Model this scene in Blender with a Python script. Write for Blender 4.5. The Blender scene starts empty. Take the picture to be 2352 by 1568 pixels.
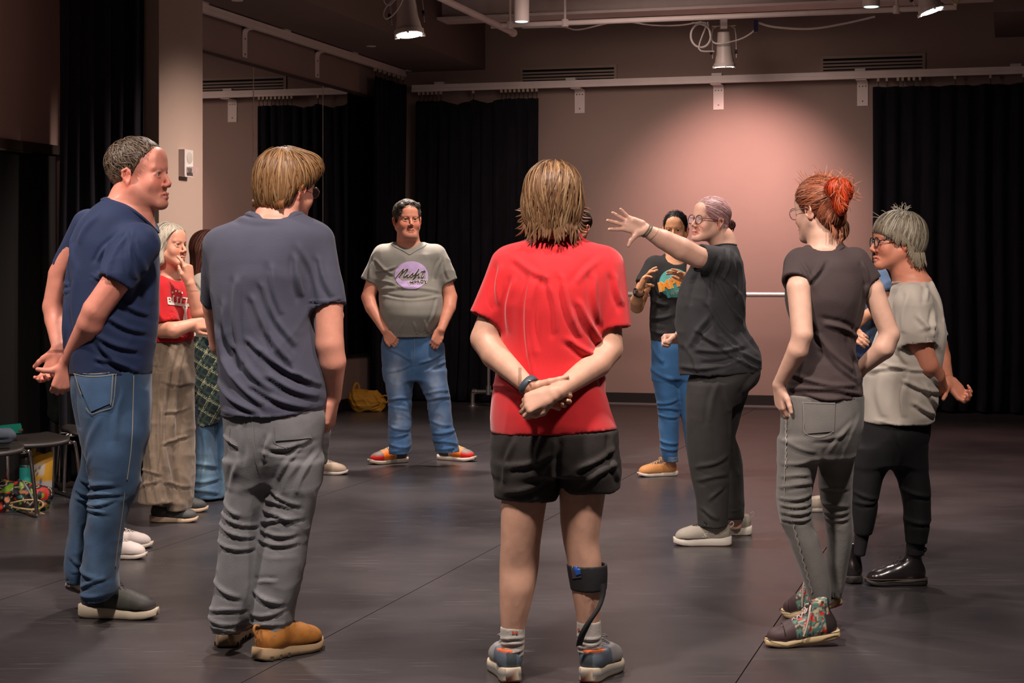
import bpy, math, random
import numpy as np
from mathutils import Vector, Matrix
from mathutils.bvhtree import BVHTree
random.seed(7); rng = np.random.default_rng(7)
SC = bpy.context.scene
COL = SC.collection

# ------------------------------------------------------------------ camera, world, exposure, main lamps and added fill
F = 4000.0; CX = 1176.0; HY = 624.0; EYE = 1.34
cam_d = bpy.data.cameras.new('camera'); cam = bpy.data.objects.new('camera', cam_d); COL.objects.link(cam)
cam.location = (0, 0, EYE); cam.rotation_euler = (math.pi/2, 0, 0)
cam_d.sensor_width = 36; cam_d.lens = F/2352*36; cam_d.shift_y = -(784-HY)/2352; cam_d.clip_end = 100
SC.camera = cam
SC.view_settings.view_transform = 'Standard'; SC.view_settings.look = 'None'
SC.view_settings.gamma = 1; SC.view_settings.use_curve_mapping = False; SC.view_settings.exposure = 0.35
wd = bpy.data.worlds.new('world'); SC.world = wd; wd.use_nodes = True
wd.node_tree.nodes['Background'].inputs[0].default_value = (0.02, 0.017, 0.018, 1)
wd.node_tree.nodes['Background'].inputs[1].default_value = 1.0

A16 = math.radians(16.0); C16, S16 = math.cos(A16), math.sin(A16)
def R(u, v, z=0.0):                       # room frame (u along back wall, v into depth) -> world
    return np.array([u*C16+v*S16, -u*S16+v*C16, z])
def P(px, py, d):                         # photo point at a depth -> world
    return np.array([(px-CX)/F*d, d, EYE-(py-HY)/F*d])

def spot(name, loc, target, power, col, size=60, blend=0.6, rad=0.05):
    l = bpy.data.lights.new(name, 'SPOT'); l.energy = power; l.color = col
    l.spot_size = math.radians(size); l.spot_blend = blend; l.shadow_soft_size = rad
    o = bpy.data.objects.new(name, l); COL.objects.link(o); o.location = loc
    o.rotation_euler = (Vector(target)-Vector(loc)).to_track_quat('-Z', 'Y').to_euler()
    return o
WARM = (1.0, 0.85, 0.77); PINK = (1.0, 0.565, 0.51)
spot('unseen_spot', R(-3.3, 7.8, 3.6), R(-3.2, 7.9, 0), 420, WARM, 130, 1, .12)
spot('unseen_spot', R(-1.7, 3.9, 3.6), R(-1.75, 5.6, .6), 470, WARM, 95, .9, .12)
spot('unseen_spot', R(-4.4, 4.6, 3.6), R(-4.0, 6.3, .6), 360, WARM, 95, .9, .12)
spot('unseen_spot', R(.3, 5.0, 3.6), R(-.6, 6.6, .8), 300, WARM, 95, .9, .12)
spot('unseen_spot', R(-3.0, 10.6, 3.6), R(-3.2, 10.9, 0), 330, WARM, 120, 1, .12)
spot('unseen_spot', R(-.9, 9.0, 3.6), R(-1.2, 9.3, 0), 260, WARM, 120, 1, .12)
spot('unseen_spot', R(-2.2, 10.4, 3.6), R(-5.3, 10.6, 1.5), 520, (1, .78, .68), 40, 1, .1)  # extra unseen spot, added to brighten the pillar
spot('unseen_spot', R(-3.1, 13.0, 3.7), R(-3.1, 17.3, .9), 250, (1, .77, .67), 84, .9, .55)  # wide unseen wash, added to light the back wall evenly
spot('unseen_spot', R(-4.0, 6.0, 3.5), R(-5.97, 8.5, 2.9), 55, (1, .5, .42), 44, 1, .1)  # reddish unseen spot, added to tint the upper left wall
def fill_point(loc, power, col, rad):  # soft point light added as ambient fill, no fixture there
    l = bpy.data.lights.new('fill_light', 'POINT'); l.energy = power; l.color = col; l.shadow_soft_size = rad
    o = bpy.data.objects.new('fill_light', l); COL.objects.link(o); o.location = loc
fill_point(R(-2.6, 12.6, 3.0), 15, (1, .72, .62), .3); fill_point(R(-1.5, 1.0, 2.2), 8, (1, .80, .72), .3)

# ------------------------------------------------------------------ objects
def tag(o, label=None, cat=None, group=None, kind=None):
    if label: o['label'] = label
    if cat: o['category'] = cat
    if group: o['group'] = group
    if kind: o['kind'] = kind
    return o
def thing(name, label, cat, loc=(0, 0, 0), group=None, kind=None, rot=0):
    o = bpy.data.objects.new(name, None); COL.objects.link(o); o.location = Vector(loc)
    o.rotation_euler = (0, 0, rot); o.empty_display_size = .1
    return tag(o, label, cat, group, kind)
def wloc(o):
    v = Vector((0, 0, 0))
    while o is not None:
        v = v+Vector(o.location); o = o.parent
    return v
def obj(name, V, Fc, mat, parent=None, cols=None, smooth=True, mi=None):
    """link a mesh given in world coordinates; Fc a list of faces or an (n,3|4) array"""
    V = np.asarray(V, dtype=np.float64)
    off = np.array(wloc(parent)) if parent is not None else np.zeros(3)
    me = bpy.data.meshes.new(name)
    if isinstance(Fc, np.ndarray):
        n, k = Fc.shape
        me.vertices.add(len(V)); me.vertices.foreach_set('co', (V-off).ravel())
        me.loops.add(n*k); me.loops.foreach_set('vertex_index', Fc.ravel().astype(np.int32))
        me.polygons.add(n); me.polygons.foreach_set('loop_start', np.arange(0, n*k, k, dtype=np.int32))
        me.update(calc_edges=True)
    else:
        me.from_pydata([tuple(p) for p in (V-off)], [], [tuple(f) for f in Fc]); me.update()
    if cols is not None:
        a = me.color_attributes.new('Col', 'FLOAT_COLOR', 'POINT')
        c = np.ones((len(V), 4), dtype=np.float32); c[:, :3] = cols; a.data.foreach_set('color', c.ravel())
    for m in (mat if isinstance(mat, (list, tuple)) else [mat]): me.materials.append(m)
    if mi is not None: me.polygons.foreach_set('material_index', np.asarray(mi, dtype=np.int32))
    if smooth: me.polygons.foreach_set('use_smooth', np.ones(len(me.polygons), dtype=bool))
    o = bpy.data.objects.new(name, me); COL.objects.link(o)
    if parent is not None: o.parent = parent
    return o

class MB:                                 # small mesh builder (world coordinates)
    def __init__(s): s.V = []; s.F = []
    def add(s, V, Fc):
        b = len(s.V); s.V += [tuple(p) for p in V]; s.F += [tuple(i+b for i in f) for f in Fc]; return s
    def box(s, c, ax, ay, az, hx, hy, hz, bev=0.0):
        c, ax, ay, az = map(np.asarray, (c, ax, ay, az)); V = []
        for k in (-1, 1):
            for j in (-1, 1):
                for i in (-1, 1): V.append(c+ax*hx*i+ay*hy*j+az*hz*k)
        return s.add(V, [(0, 2, 3, 1), (4, 5, 7, 6), (0, 1, 5, 4), (2, 6, 7, 3), (0, 4, 6, 2), (1, 3, 7, 5)])
    def rbox(s, u0, u1, v0, v1, z0, z1):  # box in room frame
        V = [R(u, v, z) for z in (z0, z1) for v in (v0, v1) for u in (u0, u1)]
        return s.add(V, [(0, 2, 3, 1), (4, 5, 7, 6), (0, 1, 5, 4), (2, 6, 7, 3), (0, 4, 6, 2), (1, 3, 7, 5)])
    def tube(s, pts, r, n=10, close=False, cap=True):
        V, Fc = tube(pts, r, n, close, cap); return s.add(V, Fc)
    def lathe(s, c, axis, prof, n=24):    # prof: list of (r, h) along axis
        axis = np.asarray(axis, float); axis /= np.linalg.norm(axis)
        t = np.array([1, 0, 0]) if abs(axis[0]) < .9 else np.array([0, 1, 0])
        a = np.cross(axis, t); a /= np.linalg.norm(a); b = np.cross(axis, a); V = []; Fc = []
        for r, h in prof:
            for i in range(n):
                th = 2*math.pi*i/n; V.append(np.asarray(c)+axis*h+a*r*math.cos(th)+b*r*math.sin(th))
        for j in range(len(prof)-1):
            for i in range(n): Fc.append((j*n+i, j*n+(i+1) % n, (j+1)*n+(i+1) % n, (j+1)*n+i))
        Fc.append(tuple(range(n))[::-1]); Fc.append(tuple(range((len(prof)-1)*n, len(prof)*n)))
        return s.add(V, Fc)
    def build(s, name, mat, parent=None, smooth=False):
        o = obj(name, s.V, s.F, mat, parent, smooth=smooth)
        if smooth:
            try: o.data.set_sharp_from_angle(angle=math.radians(40))
            except Exception: pass
        return o
def tube(pts, r, n=8, close=False, cap=True):
    pts = np.asarray(pts, float); m = len(pts)
    r = np.full(m, r) if np.isscalar(r) else np.asarray(r, float)
    T = np.roll(pts, -1, 0)-np.roll(pts, 1, 0) if close else np.gradient(pts, axis=0)
    T /= np.linalg.norm(T, axis=1)[:, None]+1e-9
    up = np.array([0, 0, 1.0]) if abs(T[0][2]) < .9 else np.array([1.0, 0, 0])
    V = []; N = np.cross(T[0], up)
    for i in range(m):
        N = N-T[i]*np.dot(N, T[i]); N /= np.linalg.norm(N)+1e-9; B = np.cross(T[i], N)
        for k in range(n):
            th = 2*math.pi*k/n; V.append(pts[i]+r[i]*(N*math.cos(th)+B*math.sin(th)))
    Fc = []
    for i in range(m if close else m-1):
        j = (i+1) % m
        for k in range(n): Fc.append((i*n+k, i*n+(k+1) % n, j*n+(k+1) % n, j*n+k))
    if cap and not close:
        Fc.append(tuple(range(n))[::-1]); Fc.append(tuple(range((m-1)*n, m*n)))
    return V, Fc
def spline(pts, n=8):                     # catmull-rom
    p = [np.asarray(q, float) for q in pts]; p = [2*p[0]-p[1]]+p+[2*p[-1]-p[-2]]; out = []
    for i in range(1, len(p)-2):
        for k in range(n):
            t = k/n
            out.append(.5*((2*p[i])+(-p[i-1]+p[i+1])*t+(2*p[i-1]-5*p[i]+4*p[i+1]-p[i+2])*t*t+(-p[i-1]+3*p[i]-3*p[i+1]+p[i+2])*t**3))
    out.append(p[-2]); return out

# ------------------------------------------------------------------ materials
MATS = {}
def mat(name, col=(.5, .5, .5), rough=.6, metal=0, spec=.5, bump=0, bscale=60, var=0, vscale=6, attr=False,
        emit=None, estr=0, sheen=0, sss=0, trans=0, stretch=None, coat=0, fold=0, fscale=7, fst=(1, 1, .45)):
    if name in MATS: return MATS[name]
    m = bpy.data.materials.new(name); m.use_nodes = True; nt = m.node_tree; N = nt.nodes; L = nt.links
    b = N['Principled BSDF']; b.inputs['Roughness'].default_value = rough; b.inputs['Metallic'].default_value = metal
    b.inputs['Specular IOR Level'].default_value = spec; b.inputs['Base Color'].default_value = (*col, 1)
    b.inputs['Sheen Weight'].default_value = sheen; b.inputs['Coat Weight'].default_value = coat
    if sheen: b.inputs['Sheen Roughness'].default_value = .5
    if sss:
        b.inputs['Subsurface Weight'].default_value = sss; b.inputs['Subsurface Radius'].default_value = (.02, .008, .004)
        b.inputs['Subsurface Scale'].default_value = .5
    if trans: b.inputs['Transmission Weight'].default_value = trans
    if emit: b.inputs['Emission Color'].default_value = (*emit, 1); b.inputs['Emission Strength'].default_value = estr
    tc = N.new('ShaderNodeTexCoord'); mp = N.new('ShaderNodeMapping'); L.new(tc.outputs['Object'], mp.inputs[0])
    if stretch: mp.inputs['Scale'].default_value = stretch
    src = None
    if attr:
        a = N.new('ShaderNodeAttribute'); a.attribute_name = 'Col'; src = a.outputs['Color']; L.new(src, b.inputs['Base Color'])
    if var:
        nz = N.new('ShaderNodeTexNoise'); nz.inputs['Scale'].default_value = vscale; nz.inputs['Detail'].default_value = 5
        L.new(mp.outputs[0], nz.inputs['Vector'])
        mr = N.new('ShaderNodeMapRange'); mr.inputs[1].default_value = .3; mr.inputs[2].default_value = .7
        mr.inputs[3].default_value = 1-var; mr.inputs[4].default_value = 1+var; L.new(nz.outputs[0], mr.inputs[0])
        mx = N.new('ShaderNodeVectorMath'); mx.operation = 'SCALE'
        if src is not None: L.new(src, mx.inputs[0])
        else: mx.inputs[0].default_value = col
        L.new(mr.outputs[0], mx.inputs['Scale']); L.new(mx.outputs[0], b.inputs['Base Color'])
    prev = None
    if fold:
        m2 = N.new('ShaderNodeMapping'); m2.inputs['Scale'].default_value = fst; m2.inputs['Rotation'].default_value = (.3, .5, 0); L.new(tc.outputs['Object'], m2.inputs[0])
        n2 = N.new('ShaderNodeTexNoise'); n2.noise_type = 'RIDGED_MULTIFRACTAL'; n2.inputs['Scale'].default_value = fscale; n2.inputs['Detail'].default_value = 2.5; n2.inputs['Distortion'].default_value = .6
        L.new(m2.outputs[0], n2.inputs['Vector'])
        b2 = N.new('ShaderNodeBump'); b2.inputs['Strength'].default_value = fold; b2.inputs['Distance'].default_value = .012
        L.new(n2.outputs[0], b2.inputs['Height']); L.new(b2.outputs[0], b.inputs['Normal']); prev = b2
    if bump:
        nz = N.new('ShaderNodeTexNoise'); nz.inputs['Scale'].default_value = bscale; nz.inputs['Detail'].default_value = 4
        L.new(mp.outputs[0], nz.inputs['Vector'])
        bp = N.new('ShaderNodeBump'); bp.inputs['Strength'].default_value = bump; bp.inputs['Distance'].default_value = .0016
        L.new(nz.outputs[0], bp.inputs['Height']); L.new(bp.outputs[0], b.inputs['Normal'])
        if prev is not None: L.new(prev.outputs[0], bp.inputs['Normal'])
    MATS[name] = m; return m
def cloth_mat(name, col, rough=.88, var=.12, bump=.25, sheen=.12, vscale=9, bscale=160, fold=.35, fscale=6, attr=False, fst=(1, 1, .45)):
    sheen = min(sheen, max(col)*.9)
    return mat(name, col, rough, bump=bump, bscale=bscale, var=var, vscale=vscale, sheen=sheen, spec=.25, fold=fold, fscale=fscale, attr=attr, fst=fst)
SKIN = mat('skin', attr=True, rough=.5, spec=.4, bump=.12, bscale=220, var=.07, vscale=30, sss=.12)
HAIR = mat('hair_strands', attr=True, rough=.5, spec=.32)
PAINT = mat('painted_parts', attr=True, rough=.6, spec=.4, bump=.1, bscale=150)
GLOSS = mat('eye_gloss', attr=True, rough=.12, spec=.6)
WHITEM = mat('white_enamel', (.62, .56, .54), .45, var=.04)
CHROME = mat('chrome', (.62, .6, .58), .18, metal=1)
BLACKP = mat('black_plastic', (.012, .012, .013), .5)

# ------------------------------------------------------------------ implicit surfaces
def vnoise(x, y, z, seed=0):
    xi, yi, zi = np.floor(x).astype(np.int64), np.floor(y).astype(np.int64), np.floor(z).astype(np.int64)
    fx, fy, fz = x-xi, y-yi, z-zi
    fx = fx*fx*(3-2*fx); fy = fy*fy*(3-2*fy); fz = fz*fz*(3-2*fz)
    def h(a, b, c):
        n = (a*374761393+b*668265263+c*2147483647+seed*144269) & 0xffffffff
        n = ((n ^ (n >> 13))*1274126177) & 0xffffffff; n = n ^ (n >> 16)
        return (n & 0xffff)/65535.0
    r = 0
    for i in (0, 1):
        for j in (0, 1):
            for k in (0, 1):
                r = r+h(xi+i, yi+j, zi+k)*(fx if i else 1-fx)*(fy if j else 1-fy)*(fz if k else 1-fz)
    return r
def f_cone(a, b, ra, rb):
    a = np.asarray(a, float); b = np.asarray(b, float); ba = b-a; L2 = max(float(ba@ba), 1e-9)
    def f(x, y, z):
        px, py, pz = x-a[0], y-a[1], z-a[2]
        h = np.clip((px*ba[0]+py*ba[1]+pz*ba[2])/L2, 0, 1)
        return np.sqrt((px-h*ba[0])**2+(py-h*ba[1])**2+(pz-h*ba[2])**2)-(ra+(rb-ra)*h)
    r = max(ra, rb); return f, np.minimum(a, b)-r, np.maximum(a, b)+r
def f_ell(c, r, M=None):
    c = np.asarray(c, float); r = np.asarray(r, float)
    def f(x, y, z):
        px, py, pz = x-c[0], y-c[1], z-c[2]
        if M is not None:
            px, py, pz = (M[0, 0]*px+M[1, 0]*py+M[2, 0]*pz, M[0, 1]*px+M[1, 1]*py+M[2, 1]*pz, M[0, 2]*px+M[1, 2]*py+M[2, 2]*pz)
        k0 = np.sqrt((px/r[0])**2+(py/r[1])**2+(pz/r[2])**2)
        k1 = np.sqrt((px/r[0]**2)**2+(py/r[1]**2)**2+(pz/r[2]**2)**2)+1e-6
        return k0*(k0-1)/k1
    e = r if M is None else np.full(3, max(r)); return f, c-e, c+e
def f_plane(n, c):                        # inside where n.p < c
    n = np.asarray(n, float)
    return lambda x, y, z: n[0]*x+n[1]*y+n[2]*z-c
def f_loft(st, D, inset=0.0, hollow=0.0, hem=.05, tilt=0.0):
    """elliptic column through stations (y_px, x_left, x_right, half_depth, depth_offset) standing at depth D;
    tilt slopes the bottom hem (metres per metre in x)"""
    rows = []
    for s in st:
        dy = s[4] if len(s) > 4 else 0.0; d = D+dy
        p = P((s[1]+s[2])/2, s[0], d)
        rows.append((p[2], p[0], p[1], max((s[2]-s[1])/2*d/F-inset, .008), max(s[3]-inset, .008)))
    rows.sort(); rows = np.array(rows); Z = rows[:, 0]
    def par(z, i):
        return .25*np.interp(z-.016, Z, rows[:, i])+.5*np.interp(z, Z, rows[:, i])+.25*np.interp(z+.016, Z, rows[:, i])
    zb = Z[0]; xb = rows[0, 1]
    def f(x, y, z):
        a, b = par(z, 3), par(z, 4); px, py = x-par(z, 1), y-par(z, 2)
        k0 = np.sqrt((px/a)**2+(py/b)**2); k1 = np.sqrt((px/a**2)**2+(py/b**2)**2)+1e-6
        d = k0*(k0-1)/k1
        bot = zb+tilt*(x-xb)-z
        if hollow: d = np.where(-bot < hem, np.maximum(d, -(d+hollow)), d)
        return np.maximum(d, np.maximum(z-Z[-1], bot))
    lo = np.array([(rows[:, 1]-rows[:, 3]).min(), (rows[:, 2]-rows[:, 4]).min(), Z[0]-abs(tilt)*.3])
    hi = np.array([(rows[:, 1]+rows[:, 3]).max(), (rows[:, 2]+rows[:, 4]).max(), Z[-1]])
    return f, lo, hi
def f_sleeve(a, b, ra, rb, wall=.0085, hem=.06):
    a = np.asarray(a, float); b = np.asarray(b, float); ax = (b-a)/np.linalg.norm(b-a)
    f0, lo, hi = f_cone(a, b+ax*.05, ra, rb); f1, _, _ = f_cone(b-ax*hem, b+ax*.2, rb-wall, rb-wall)
    def f(x, y, z):
        pl = (x-b[0])*ax[0]+(y-b[1])*ax[1]+(z-b[2])*ax[2]
        return np.maximum(np.maximum(f0(x, y, z), pl), -f1(x, y, z))
    return f, lo, hi
class Field:
    def __init__(s): s.ops = []
    def add(s, fl, k=.02): s.ops.append(('a', fl[0], fl[1], fl[2], k)); return s
    def sub(s, fl, k=.004): s.ops.append(('s', fl[0], fl[1], fl[2], k)); return s
    def cut(s, f): s.ops.append(('i', f, None, None, 0)); return s
    def cone(s, a, b, ra, rb, k=.02): return s.add(f_cone(a, b, ra, rb), k)
    def ell(s, c, r, M=None, k=.02): return s.add(f_ell(c, r, M), k)
    def chain(s, pts, rs, k=.02):
        for i in range(len(pts)-1): s.cone(pts[i], pts[i+1], rs[i], rs[i+1], k)
        return s
    def bounds(s):
        lo = np.min([o[2] for o in s.ops if o[0] == 'a'], 0); hi = np.max([o[3] for o in s.ops if o[0] == 'a'], 0)
        return lo, hi
    def value(s, x, y, z):                # scattered points
        d = np.full(np.shape(x), .5)
        for t, f, lo, hi, k in s.ops: d = s._mix(t, d, f(x, y, z), k)
        return d
    @staticmethod
    def _mix(t, d, e, k):
        if t == 'i': return np.maximum(d, e)
        if t == 's':
            h = np.clip(.5-.5*(d+e)/k, 0, 1); return d*(1-h)-e*h+k*h*(1-h)
        h = np.clip(.5+.5*(d-e)/k, 0, 1); return d*(1-h)+e*h-k*h*(1-h)
    def mesh(s, h, box=None):
        lo, hi = s.bounds() if box is None else box
        lo = np.floor((np.asarray(lo)-2*h)/h)*h; n = np.ceil((np.asarray(hi)-lo)/h).astype(int)+3
        ax = [(lo[i]+h*np.arange(n[i])).astype(np.float32) for i in range(3)]
        V = np.full(n, .5, dtype=np.float32)
        for t, f, l, u, k in s.ops:
            if t == 'i': a = [0]*3; b = list(n)
            else:
                pad = k+2.5*h
                a = [int(max(0, np.floor((l[i]-pad-lo[i])/h))) for i in range(3)]
                b = [int(min(n[i], np.ceil((u[i]+pad-lo[i])/h)+1)) for i in range(3)]
                if any(b[i] <= a[i] for i in range(3)): continue
            sl = tuple(slice(a[i], b[i]) for i in range(3))
            e = f(ax[0][sl[0]][:, None, None], ax[1][sl[1]][None, :, None], ax[2][sl[2]][None, None, :])
            V[sl] = s._mix(t, V[sl], e.astype(np.float32), k)
        return surfnet(V, lo, h)
EDG = [(0, 1), (2, 3), (4, 5), (6, 7), (0, 2), (1, 3), (4, 6), (5, 7), (0, 4), (1, 5), (2, 6), (3, 7)]
def surfnet(V, lo, h):
    I = V < 0
    c = I[:-1, :-1, :-1].astype(np.int8)
    for o in ((1, 0, 0), (0, 1, 0), (1, 1, 0), (0, 0, 1), (1, 0, 1), (0, 1, 1), (1, 1, 1)):
        c = c+I[o[0]:I.shape[0]-1+o[0], o[1]:I.shape[1]-1+o[1], o[2]:I.shape[2]-1+o[2]]
    ix = np.argwhere((c > 0) & (c < 8)); 
    if len(ix) == 0: return np.zeros((0, 3)), np.zeros((0, 4), int)
    idm = np.full(c.shape, -1, dtype=np.int32); idm[ix[:, 0], ix[:, 1], ix[:, 2]] = np.arange(len(ix))
    cor = [V[ix[:, 0]+(q & 1), ix[:, 1]+((q >> 1) & 1), ix[:, 2]+(q >> 2)] for q in range(8)]
    acc = np.zeros((len(ix), 3)); cnt = np.zeros(len(ix))
    for p, q in EDG:
        a, b = cor[p], cor[q]; m = (a < 0) != (b < 0); t = np.where(m, a/np.where(m, a-b, 1), 0)
        for k in range(3):
            pk, qk = (p >> k) & 1, (q >> k) & 1
            acc[:, k] += np.where(m, pk+(qk-pk)*t, 0)
        cnt += m
    verts = lo+h*(ix+acc/cnt[:, None]); faces = []
    for k in range(3):
        s0 = [slice(None)]*3; s1 = [slice(None)]*3; s0[k] = slice(0, -1); s1[k] = slice(1, None)
        A = I[tuple(s0)]; B = I[tuple(s1)]; e = np.argwhere(A != B)
        i, j = [q for q in range(3) if q != k]
        e = e[(e[:, i] > 0) & (e[:, j] > 0) & (e[:, i] < V.shape[i]-1) & (e[:, j] < V.shape[j]-1)]
        fl = A[e[:, 0], e[:, 1], e[:, 2]]
        def g(di, dj):
            q = e.copy(); q[:, i] -= di; q[:, j] -= dj; return idm[q[:, 0], q[:, 1], q[:, 2]]
        Q = np.stack([g(1, 1), g(0, 1), g(0, 0), g(1, 0)], 1)
        if k == 1: fl = ~fl
        Q[~fl] = Q[~fl][:, ::-1]; faces.append(Q)
    Fq = np.concatenate(faces); Fq = Fq[(Fq >= 0).all(1)]
    return verts, Fq
def vnormals(V, Fq):
    n = np.cross(V[Fq[:, 2]]-V[Fq[:, 0]], V[Fq[:, 3]]-V[Fq[:, 1]]); N = np.zeros_like(V)
    for k in range(4): np.add.at(N, Fq[:, k], n)
    return N/(np.linalg.norm(N, axis=1)[:, None]+1e-12)
def keep_faces(V, Fq, mask):
    Fq = Fq[mask]; used = np.unique(Fq); mp = np.full(len(V), -1); mp[used] = np.arange(len(used))
    return V[used], mp[Fq]
def wrinkle(V, Fq, D, folds=(), noise=(), side=-1):
    """push cloth along its normals: folds = (x0,y0,x1,y1,width_px,height_mm) on the near side,
    noise = (amp_mm, fx, fy, fz, y_top, y_bottom)"""
    N = vnormals(V, Fq); px = CX+V[:, 0]*F/D; py = HY-(V[:, 2]-EYE)*F/D; disp = np.zeros(len(V))
    for q, (amp, fx, fy, fz, yt, yb) in enumerate(noise):
        w = np.clip((py-yt)/25+.5, 0, 1)*np.clip((yb-py)/25+.5, 0, 1)
        wx = vnoise(V[:, 0]*4, V[:, 1]*4, V[:, 2]*4, 31+q)*1.2
        n = vnoise(V[:, 0]*fx+wx, V[:, 1]*fy+wx, V[:, 2]*fz+wx, 5+q)
        n2 = vnoise(V[:, 0]*fx*2.1+wx, V[:, 1]*fy*2.1, V[:, 2]*fz*2.1-wx, 15+q)
        r = (1-np.abs(2*n-1))**2-.33+.45*((1-np.abs(2*n2-1))**2-.33)
        disp += w*amp*.001*r
    nf = np.clip(-N[:, 1]*2+.4, 0, 1)
    for (x0, y0, x1, y1, w, h) in folds:
        dx, dy = x1-x0, y1-y0; L = math.hypot(dx, dy)+1e-6
        t = ((px-x0)*dx+(py-y0)*dy)/L/L; tc = np.clip(t, 0, 1)
        bow = .06*L*np.sin(tc*math.pi)
        s = ((px-x0)*-dy+(py-y0)*dx)/L-bow*(1 if (x0+y0) % 2 < 1 else -1)
        e = np.where(t < 0, -t*L, np.where(t > 1, (t-1)*L, 0))
        g = np.exp(-(s/w)**2-(e/(w*2.0))**2)*np.sin(np.clip(tc*.86+.14, 0, 1)*math.pi)**.5
        g2 = np.exp(-((s-w*1.7)/w)**2-(e/(w*2.0))**2)*.5
        disp += nf*h*.001*(g-g2)
    return V+N*disp[:, None]
# ------------------------------------------------------------------ body parts
def rot_head(yaw, pitch=0, roll=0):
    """yaw 0 faces the camera (-Y), 90 faces image right, 180 away; pitch up positive. Local: x = person's left, y = face, z = up"""
    return np.array(Matrix.Rotation(math.radians(yaw+180), 3, 'Z') @ Matrix.Rotation(math.radians(pitch), 3, 'X') @ Matrix.Rotation(math.radians(roll), 3, 'Y'))
class Head:
    def __init__(s, c, yaw, pitch=0, roll=0, sc=1.0, wide=1.0, jaw=1.0, nose=1.0):
        s.c = np.asarray(c, float); s.R = rot_head(yaw, pitch, roll); s.sc = sc; s.wide = wide; s.jaw = jaw; s.nose = nose
    def w(s, p):                           # local -> world
        p = np.asarray(p, float)*s.sc; return s.c+p@s.R.T
    def local(s, V): return (np.asarray(V)-s.c)@s.R/s.sc
    def skin(s, fl, neck):
        w, j = s.wide, s.jaw
        L = Field()                        # built in local space, then wrapped as one primitive
        L.ell((0, -.014, .042), (.075*w, .096, .080), k=.03)
        L.ell((0, .034, -.026), (.061*w, .052, .084), k=.03)
        for q in (-1, 1):
            L.cone((q*.054*w*j, -.002, -.045), (q*.018*j, .068, -.096), .022, .018, k=.028)
            L.ell((q*.038*w, .057, -.031), (.024, .021, .026), k=.02)
            L.cone((q*.012, .083, .020), (q*.044*w, .070, .021), .0085, .0075, k=.014)
        L.ell((0, .076, -.099*1.0), (.021*j, .015, .015), k=.02)
        L.ell((0, .07, .055), (.045, .02, .035), k=.03)
        for q in (-1, 1): L.sub(f_ell((q*.031, .098, .0), (.0185, .016, .0125)), k=.012)
        n = s.nose
        L.cone((0, .083, .012), (0, .099+.008*n, -.030), .0064, .0088, k=.010)
        for q in (-1, 1): L.ell((q*.0115, .096, -.037), (.0085, .010, .0075), k=.008)
        for q in (-1, 1): L.sub(f_ell((q*.0065, .103, -.0455), (.0035, .005, .004)), k=.003)
        for q in (-1, 1):                  # eyelids
            L.chain([(q*.017, .077, .001), (q*.025, .0835, .0095), (q*.036, .082, .0095), (q*.046, .072, .0)], [.0035]*4, k=.004)
            L.chain([(q*.017, .077, -.002), (q*.027, .0825, -.0085), (q*.038, .080, -.008), (q*.046, .072, -.001)], [.003]*4, k=.005)
        L.chain([(-.024, .080, -.070), (-.010, .0915, -.0635), (0, .093, -.0655), (.010, .0915, -.0635), (.024, .080, -.070)], [.0035, .0055, .005, .0055, .0035], k=.006)
        L.chain([(-.022, .080, -.073), (-.008, .0905, -.0775), (.008, .0905, -.0775), (.022, .080, -.073)], [.0035, .006, .006, .0035], k=.006)
        L.sub(f_cone((-.022, .0905, -.0705), (.022, .0905, -.0705), .0022, .0022), k=.004)
        for q in (-1, 1):
            M = np.array(Matrix.Rotation(math.radians(-q*22), 3, 'Z') @ Matrix.Rotation(math.radians(-12), 3, 'X'))
            L.ell((q*.0785*w, -.012, -.008), (.0065, .0185, .032), M, k=.006)
            L.sub(f_ell((q*.0865*w, -.006, -.006), (.006, .009, .016), M), k=.004)
            L.chain([(q*.079*w, .0, .010), (q*.0835*w, -.010, .022), (q*.087*w, -.024, .014), (q*.086*w, -.026, -.004), (q*.080*w, -.012, -.032)], [.0035, .004, .0045, .004, .005], k=.003)
        R_, c_, k_ = s.R, s.c, s.sc
        ops = L.ops
        def f(x, y, z):
            px, py, pz = (x-c_[0])/k_, (y-c_[1])/k_, (z-c_[2])/k_
            X = px*R_[0, 0]+py*R_[1, 0]+pz*R_[2, 0]; Y = px*R_[0, 1]+py*R_[1, 1]+pz*R_[2, 1]; Z = px*R_[0, 2]+py*R_[1, 2]+pz*R_[2, 2]
            d = np.full(np.broadcast_shapes(X.shape, Y.shape, Z.shape), .5)
            for t, g, lo, hi, k in ops: d = Field._mix(t, d, g(X, Y, Z), k)
            return d*k_
        r = .145*s.sc
        fl.add((f, s.c-r, s.c+r), .012)
        fl.cone(s.w((0, -.018, -.05)), neck[0], neck[1]*.97, neck[1]*1.02, k=.03)
        s.box = (s.c-np.array([.125, .125, .15])*s.sc, s.c+np.array([.125, .125, .15])*s.sc)
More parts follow.
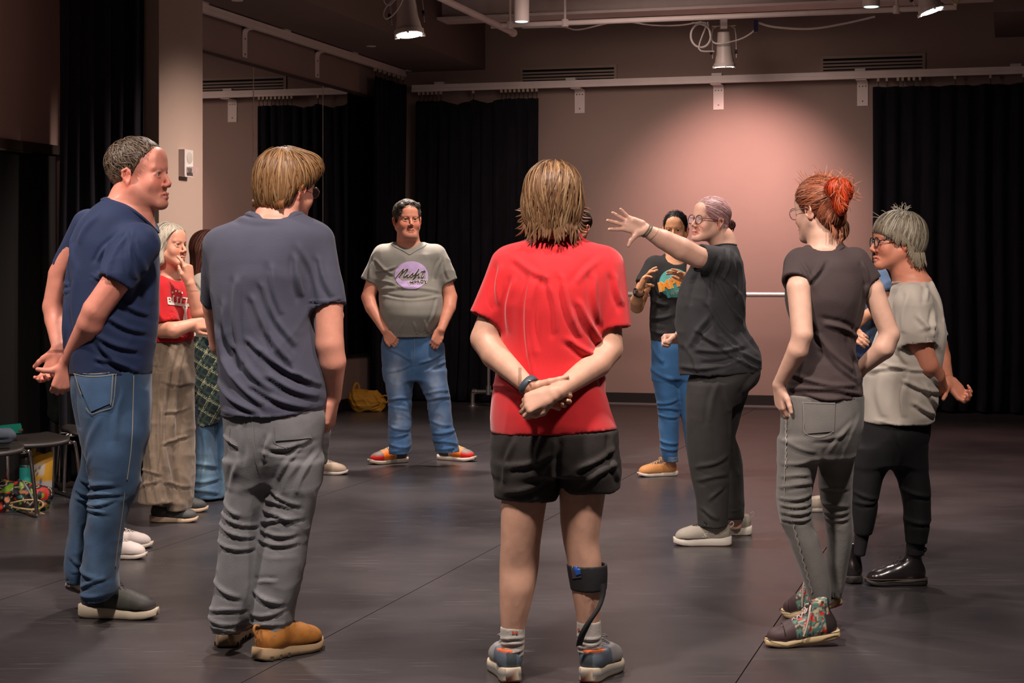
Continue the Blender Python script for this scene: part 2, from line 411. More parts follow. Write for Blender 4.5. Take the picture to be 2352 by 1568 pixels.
def paint_skin(V, tone, heads, extra=()):
    C = np.tile(np.array(tone, float), (len(V), 1))
    for h, lipc, stubble in heads:
        q = h.local(V); x, y, z = q[:, 0], q[:, 1], q[:, 2]
        near = (np.abs(x) < .12) & (np.abs(y) < .13) & (np.abs(z) < .14)
        def blend(m, c):
            m = np.where(near, np.clip(m, 0, 1), 0)[:, None]; C[:] = C*(1-m)+np.array(c)*m
        red = np.array(tone)*np.array([1.06, .74, .70])
        for sx in (-1, 1): blend(.6*np.exp(-((x-sx*.036)**2+(y-.07)**2+(z+.03)**2)/.0006), red)
        blend(.35*np.exp(-((x)**2+(y-.106)**2+(z+.034)**2)/.0002), red)
        blend(.6*((np.abs(x) > .074*h.wide)).astype(float)*(np.abs(z) < .045), red)
        if stubble is not None:
            m = np.clip((-.035-z)/.02, 0, 1)*np.clip((y+.0)/.03, 0, 1)*(z > -.125)
            blend(.55*m, stubble)
        lw = (np.abs(x) < .026)
        lz = np.exp(-((z+.0705)/.0105)**4)*lw*(y > .078)
        blend(.85*lz, lipc)
        blend(.8*np.exp(-((z+.0705)/.0022)**2)*lw*(y > .076), np.array(tone)*.3)
        for sx in (-1, 1): blend(.5*np.exp(-(((x-sx*.031)/.018)**2+((z-.001)/.012)**2)**2)*(y > .06), np.array(tone)*.55)
    for (lo, hi, c, a) in extra:
        m = ((V > np.array(lo)) & (V < np.array(hi))).all(1).astype(float)[:, None]*a; C[:] = C*(1-m)+np.array(c)*m
    return C
def eyes(h, root, iris=(.12, .09, .06), look=0.0):
    for q in (-1, 1):
        V = []; Fc = []; C = []; n, m = 16, 12; r = .0122
        for j in range(m+1):
            ph = math.pi*j/m
            for i in range(n):
                th = 2*math.pi*i/n
                p = np.array([math.sin(ph)*math.cos(th), math.cos(ph), math.sin(ph)*math.sin(th)])*r
                ca, sa = math.cos(look), math.sin(look)
                p = np.array([p[0]*ca+p[1]*sa, -p[0]*sa+p[1]*ca, p[2]])
                V.append(h.w(np.array([q*.0312, .0715, .0005])+p))
                a = math.degrees(ph); C.append((.01, .01, .01) if a < 14 else iris if a < 32 else (.42, .36, .32))
        for j in range(m):
            for i in range(n): Fc.append((j*n+i, j*n+(i+1) % n, (j+1)*n+(i+1) % n, (j+1)*n+i))
        obj('eye', V, Fc, GLOSS, root, cols=np.array(C))
def brows(h, root, col, thick=1.0):
    m = mat('brow_hair_%d' % int(col[0]*1000), col, .6)
    b = MB()
    for q in (-1, 1):
        pts = [h.w((q*x, y, z)) for x, y, z in ((.012, .0905, .0215), (.022, .0885, .0265), (.034, .083, .0285), (.047, .0715, .0225))]
        b.tube(spline(pts, 4), [.0020*thick*h.sc*(1-.03*i) for i in range(13)], 6)
    b.build('eyebrows', m, root, True)
def body_mesh(root, fl, heads, hands, tone, coarse=.009, fine=.0035, hfine=.0032, extra=(), name='body'):
    """one continuous skin: coarse body, finer head and hands cut from the same field"""
    coarse *= 1.25; fine *= 1.12; hfine *= 1.1
    V, Fq = fl.mesh(coarse); V = relax(V, Fq, 1); boxes = [(h.box, fine) for h in heads]+[(b, hfine) for b in hands]
    cen = V[Fq].mean(1); keep = np.ones(len(Fq), bool)
    for (lo, hi), _ in boxes: keep &= ~((cen > lo+coarse*.5) & (cen < hi-coarse*.5)).all(1)
    parts = [keep_faces(V, Fq, keep)]
    for i, ((lo, hi), hh) in enumerate(boxes):
        v, q = fl.mesh(hh, (np.asarray(lo)-.018, np.asarray(hi)+.018)); c = v[q].mean(1)
        k = ((c > np.asarray(lo)-coarse*1.2) & (c < np.asarray(hi)+coarse*1.2)).all(1)
        for (l2, h2), _ in boxes[:i]: k &= ~((c > l2) & (c < h2)).all(1)
        parts.append(keep_faces(v, q, k))
    n = 0; VV = []; QQ = []
    for v, q in parts: VV.append(v); QQ.append(q+n); n += len(v)
    V = np.concatenate(VV); Fq = np.concatenate(QQ)
    return obj(name, V, Fq, SKIN, root, cols=paint_skin(V, tone, heads_paint(heads), extra))
def heads_paint(hs): return [(h, getattr(h, 'lip', (.40, .105, .075)), getattr(h, 'stubble', None)) for h in hs]
# ---- hands
def hand(fl, wrist, d, n, side, s=1.0, curls=None, spread=0.0, thumb=None, wr=.026):
    """d = direction wrist to fingers, n = back-of-hand normal, side = +1/-1 where the thumb lies along cross(d, n)"""
    d = np.asarray(d, float); d /= np.linalg.norm(d); n = np.asarray(n, float); n -= d*(n@d); n /= np.linalg.norm(n)
    x = np.cross(d, n)*side; W = np.asarray(wrist, float)
    def w(p): return W+(x*p[0]+d*p[1]+n*p[2])*s
    curls = curls or [(.3, .4, .3)]*4
    kx = [.027, .008, -.011, -.028]; ky = [.090, .094, .089, .081]; L = [.074, .082, .077, .060]; r0 = [.0098, .0098, .0093, .0083]
    for i in range(4):
        fl.cone(w((kx[i]*.55, .0, 0)), w((kx[i], ky[i], 0)), .0165*s, .0122*s, k=.012)
    fl.cone(w((-.026, .02, -.006)), w((-.026, .06, -.006)), .013*s, .011*s, k=.014)
    for i in range(4):
        a = (kx[i]/.028)*spread; p = np.array([kx[i], ky[i], 0.0]); fw = np.array([math.sin(a), math.cos(a), 0.0]); dn = np.array([0, 0, -1.0]); ang = 0
        seg = [L[i]*.46, L[i]*.30, L[i]*.24]; r = r0[i]
        for j in range(3):
            ang += curls[i][j]; v = fw*math.cos(ang)+dn*math.sin(ang); q = p+v*seg[j]
            fl.cone(w(p), w(q), r*s, r*.9*s, k=.0035); p = q; r *= .9
    T = thumb or [(.022, .022, -.006), (.046, .052, -.012), (.058, .080, -.014), (.064, .106, -.016)]
    fl.cone(w(T[0]), w(T[1]), .0165*s, .0125*s, k=.012)
    fl.cone(w(T[1]), w(T[2]), .0122*s, .0105*s, k=.004); fl.cone(w(T[2]), w(T[3]), .0105*s, .0085*s, k=.0035)
    c = w((0, .085, -.02)); e = .115*s
    return (c-e, c+e)
# ---- hair
def hair(h, root, build, pal, seeds, step, nst, width, flow, lift=(-.001, .004), res=.0075, jit=.15, taper=True, name='hair', clump=1.0, nose=.25):
    seeds = int(seeds*1.1); width *= .74; jit *= 1.15
    L = Field(); build(L); V, Q = L.mesh(res)
    base = np.array(pal[0]); C0 = np.tile(base*.55, (len(V), 1)); V0 = V.copy()
    N = vnormals(V, Q); V = V+N*((vnoise(V[:, 0]*120, V[:, 1]*120, V[:, 2]*40, 3)-.5)*.006)[:, None]
    idx = rng.integers(0, len(V0), seeds); p = V0[idx]+rng.normal(0, .002, (seeds, 3)); off = rng.uniform(lift[0], lift[1], seeds)
    pc = np.array(pal)[rng.integers(0, len(pal), seeds)]*rng.uniform(.8, 1.2, (seeds, 1)); pc = pc*.75+np.array(pal[0])*.25
    P_ = []; N_ = []; e = .003; rj = rng.normal(0, jit, (seeds, 3))
    for k in range(nst):
        for it in range(2):
            x, y, z = p.T; dv = L.value(x, y, z)
            g = np.stack([L.value(x+e, y, z)-dv, L.value(x, y+e, z)-dv, L.value(x, y, z+e)-dv], 1); g /= np.linalg.norm(g, axis=1)[:, None]+1e-9
            far = np.clip(dv-off, -.02, .02); p = p-g*np.where(np.abs(dv-off) < .03, far, 0)[:, None]*(.8 if it == 0 else .5)
        P_.append(p.copy()); N_.append(g)
        v = flow(p)+rj; v -= g*(v*g).sum(1)[:, None]*.9
        v /= np.linalg.norm(v, axis=1)[:, None]+1e-9; p = p+v*step
    P_ = np.array(P_); N_ = np.array(N_); T = np.gradient(P_, axis=0); B = np.cross(T, N_); B /= np.linalg.norm(B, axis=2)[:, :, None]+1e-9
    ww = width*rng.uniform(.5, 1.4, seeds)
    prof = np.sin(np.linspace(.12, .95, nst)*math.pi)**.6 if taper else np.ones(nst)
    VV = np.zeros((nst, seeds, 3, 3)); wv = prof[:, None]*ww[None, :]
    VV[:, :, 0] = P_-B*wv[:, :, None]; VV[:, :, 1] = P_+N_*wv[:, :, None]*.45; VV[:, :, 2] = P_+B*wv[:, :, None]
    n0 = len(V); ids = (np.arange(nst)[:, None, None]*seeds*3+np.arange(seeds)[None, :, None]*3+np.arange(3)[None, None, :])+n0
    q = [np.stack([ids[:-1, :, a], ids[:-1, :, a+1], ids[1:, :, a+1], ids[1:, :, a]], -1).reshape(-1, 4) for a in (0, 1)]
    Vall = np.concatenate([V, VV.reshape(-1, 3)]); Qall = np.concatenate([Q]+q)
    sh = np.linspace(.8, 1.1, nst)[:, None, None, None]
    C = np.concatenate([C0, (pc[None, :, None, :]*sh*np.ones((nst, seeds, 3, 1))).reshape(-1, 3)])
    return obj(name, h.w(Vall), Qall, HAIR, root, cols=np.clip(C, 0, 1))
def flow_crown(crown, g=.5, out=0.0, fwd=0.0):
    c = np.array(crown)
    def f(p):
        v = p-c; v = v/(np.linalg.norm(v, axis=1)[:, None]+1e-9); return v+np.array([0, fwd, -g])
    return f
def flow_to(t):
    t = np.array(t)
    def f(p):
        v = t-p; return v/(np.linalg.norm(v, axis=1)[:, None]+1e-9)
    return f
def cap(L, c=(0, -.018, .048), r=(.083, .103, .083), hair_line=((.075, .085), (.008, -.012)), zmin=-.06, extra=()):
    (y1, z1), (y2, z2) = hair_line; n = np.array([z1-z2, -(y1-y2)]); n /= np.linalg.norm(n); cc = n[0]*y1+n[1]*z1
    L.ell(c, r)
    for e in extra: L.ell(e[0], e[1], k=.02)
    L.cut(lambda x, y, z: n[0]*y+n[1]*z-cc); L.cut(lambda x, y, z: zmin-z+0*x)
# ---- shoes
def shoe(root, heel, dirv, L=.28, pitch=0, side=1, ts=.026, hcol=.075, sole=(.55, .48, .40), under=(.05, .03, .025), colf=None, lace=None,
         name='shoe', wide=1.0, curve=.012, heelh=0.0, res=.0058, lz=0.0, band=None):
    """heel = (X, Y) of the back of the sole on the floor; dirv = pointing direction"""
    dx, dy = dirv; n = math.hypot(dx, dy); dx, dy = dx/n, dy/n; k = L/.28
    Ya = np.array([dx, dy, 0.0]); Xa = np.array([dy, -dx, 0.0]); Za = np.array([0, 0, 1.0]); a = math.radians(pitch); py = .74*.28
    H = np.array([heel[0], heel[1], lz])
    def w(p):
        p = np.asarray(p, float)*np.array([wide, 1, 1]); y, z = p[..., 1]-py, p[..., 2]
        y2 = y*math.cos(a)+z*math.sin(a); z2 = -y*math.sin(a)+z*math.cos(a)
        if pitch: # ball of the foot stays on the floor
            z2 = np.where(y > 0, z+np.where(y > 0, 0, 0), z2)
            y2 = np.where(y > 0, y, y2)
        q = np.stack([p[..., 0], y2+py, z2], -1)*k
        return H+q[..., 0:1]*Xa+q[..., 1:2]*Ya+q[..., 2:3]*Za
    s = side
    e = thing(name, None, None, H); e.parent = root; e.location = Vector(H)-Vector(wloc(root))
    # sole
    T = np.concatenate([[0, .008, .02], np.linspace(.045, .93, 19), [.955, .975, .99, 1]]); W = np.interp(T, [0, .008, .02, .07, .2, .35, .5, .68, .82, .9, .95, .975, .99, 1], [.020, .025, .028, .033, .036, .034, .037, .048, .047, .040, .032, .027, .022, .016])
    cxs = np.interp(T, [0, .3, .6, .8, 1], [0, 0, .004*s, .003*s, -.010*s])
    zb = np.interp(T, [0, .04, .12, .4, .7, .85, 1], [.008, .003, 0, .0, 0, .003, .008+curve*.6]); zt = np.interp(T, [0, .15, .5, .75, .92, 1], [ts+.004+heelh, ts+heelh, ts*.92+heelh*.4, ts*.8, ts*.85+.002, ts*.9+curve*.7])
    V = []; C = []; Fc = []
    prof = [(-.9, 0), (-1.02, .15), (-1.05, .5), (-1.0, .93), (-.9, 1), (.9, 1), (1.0, .93), (1.05, .5), (1.02, .15), (.9, 0)]; m = len(prof)
    for i, t in enumerate(T):
        for j, (a_, b_) in enumerate(prof):
            V.append((cxs[i]+a_*W[i], t*.28, zb[i]+(zt[i]-zb[i])*b_))
            c = under if b_ < .1 else sole
            if band and .3 < b_ < .7: c = band
            C.append(c)
    for i in range(len(T)-1):
        for j in range(m): Fc.append((i*m+j, i*m+(j+1) % m, (i+1)*m+(j+1) % m, (i+1)*m+j))
    Fc.append(tuple(range(m))[::-1]); Fc.append(tuple(range((len(T)-1)*m, len(T)*m)))
    obj('sole', w(np.array(V)), Fc, PAINT, e, cols=np.array(C))
    # upper
    U = Field(); t = ts+heelh
    U.ell((-.003*s, .222, ts*.9+.010), (.040, .048, .030), k=.02); U.ell((.003*s, .190, ts+.012), (.044, .060, .036), k=.03)
    U.cone((.002*s, .165, ts+.030), (0, .095, t+.048), .033, .034, k=.03); U.ell((0, .045, t+.022), (.033, .040, .046), k=.03)
    U.ell((0, .12, t+.01), (.036, .09, .032), k=.03)
    U.cone((0, .062, t+.035), (0, .058, t+hcol), .038, .036, k=.03)
    U.cut(lambda x, y, z: np.interp(y, [0, .1, .28], [t, t*.97, ts+.004]).astype(float)-.006-z if np.ndim(y) else z)
    U.cut(lambda x, y, z: z-(t+hcol-.010*np.clip((y-.02)/.08, 0, 1))+0*x)
    v, q = U.mesh(res)
    cc = np.array([colf(p) for p in v]) if colf else np.tile((.03, .03, .03), (len(v), 1))
    obj('upper', w(v), q, PAINT, e, cols=cc)
    if lace is not None:
        b = MB()
        for i in range(5):
            y = .118+i*.019; zc = np.interp(y, [.1, .2], [t+.083, ts+.047])
            for q_ in (-1, 1):
                pts = [(q_*.019, y-.006, zc-.006), (q_*.008, y, zc+.003), (-q_*.010, y+.010, zc+.000), (-q_*.018, y+.013, zc-.008)]
                b.tube([w(np.array(p)) for p in pts], .0022*k, 6)
        for q_ in (-1, 1):
            b.tube([w(np.array(p)) for p in spline([(0, .112, t+.088), (q_*.018, .108, t+.094), (q_*.03, .118, t+.085), (q_*.014, .118, t+.086), (0, .112, t+.088)], 5)], .0021*k, 6)
        b.build('laces', mat('lace_%d' % int(lace[0]*999+lace[2]*77), lace, .8), e, True)
    return e, w
# ---- glasses, bands
def glasses(h, root, col, rx=.024, rz=.0195, r=.0016, temple=None, y=.098):
    m = mat('frame_%d_%d' % (int(col[0]*999), int(col[2]*999)), col, .3); b = MB(); lens = MB()
    for q in (-1, 1):
        ring = [h.w((q*.033+rx*math.cos(t), y-.10*abs(q*.033+rx*math.cos(t))**1.3, -.002+rz*math.sin(t))) for t in np.linspace(0, 2*math.pi, 25)[:-1]]
        b.tube(ring, r*h.sc, 6, close=True, cap=False)
        c = np.mean(ring, 0); n = len(ring); lens.add([c]+[p+(c-p)*.04 for p in ring], [(0, i+1, (i+1) % n+1) for i in range(n)])
        b.tube([h.w(p) for p in spline([(q*.057, y-.008, .006), (q*.075, y-.03, .008), (q*.081, .02, .008), (q*.083, -.012, .006), (q*.082, -.026, -.012)], 4)], r*.9*h.sc, 6)
    b.tube([h.w((-.010, y-.001, .002)), h.w((0, y+.002, .006)), h.w((.010, y-.001, .002))], r*h.sc, 6)
    g = b.build('glasses', m, root, True)
    lm = mat('lens_glass', (.9, .9, .92), .03, spec=.8); lm.node_tree.nodes['Principled BSDF'].inputs['Alpha'].default_value = .12; lens.build('lens', lm, g)
    return g
def band(root, name, c, axis, r, w, m, th=.004, n=28, flat=1.0, up=(0, 0, 1)):
    axis = np.asarray(axis, float); axis /= np.linalg.norm(axis); t = np.asarray(up, float)
    if abs(axis@t) > .9: t = np.array([1.0, 0, 0])
    a = np.cross(axis, t); a /= np.linalg.norm(a); b = np.cross(axis, a); V = []; Fc = []
    pr = [(r, -w), (r+th, -w*.9), (r+th, w*.9), (r, w)]
    for i in range(n):
        ph = 2*math.pi*i/n; e = a*math.cos(ph)+b*math.sin(ph)*flat
        for rr, hh in pr: V.append(np.asarray(c)+e*rr+axis*hh)
    for i in range(n):
        j = (i+1) % n
        for k in range(4): Fc.append((i*4+k, i*4+(k+1) % 4, j*4+(k+1) % 4, j*4+k))
    return obj(name, V, Fc, m, root)
# ---- clothes
def collar(sh, c, rx, ry, m, r=.006, lean=(0, 0), n=32, name='collar', amin=None):
    """neck rib that rests on the shirt around the neck opening"""
    bv = bvh_of(sh); pts = []; z0 = c[2]
    for i in range(n):
        a = 2*math.pi*i/n; x, y = c[0]+rx*math.cos(a), c[1]+ry*math.sin(a)
        hit = bv.ray_cast(Vector((x, y, z0+.25)), Vector((0, 0, -1)))
        pts.append(np.array([x, y, (hit[0].z if hit[0] is not None and abs(hit[0].z-z0) < .09 else (pts[-1][2] if pts else z0))]))
    pts = np.array(pts); z = pts[:, 2]; z = (np.roll(z, 1)+2*z+np.roll(z, -1))/4; pts[:, 2] = z
    V = []; Fc = []
    for i in range(n):
        d = pts[i]-np.array([c[0], c[1], pts[i][2]]); d /= np.linalg.norm(d)
        for a, b_ in ((-.006, .004), (-.004, .009), (.004, .007), (.014, .001), (.014, -.008), (-.006, -.010)): V.append(pts[i]+d*a+np.array([0, 0, b_]))
    for i in range(n):
        for k in range(6): Fc.append((i*6+k, i*6+(k+1) % 6, ((i+1) % n)*6+(k+1) % 6, ((i+1) % n)*6+k))
    return obj(name, V, Fc, m, sh)
def relax(V, Q, it=2):
    A = np.concatenate([Q[:, k] for k in range(4)]+[Q[:, (k+1) % 4] for k in range(4)]); B = np.concatenate([Q[:, (k+1) % 4] for k in range(4)]+[Q[:, k] for k in range(4)])
    n = len(V); cnt = np.bincount(A, minlength=n).astype(float)[:, None]+1e-9
    for i in range(it*2):
        S = np.stack([np.bincount(A, weights=V[B, k], minlength=n) for k in range(3)], 1)/cnt
        V = V+(S-V)*(.55 if i % 2 == 0 else -.45)
    return V
def garment(root, name, fl, m, D, h=.007, folds=(), noise=(), cols=None, gain=1.6):
    folds = [(a, b_, c, d_, w*1.0, math.copysign(min(abs(e*gain), 1.35*w*D/F*1000), e)) for a, b_, c, d_, w, e in folds]
    V, Q = fl.mesh(h*1.0); V = relax(V, Q, 2); V = wrinkle(V, Q, D, folds, noise)
    return obj(name, V, Q, m, root, cols=cols(V) if cols else None)
def bvh_of(o):
    me = o.data; off = np.array(wloc(o)) if o.parent else np.zeros(3); n = len(me.vertices); c = np.zeros(n*3); me.vertices.foreach_get('co', c)
    c = c.reshape(-1, 3)+off
    return BVHTree.FromPolygons([tuple(p) for p in c], [tuple(p.vertices) for p in me.polygons])
def press(pts, bvh, off=.003, far=None):
    """lay flat artwork given in photo points onto a garment: follow the sight line until the cloth, then lift it off by a hair"""
    o = Vector((0, 0, EYE)); out = []
    for (px, py) in pts:
        d = Vector(((px-CX)/F, 1, -(py-HY)/F)).normalized(); hit = bvh.ray_cast(o, d)
        if hit[0] is None: out.append(far if far is not None else None); continue
        out.append(np.array(hit[0]+hit[1]*off if hit[1].dot(d) < 0 else hit[0]-hit[1]*off))
        far = out[-1]
    first = next((p for p in out if p is not None), np.zeros(3))
    return [first if p is None else p for p in out]
def strokes(lines, w, bvh, m, name, parent, off=.003, closed=False):
    """brush strokes (lists of photo points) laid on cloth as thin raised ribbons"""
    V = []; Fc = []
    for ln in lines:
        pts = np.array(spline([(*p, 0) for p in ln], 5))[:, :2] if len(ln) > 2 else np.linspace(ln[0], ln[1], 8)
        T = np.gradient(pts, axis=0); T /= np.linalg.norm(T, axis=1)[:, None]+1e-9; Nn = np.stack([-T[:, 1], T[:, 0]], 1)
        # square the ends
        a = press(pts-Nn*w/2, bvh, off); b = press(pts+Nn*w/2, bvh, off); k = len(V); V += a+b; n = len(pts)
        for i in range(n-1): Fc.append((k+i, k+i+1, k+n+i+1, k+n+i))
    return obj(name, V, Fc, m, parent)
def patch(poly, bvh, m, name, parent, off=.0025, nx=14, cols=None, n=10):
    """filled outline (photo points) laid on cloth; poly = function (s,t in 0..1) -> photo point"""
    V = []; Fc = []
    pts = [poly(i/nx, j/n) for j in range(n+1) for i in range(nx+1)]
    V = press(pts, bvh, off)
    for j in range(n):
        for i in range(nx): a = j*(nx+1)+i; Fc.append((a, a+1, a+nx+2, a+nx+1))
    return obj(name, V, Fc, m, parent)
def quad(p00, p10, p11, p01):
    p00, p10, p11, p01 = map(np.array, (p00, p10, p11, p01))
    return lambda s, t: (p00*(1-s)+p10*s)*(1-t)+(p01*(1-s)+p11*s)*t
def disc(cx, cy, rx, ry, rot=0):
    def f(s, t):
        a = 2*s-1; b = 2*t-1; u = a*math.sqrt(max(0, 1-b*b/2)); v = b*math.sqrt(max(0, 1-a*a/2)); c, q = math.cos(rot), math.sin(rot)
        return (cx+u*rx*c-v*ry*q, cy+u*rx*q+v*ry*c)
    return f
def letters(text, x, y, size, bvh, m, name, parent, rot=0.0, wid=1.0, arc=0.0, bold=.0, off=.003, shear=0.0, seg=None):
    """block lettering: font outline -> photo points -> laid on cloth"""
    c = bpy.data.curves.new('t', 'FONT'); c.body = text; c.size = 1; c.align_x = 'CENTER'; c.offset = bold; c.shear = shear; c.resolution_u = 2
    o = bpy.data.objects.new('t', c); COL.objects.link(o); dg = bpy.context.evaluated_depsgraph_get(); me = bpy.data.meshes.new_from_object(o.evaluated_get(dg))
    v = np.array([tuple(q.co) for q in me.vertices])[:, :2]; fc = [tuple(p.vertices) for p in me.polygons]
    bpy.data.objects.remove(o); bpy.data.curves.remove(c); bpy.data.meshes.remove(me)
    v = v*size; v[:, 0] *= wid; v[:, 1] -= size*.35
    if arc:
        a = v[:, 0]/arc; rr = arc+v[:, 1]; v = np.stack([rr*np.sin(a), rr*np.cos(a)-arc], 1)
    cr, sr = math.cos(rot), math.sin(rot); X = v[:, 0]*cr-v[:, 1]*sr; Y = v[:, 0]*sr+v[:, 1]*cr
    return obj(name, press(list(zip(x+X, y-Y)), bvh, off), fc, m, parent, smooth=False)
# ------------------------------------------------------------------ the room
def floor_mat():
    m = bpy.data.materials.new('dance_floor_vinyl'); m.use_nodes = True; nt = m.node_tree; N = nt.nodes; L = nt.links; b = N['Principled BSDF']
    tc = N.new('ShaderNodeTexCoord')
    def noise(sc, det, st=(1, 1, 1), rot=0):
        mp = N.new('ShaderNodeMapping'); mp.inputs['Scale'].default_value = st; mp.inputs['Rotation'].default_value = (0, 0, rot)
        L.new(tc.outputs['Object'], mp.inputs[0]); n = N.new('ShaderNodeTexNoise'); n.inputs['Scale'].default_value = sc; n.inputs['Detail'].default_value = det
        L.new(mp.outputs[0], n.inputs['Vector']); return n.outputs[0]
    def rng_(src, a, b_, c, d):
        r = N.new('ShaderNodeMapRange'); r.inputs[1].default_value = a; r.inputs[2].default_value = b_; r.inputs[3].default_value = c; r.inputs[4].default_value = d
        L.new(src, r.inputs[0]); return r.outputs[0]
    def math_(op, a, b_):
        q = N.new('ShaderNodeMath'); q.operation = op
        for i, s in enumerate((a, b_)):
            if isinstance(s, (int, float)): q.inputs[i].default_value = s
            else: L.new(s, q.inputs[i])
        return q.outputs[0]
    big = rng_(noise(.9, 5), .3, .7, .0, 1.0); mid = rng_(noise(7, 6), .3, .72, 0, 1)
    sc = None
    for k, (st, ro, f_) in enumerate((((1, 30, 1), .15, 3.1), ((1, 42, 1), -.5, 4.3), ((1, 36, 1), 1.0, 3.7), ((1, 50, 1), 2.2, 5.1), ((1, 34, 1), 1.55, 2.6))):
        s = math_('MULTIPLY', rng_(noise(f_, 3, st, ro), .64, .70, 0, 1), rng_(noise(1.7+.6*k, 3, (1, 1, 1), k*1.3), .5, .62, 0, 1)); sc = s if sc is None else math_('MAXIMUM', sc, s)
    cr = N.new('ShaderNodeMixRGB'); cr.inputs[1].default_value = (.026, .0235, .026, 1); cr.inputs[2].default_value = (.056, .049, .052, 1); L.new(math_('ADD', math_('MULTIPLY', big, .85), math_('MULTIPLY', mid, .15)), cr.inputs[0])
    c2 = N.new('ShaderNodeMixRGB'); L.new(math_('MULTIPLY', sc, .38), c2.inputs[0]); L.new(cr.outputs[0], c2.inputs[1]); c2.inputs[2].default_value = (.17, .15, .15, 1)
    L.new(c2.outputs[0], b.inputs['Base Color'])
    L.new(math_('ADD', rng_(big, 0, 1, .27, .40), math_('MULTIPLY', sc, .2)), b.inputs['Roughness'])
    b.inputs['Specular IOR Level'].default_value = .5
    bp = N.new('ShaderNodeBump'); bp.inputs['Strength'].default_value = .06; bp.inputs['Distance'].default_value = .002; L.new(noise(60, 3), bp.inputs['Height']); L.new(bp.outputs[0], b.inputs['Normal'])
    return m
WALL = mat('taupe_wall_paint', (.32, .228, .198), .85, bump=.15, bscale=180, var=.05, vscale=1.2)
CEIL = mat('dark_brown_ceiling', (.17, .12, .10), .9, bump=.1, bscale=120, var=.05, vscale=2)
PALE = mat('pale_column_paint', (.40, .30, .245), .8, bump=.12, bscale=180, var=.04, vscale=1.5)
BEAMM = mat('white_painted_steel', (.80, .69, .66), .55, var=.05)
BASEM = mat('black_rubber_base', (.014, .012, .012), .5)
DARKV = mat('vent_dark', (.004, .004, .004), .9)
BLACKW = mat('black_painted_wall', (.012, .010, .010), .8)
# floor: rolls of vinyl laid along the room
fl = thing('floor', None, None, (0, 0, 0), kind='structure'); FM = floor_mat()
seams = [-7.2, -5.52, -3.97, -2.414, -.864, .686, 2.6]
for a, b in zip(seams[:-1], seams[1:]):
    MB().rbox(a+.0022, b-.0022, -2.5, 17.30, -.02, 0).build('floor_strip', FM, fl)
MB().rbox(-7.2, 2.6, -2.5, 17.3, -.06, -.019).build('subfloor', BLACKP, fl)
UM = -6.18; VB = 17.30; CH = 4.35
def wall(name, m, *b):
    w = MB()
    for q in b: w.rbox(*q)
    return tag(w.build(name, m), kind='structure')
wall('wall_back', WALL, (-7.0, 2.7, VB, VB+.15, 0, CH))
wall('wall_left', WALL, (UM-.15, UM, 10.6, VB, 0, CH))
# pillar that ends the mirrored wall and the black wall with a doorway beside it
wall('wall_pillar', PALE, (-5.95, -5.27, 10.14, 10.77, 0, CH))
wall('wall_left_recess', WALL, (UM-.15, -5.95, 10.62, 10.77, 0, CH))
wall('wall_left_near', WALL, (-6.12, -5.97, -2.5, 6.9, 0, CH), (-6.12, -5.97, 6.9, 10.6, 2.16, CH), (-6.12, -5.97, 10.15, 10.6, 0, 2.16))
wall('wall_right', BLACKW, (2.6, 2.75, -2.5, VB, 0, CH)); wall('wall_front', WALL, (-7, 2.7, -2.65, -2.5, 0, CH))
wall('ceiling', CEIL, (-7, 2.7, -2.5, VB, CH, CH+.1), (-7, -5.25, -2.5, VB, 3.437, CH), (-.15, 2.7, 15.6, VB, 3.58, CH))
d = thing('door_1', None, None, R(-6.03, 8.5), kind='structure')
MB().rbox(-6.02, -5.98, 6.98, 10.08, 0.005, 2.10).build('door_leaf', mat('black_door_paint', (.003, .002, .002), .6), d)
MB().rbox(-6.05, -5.955, 6.9, 10.15, 2.10, 2.16).build('door_frame', mat('dark_door_frame', (.03, .02, .016), .5), d)
MB().rbox(-5.957, -5.952, 6.9, 9.05+.7, 2.085, 2.098).build('door_edge_strip', mat('brass_edge', (.5, .42, .25), .3, metal=1), d)
tag(MB().rbox(-7, 2.6, VB-.012, VB, .012, .115).build('baseboard_back', BASEM), kind='structure')
tag(MB().rbox(-7, 2.6, VB-.05, VB-.0, 0, .016).build('trim_1', mat('grey_floor_edge', (.20, .17, .165), .35)), kind='structure')
tag(MB().rbox(UM, UM+.012, 11.1, VB-.02, .004, .115).build('baseboard_left', BASEM), kind='structure')
# small recessed downlights and cover discs in the lowered ceiling
for k, (u, v, lab) in enumerate(((-5.75, 12.35, 'small round white recessed disc in lowered ceiling, nearer one'), (-5.72, 15.2, 'small round white recessed disc in lowered ceiling, farther one by corner'))):
    o = MB().lathe(R(u, v, 3.437), (0, 0, -1), [(.045, 0), (.045, .004), (.03, .006)], 20).build('ceiling_disc', BEAMM, None, True); tag(o, lab, 'cover plate', 'ceiling discs')
# mirror wall: sheets of mirror with polished edges
mr = thing('wall_mirror', 'tall wall mirror of side-by-side glass sheets reflecting the back wall', 'mirror', R(UM+.004, 13.5, .53))
MIR = mat('mirror_silver', (.80, .76, .74), .015, metal=1)
js = [11.15, 12.03, 13.58, 15.13, 16.68]
for a, b in zip(js[:-1], js[1:]): MB().rbox(UM+.001, UM+.007, a+.002, b-.002, .53, 3.075).build('mirror_sheet', MIR, mr)
for j in js[1:4]: MB().rbox(UM+.001, UM+.0095, j-.0045, j+.0045, .53, 3.075).build('edge_strip', mat('polished_edge', (.95, .85, .75), .35, metal=1), mr)
MB().rbox(UM, UM+.022, 11.15, 16.68, .505, .53).build('mirror_channel', BASEM, mr); MB().rbox(UM, UM+.016, 11.15, 16.68, 3.075, 3.10).build('mirror_channel', mat('dark_channel', (.05, .035, .03), .5), mr)
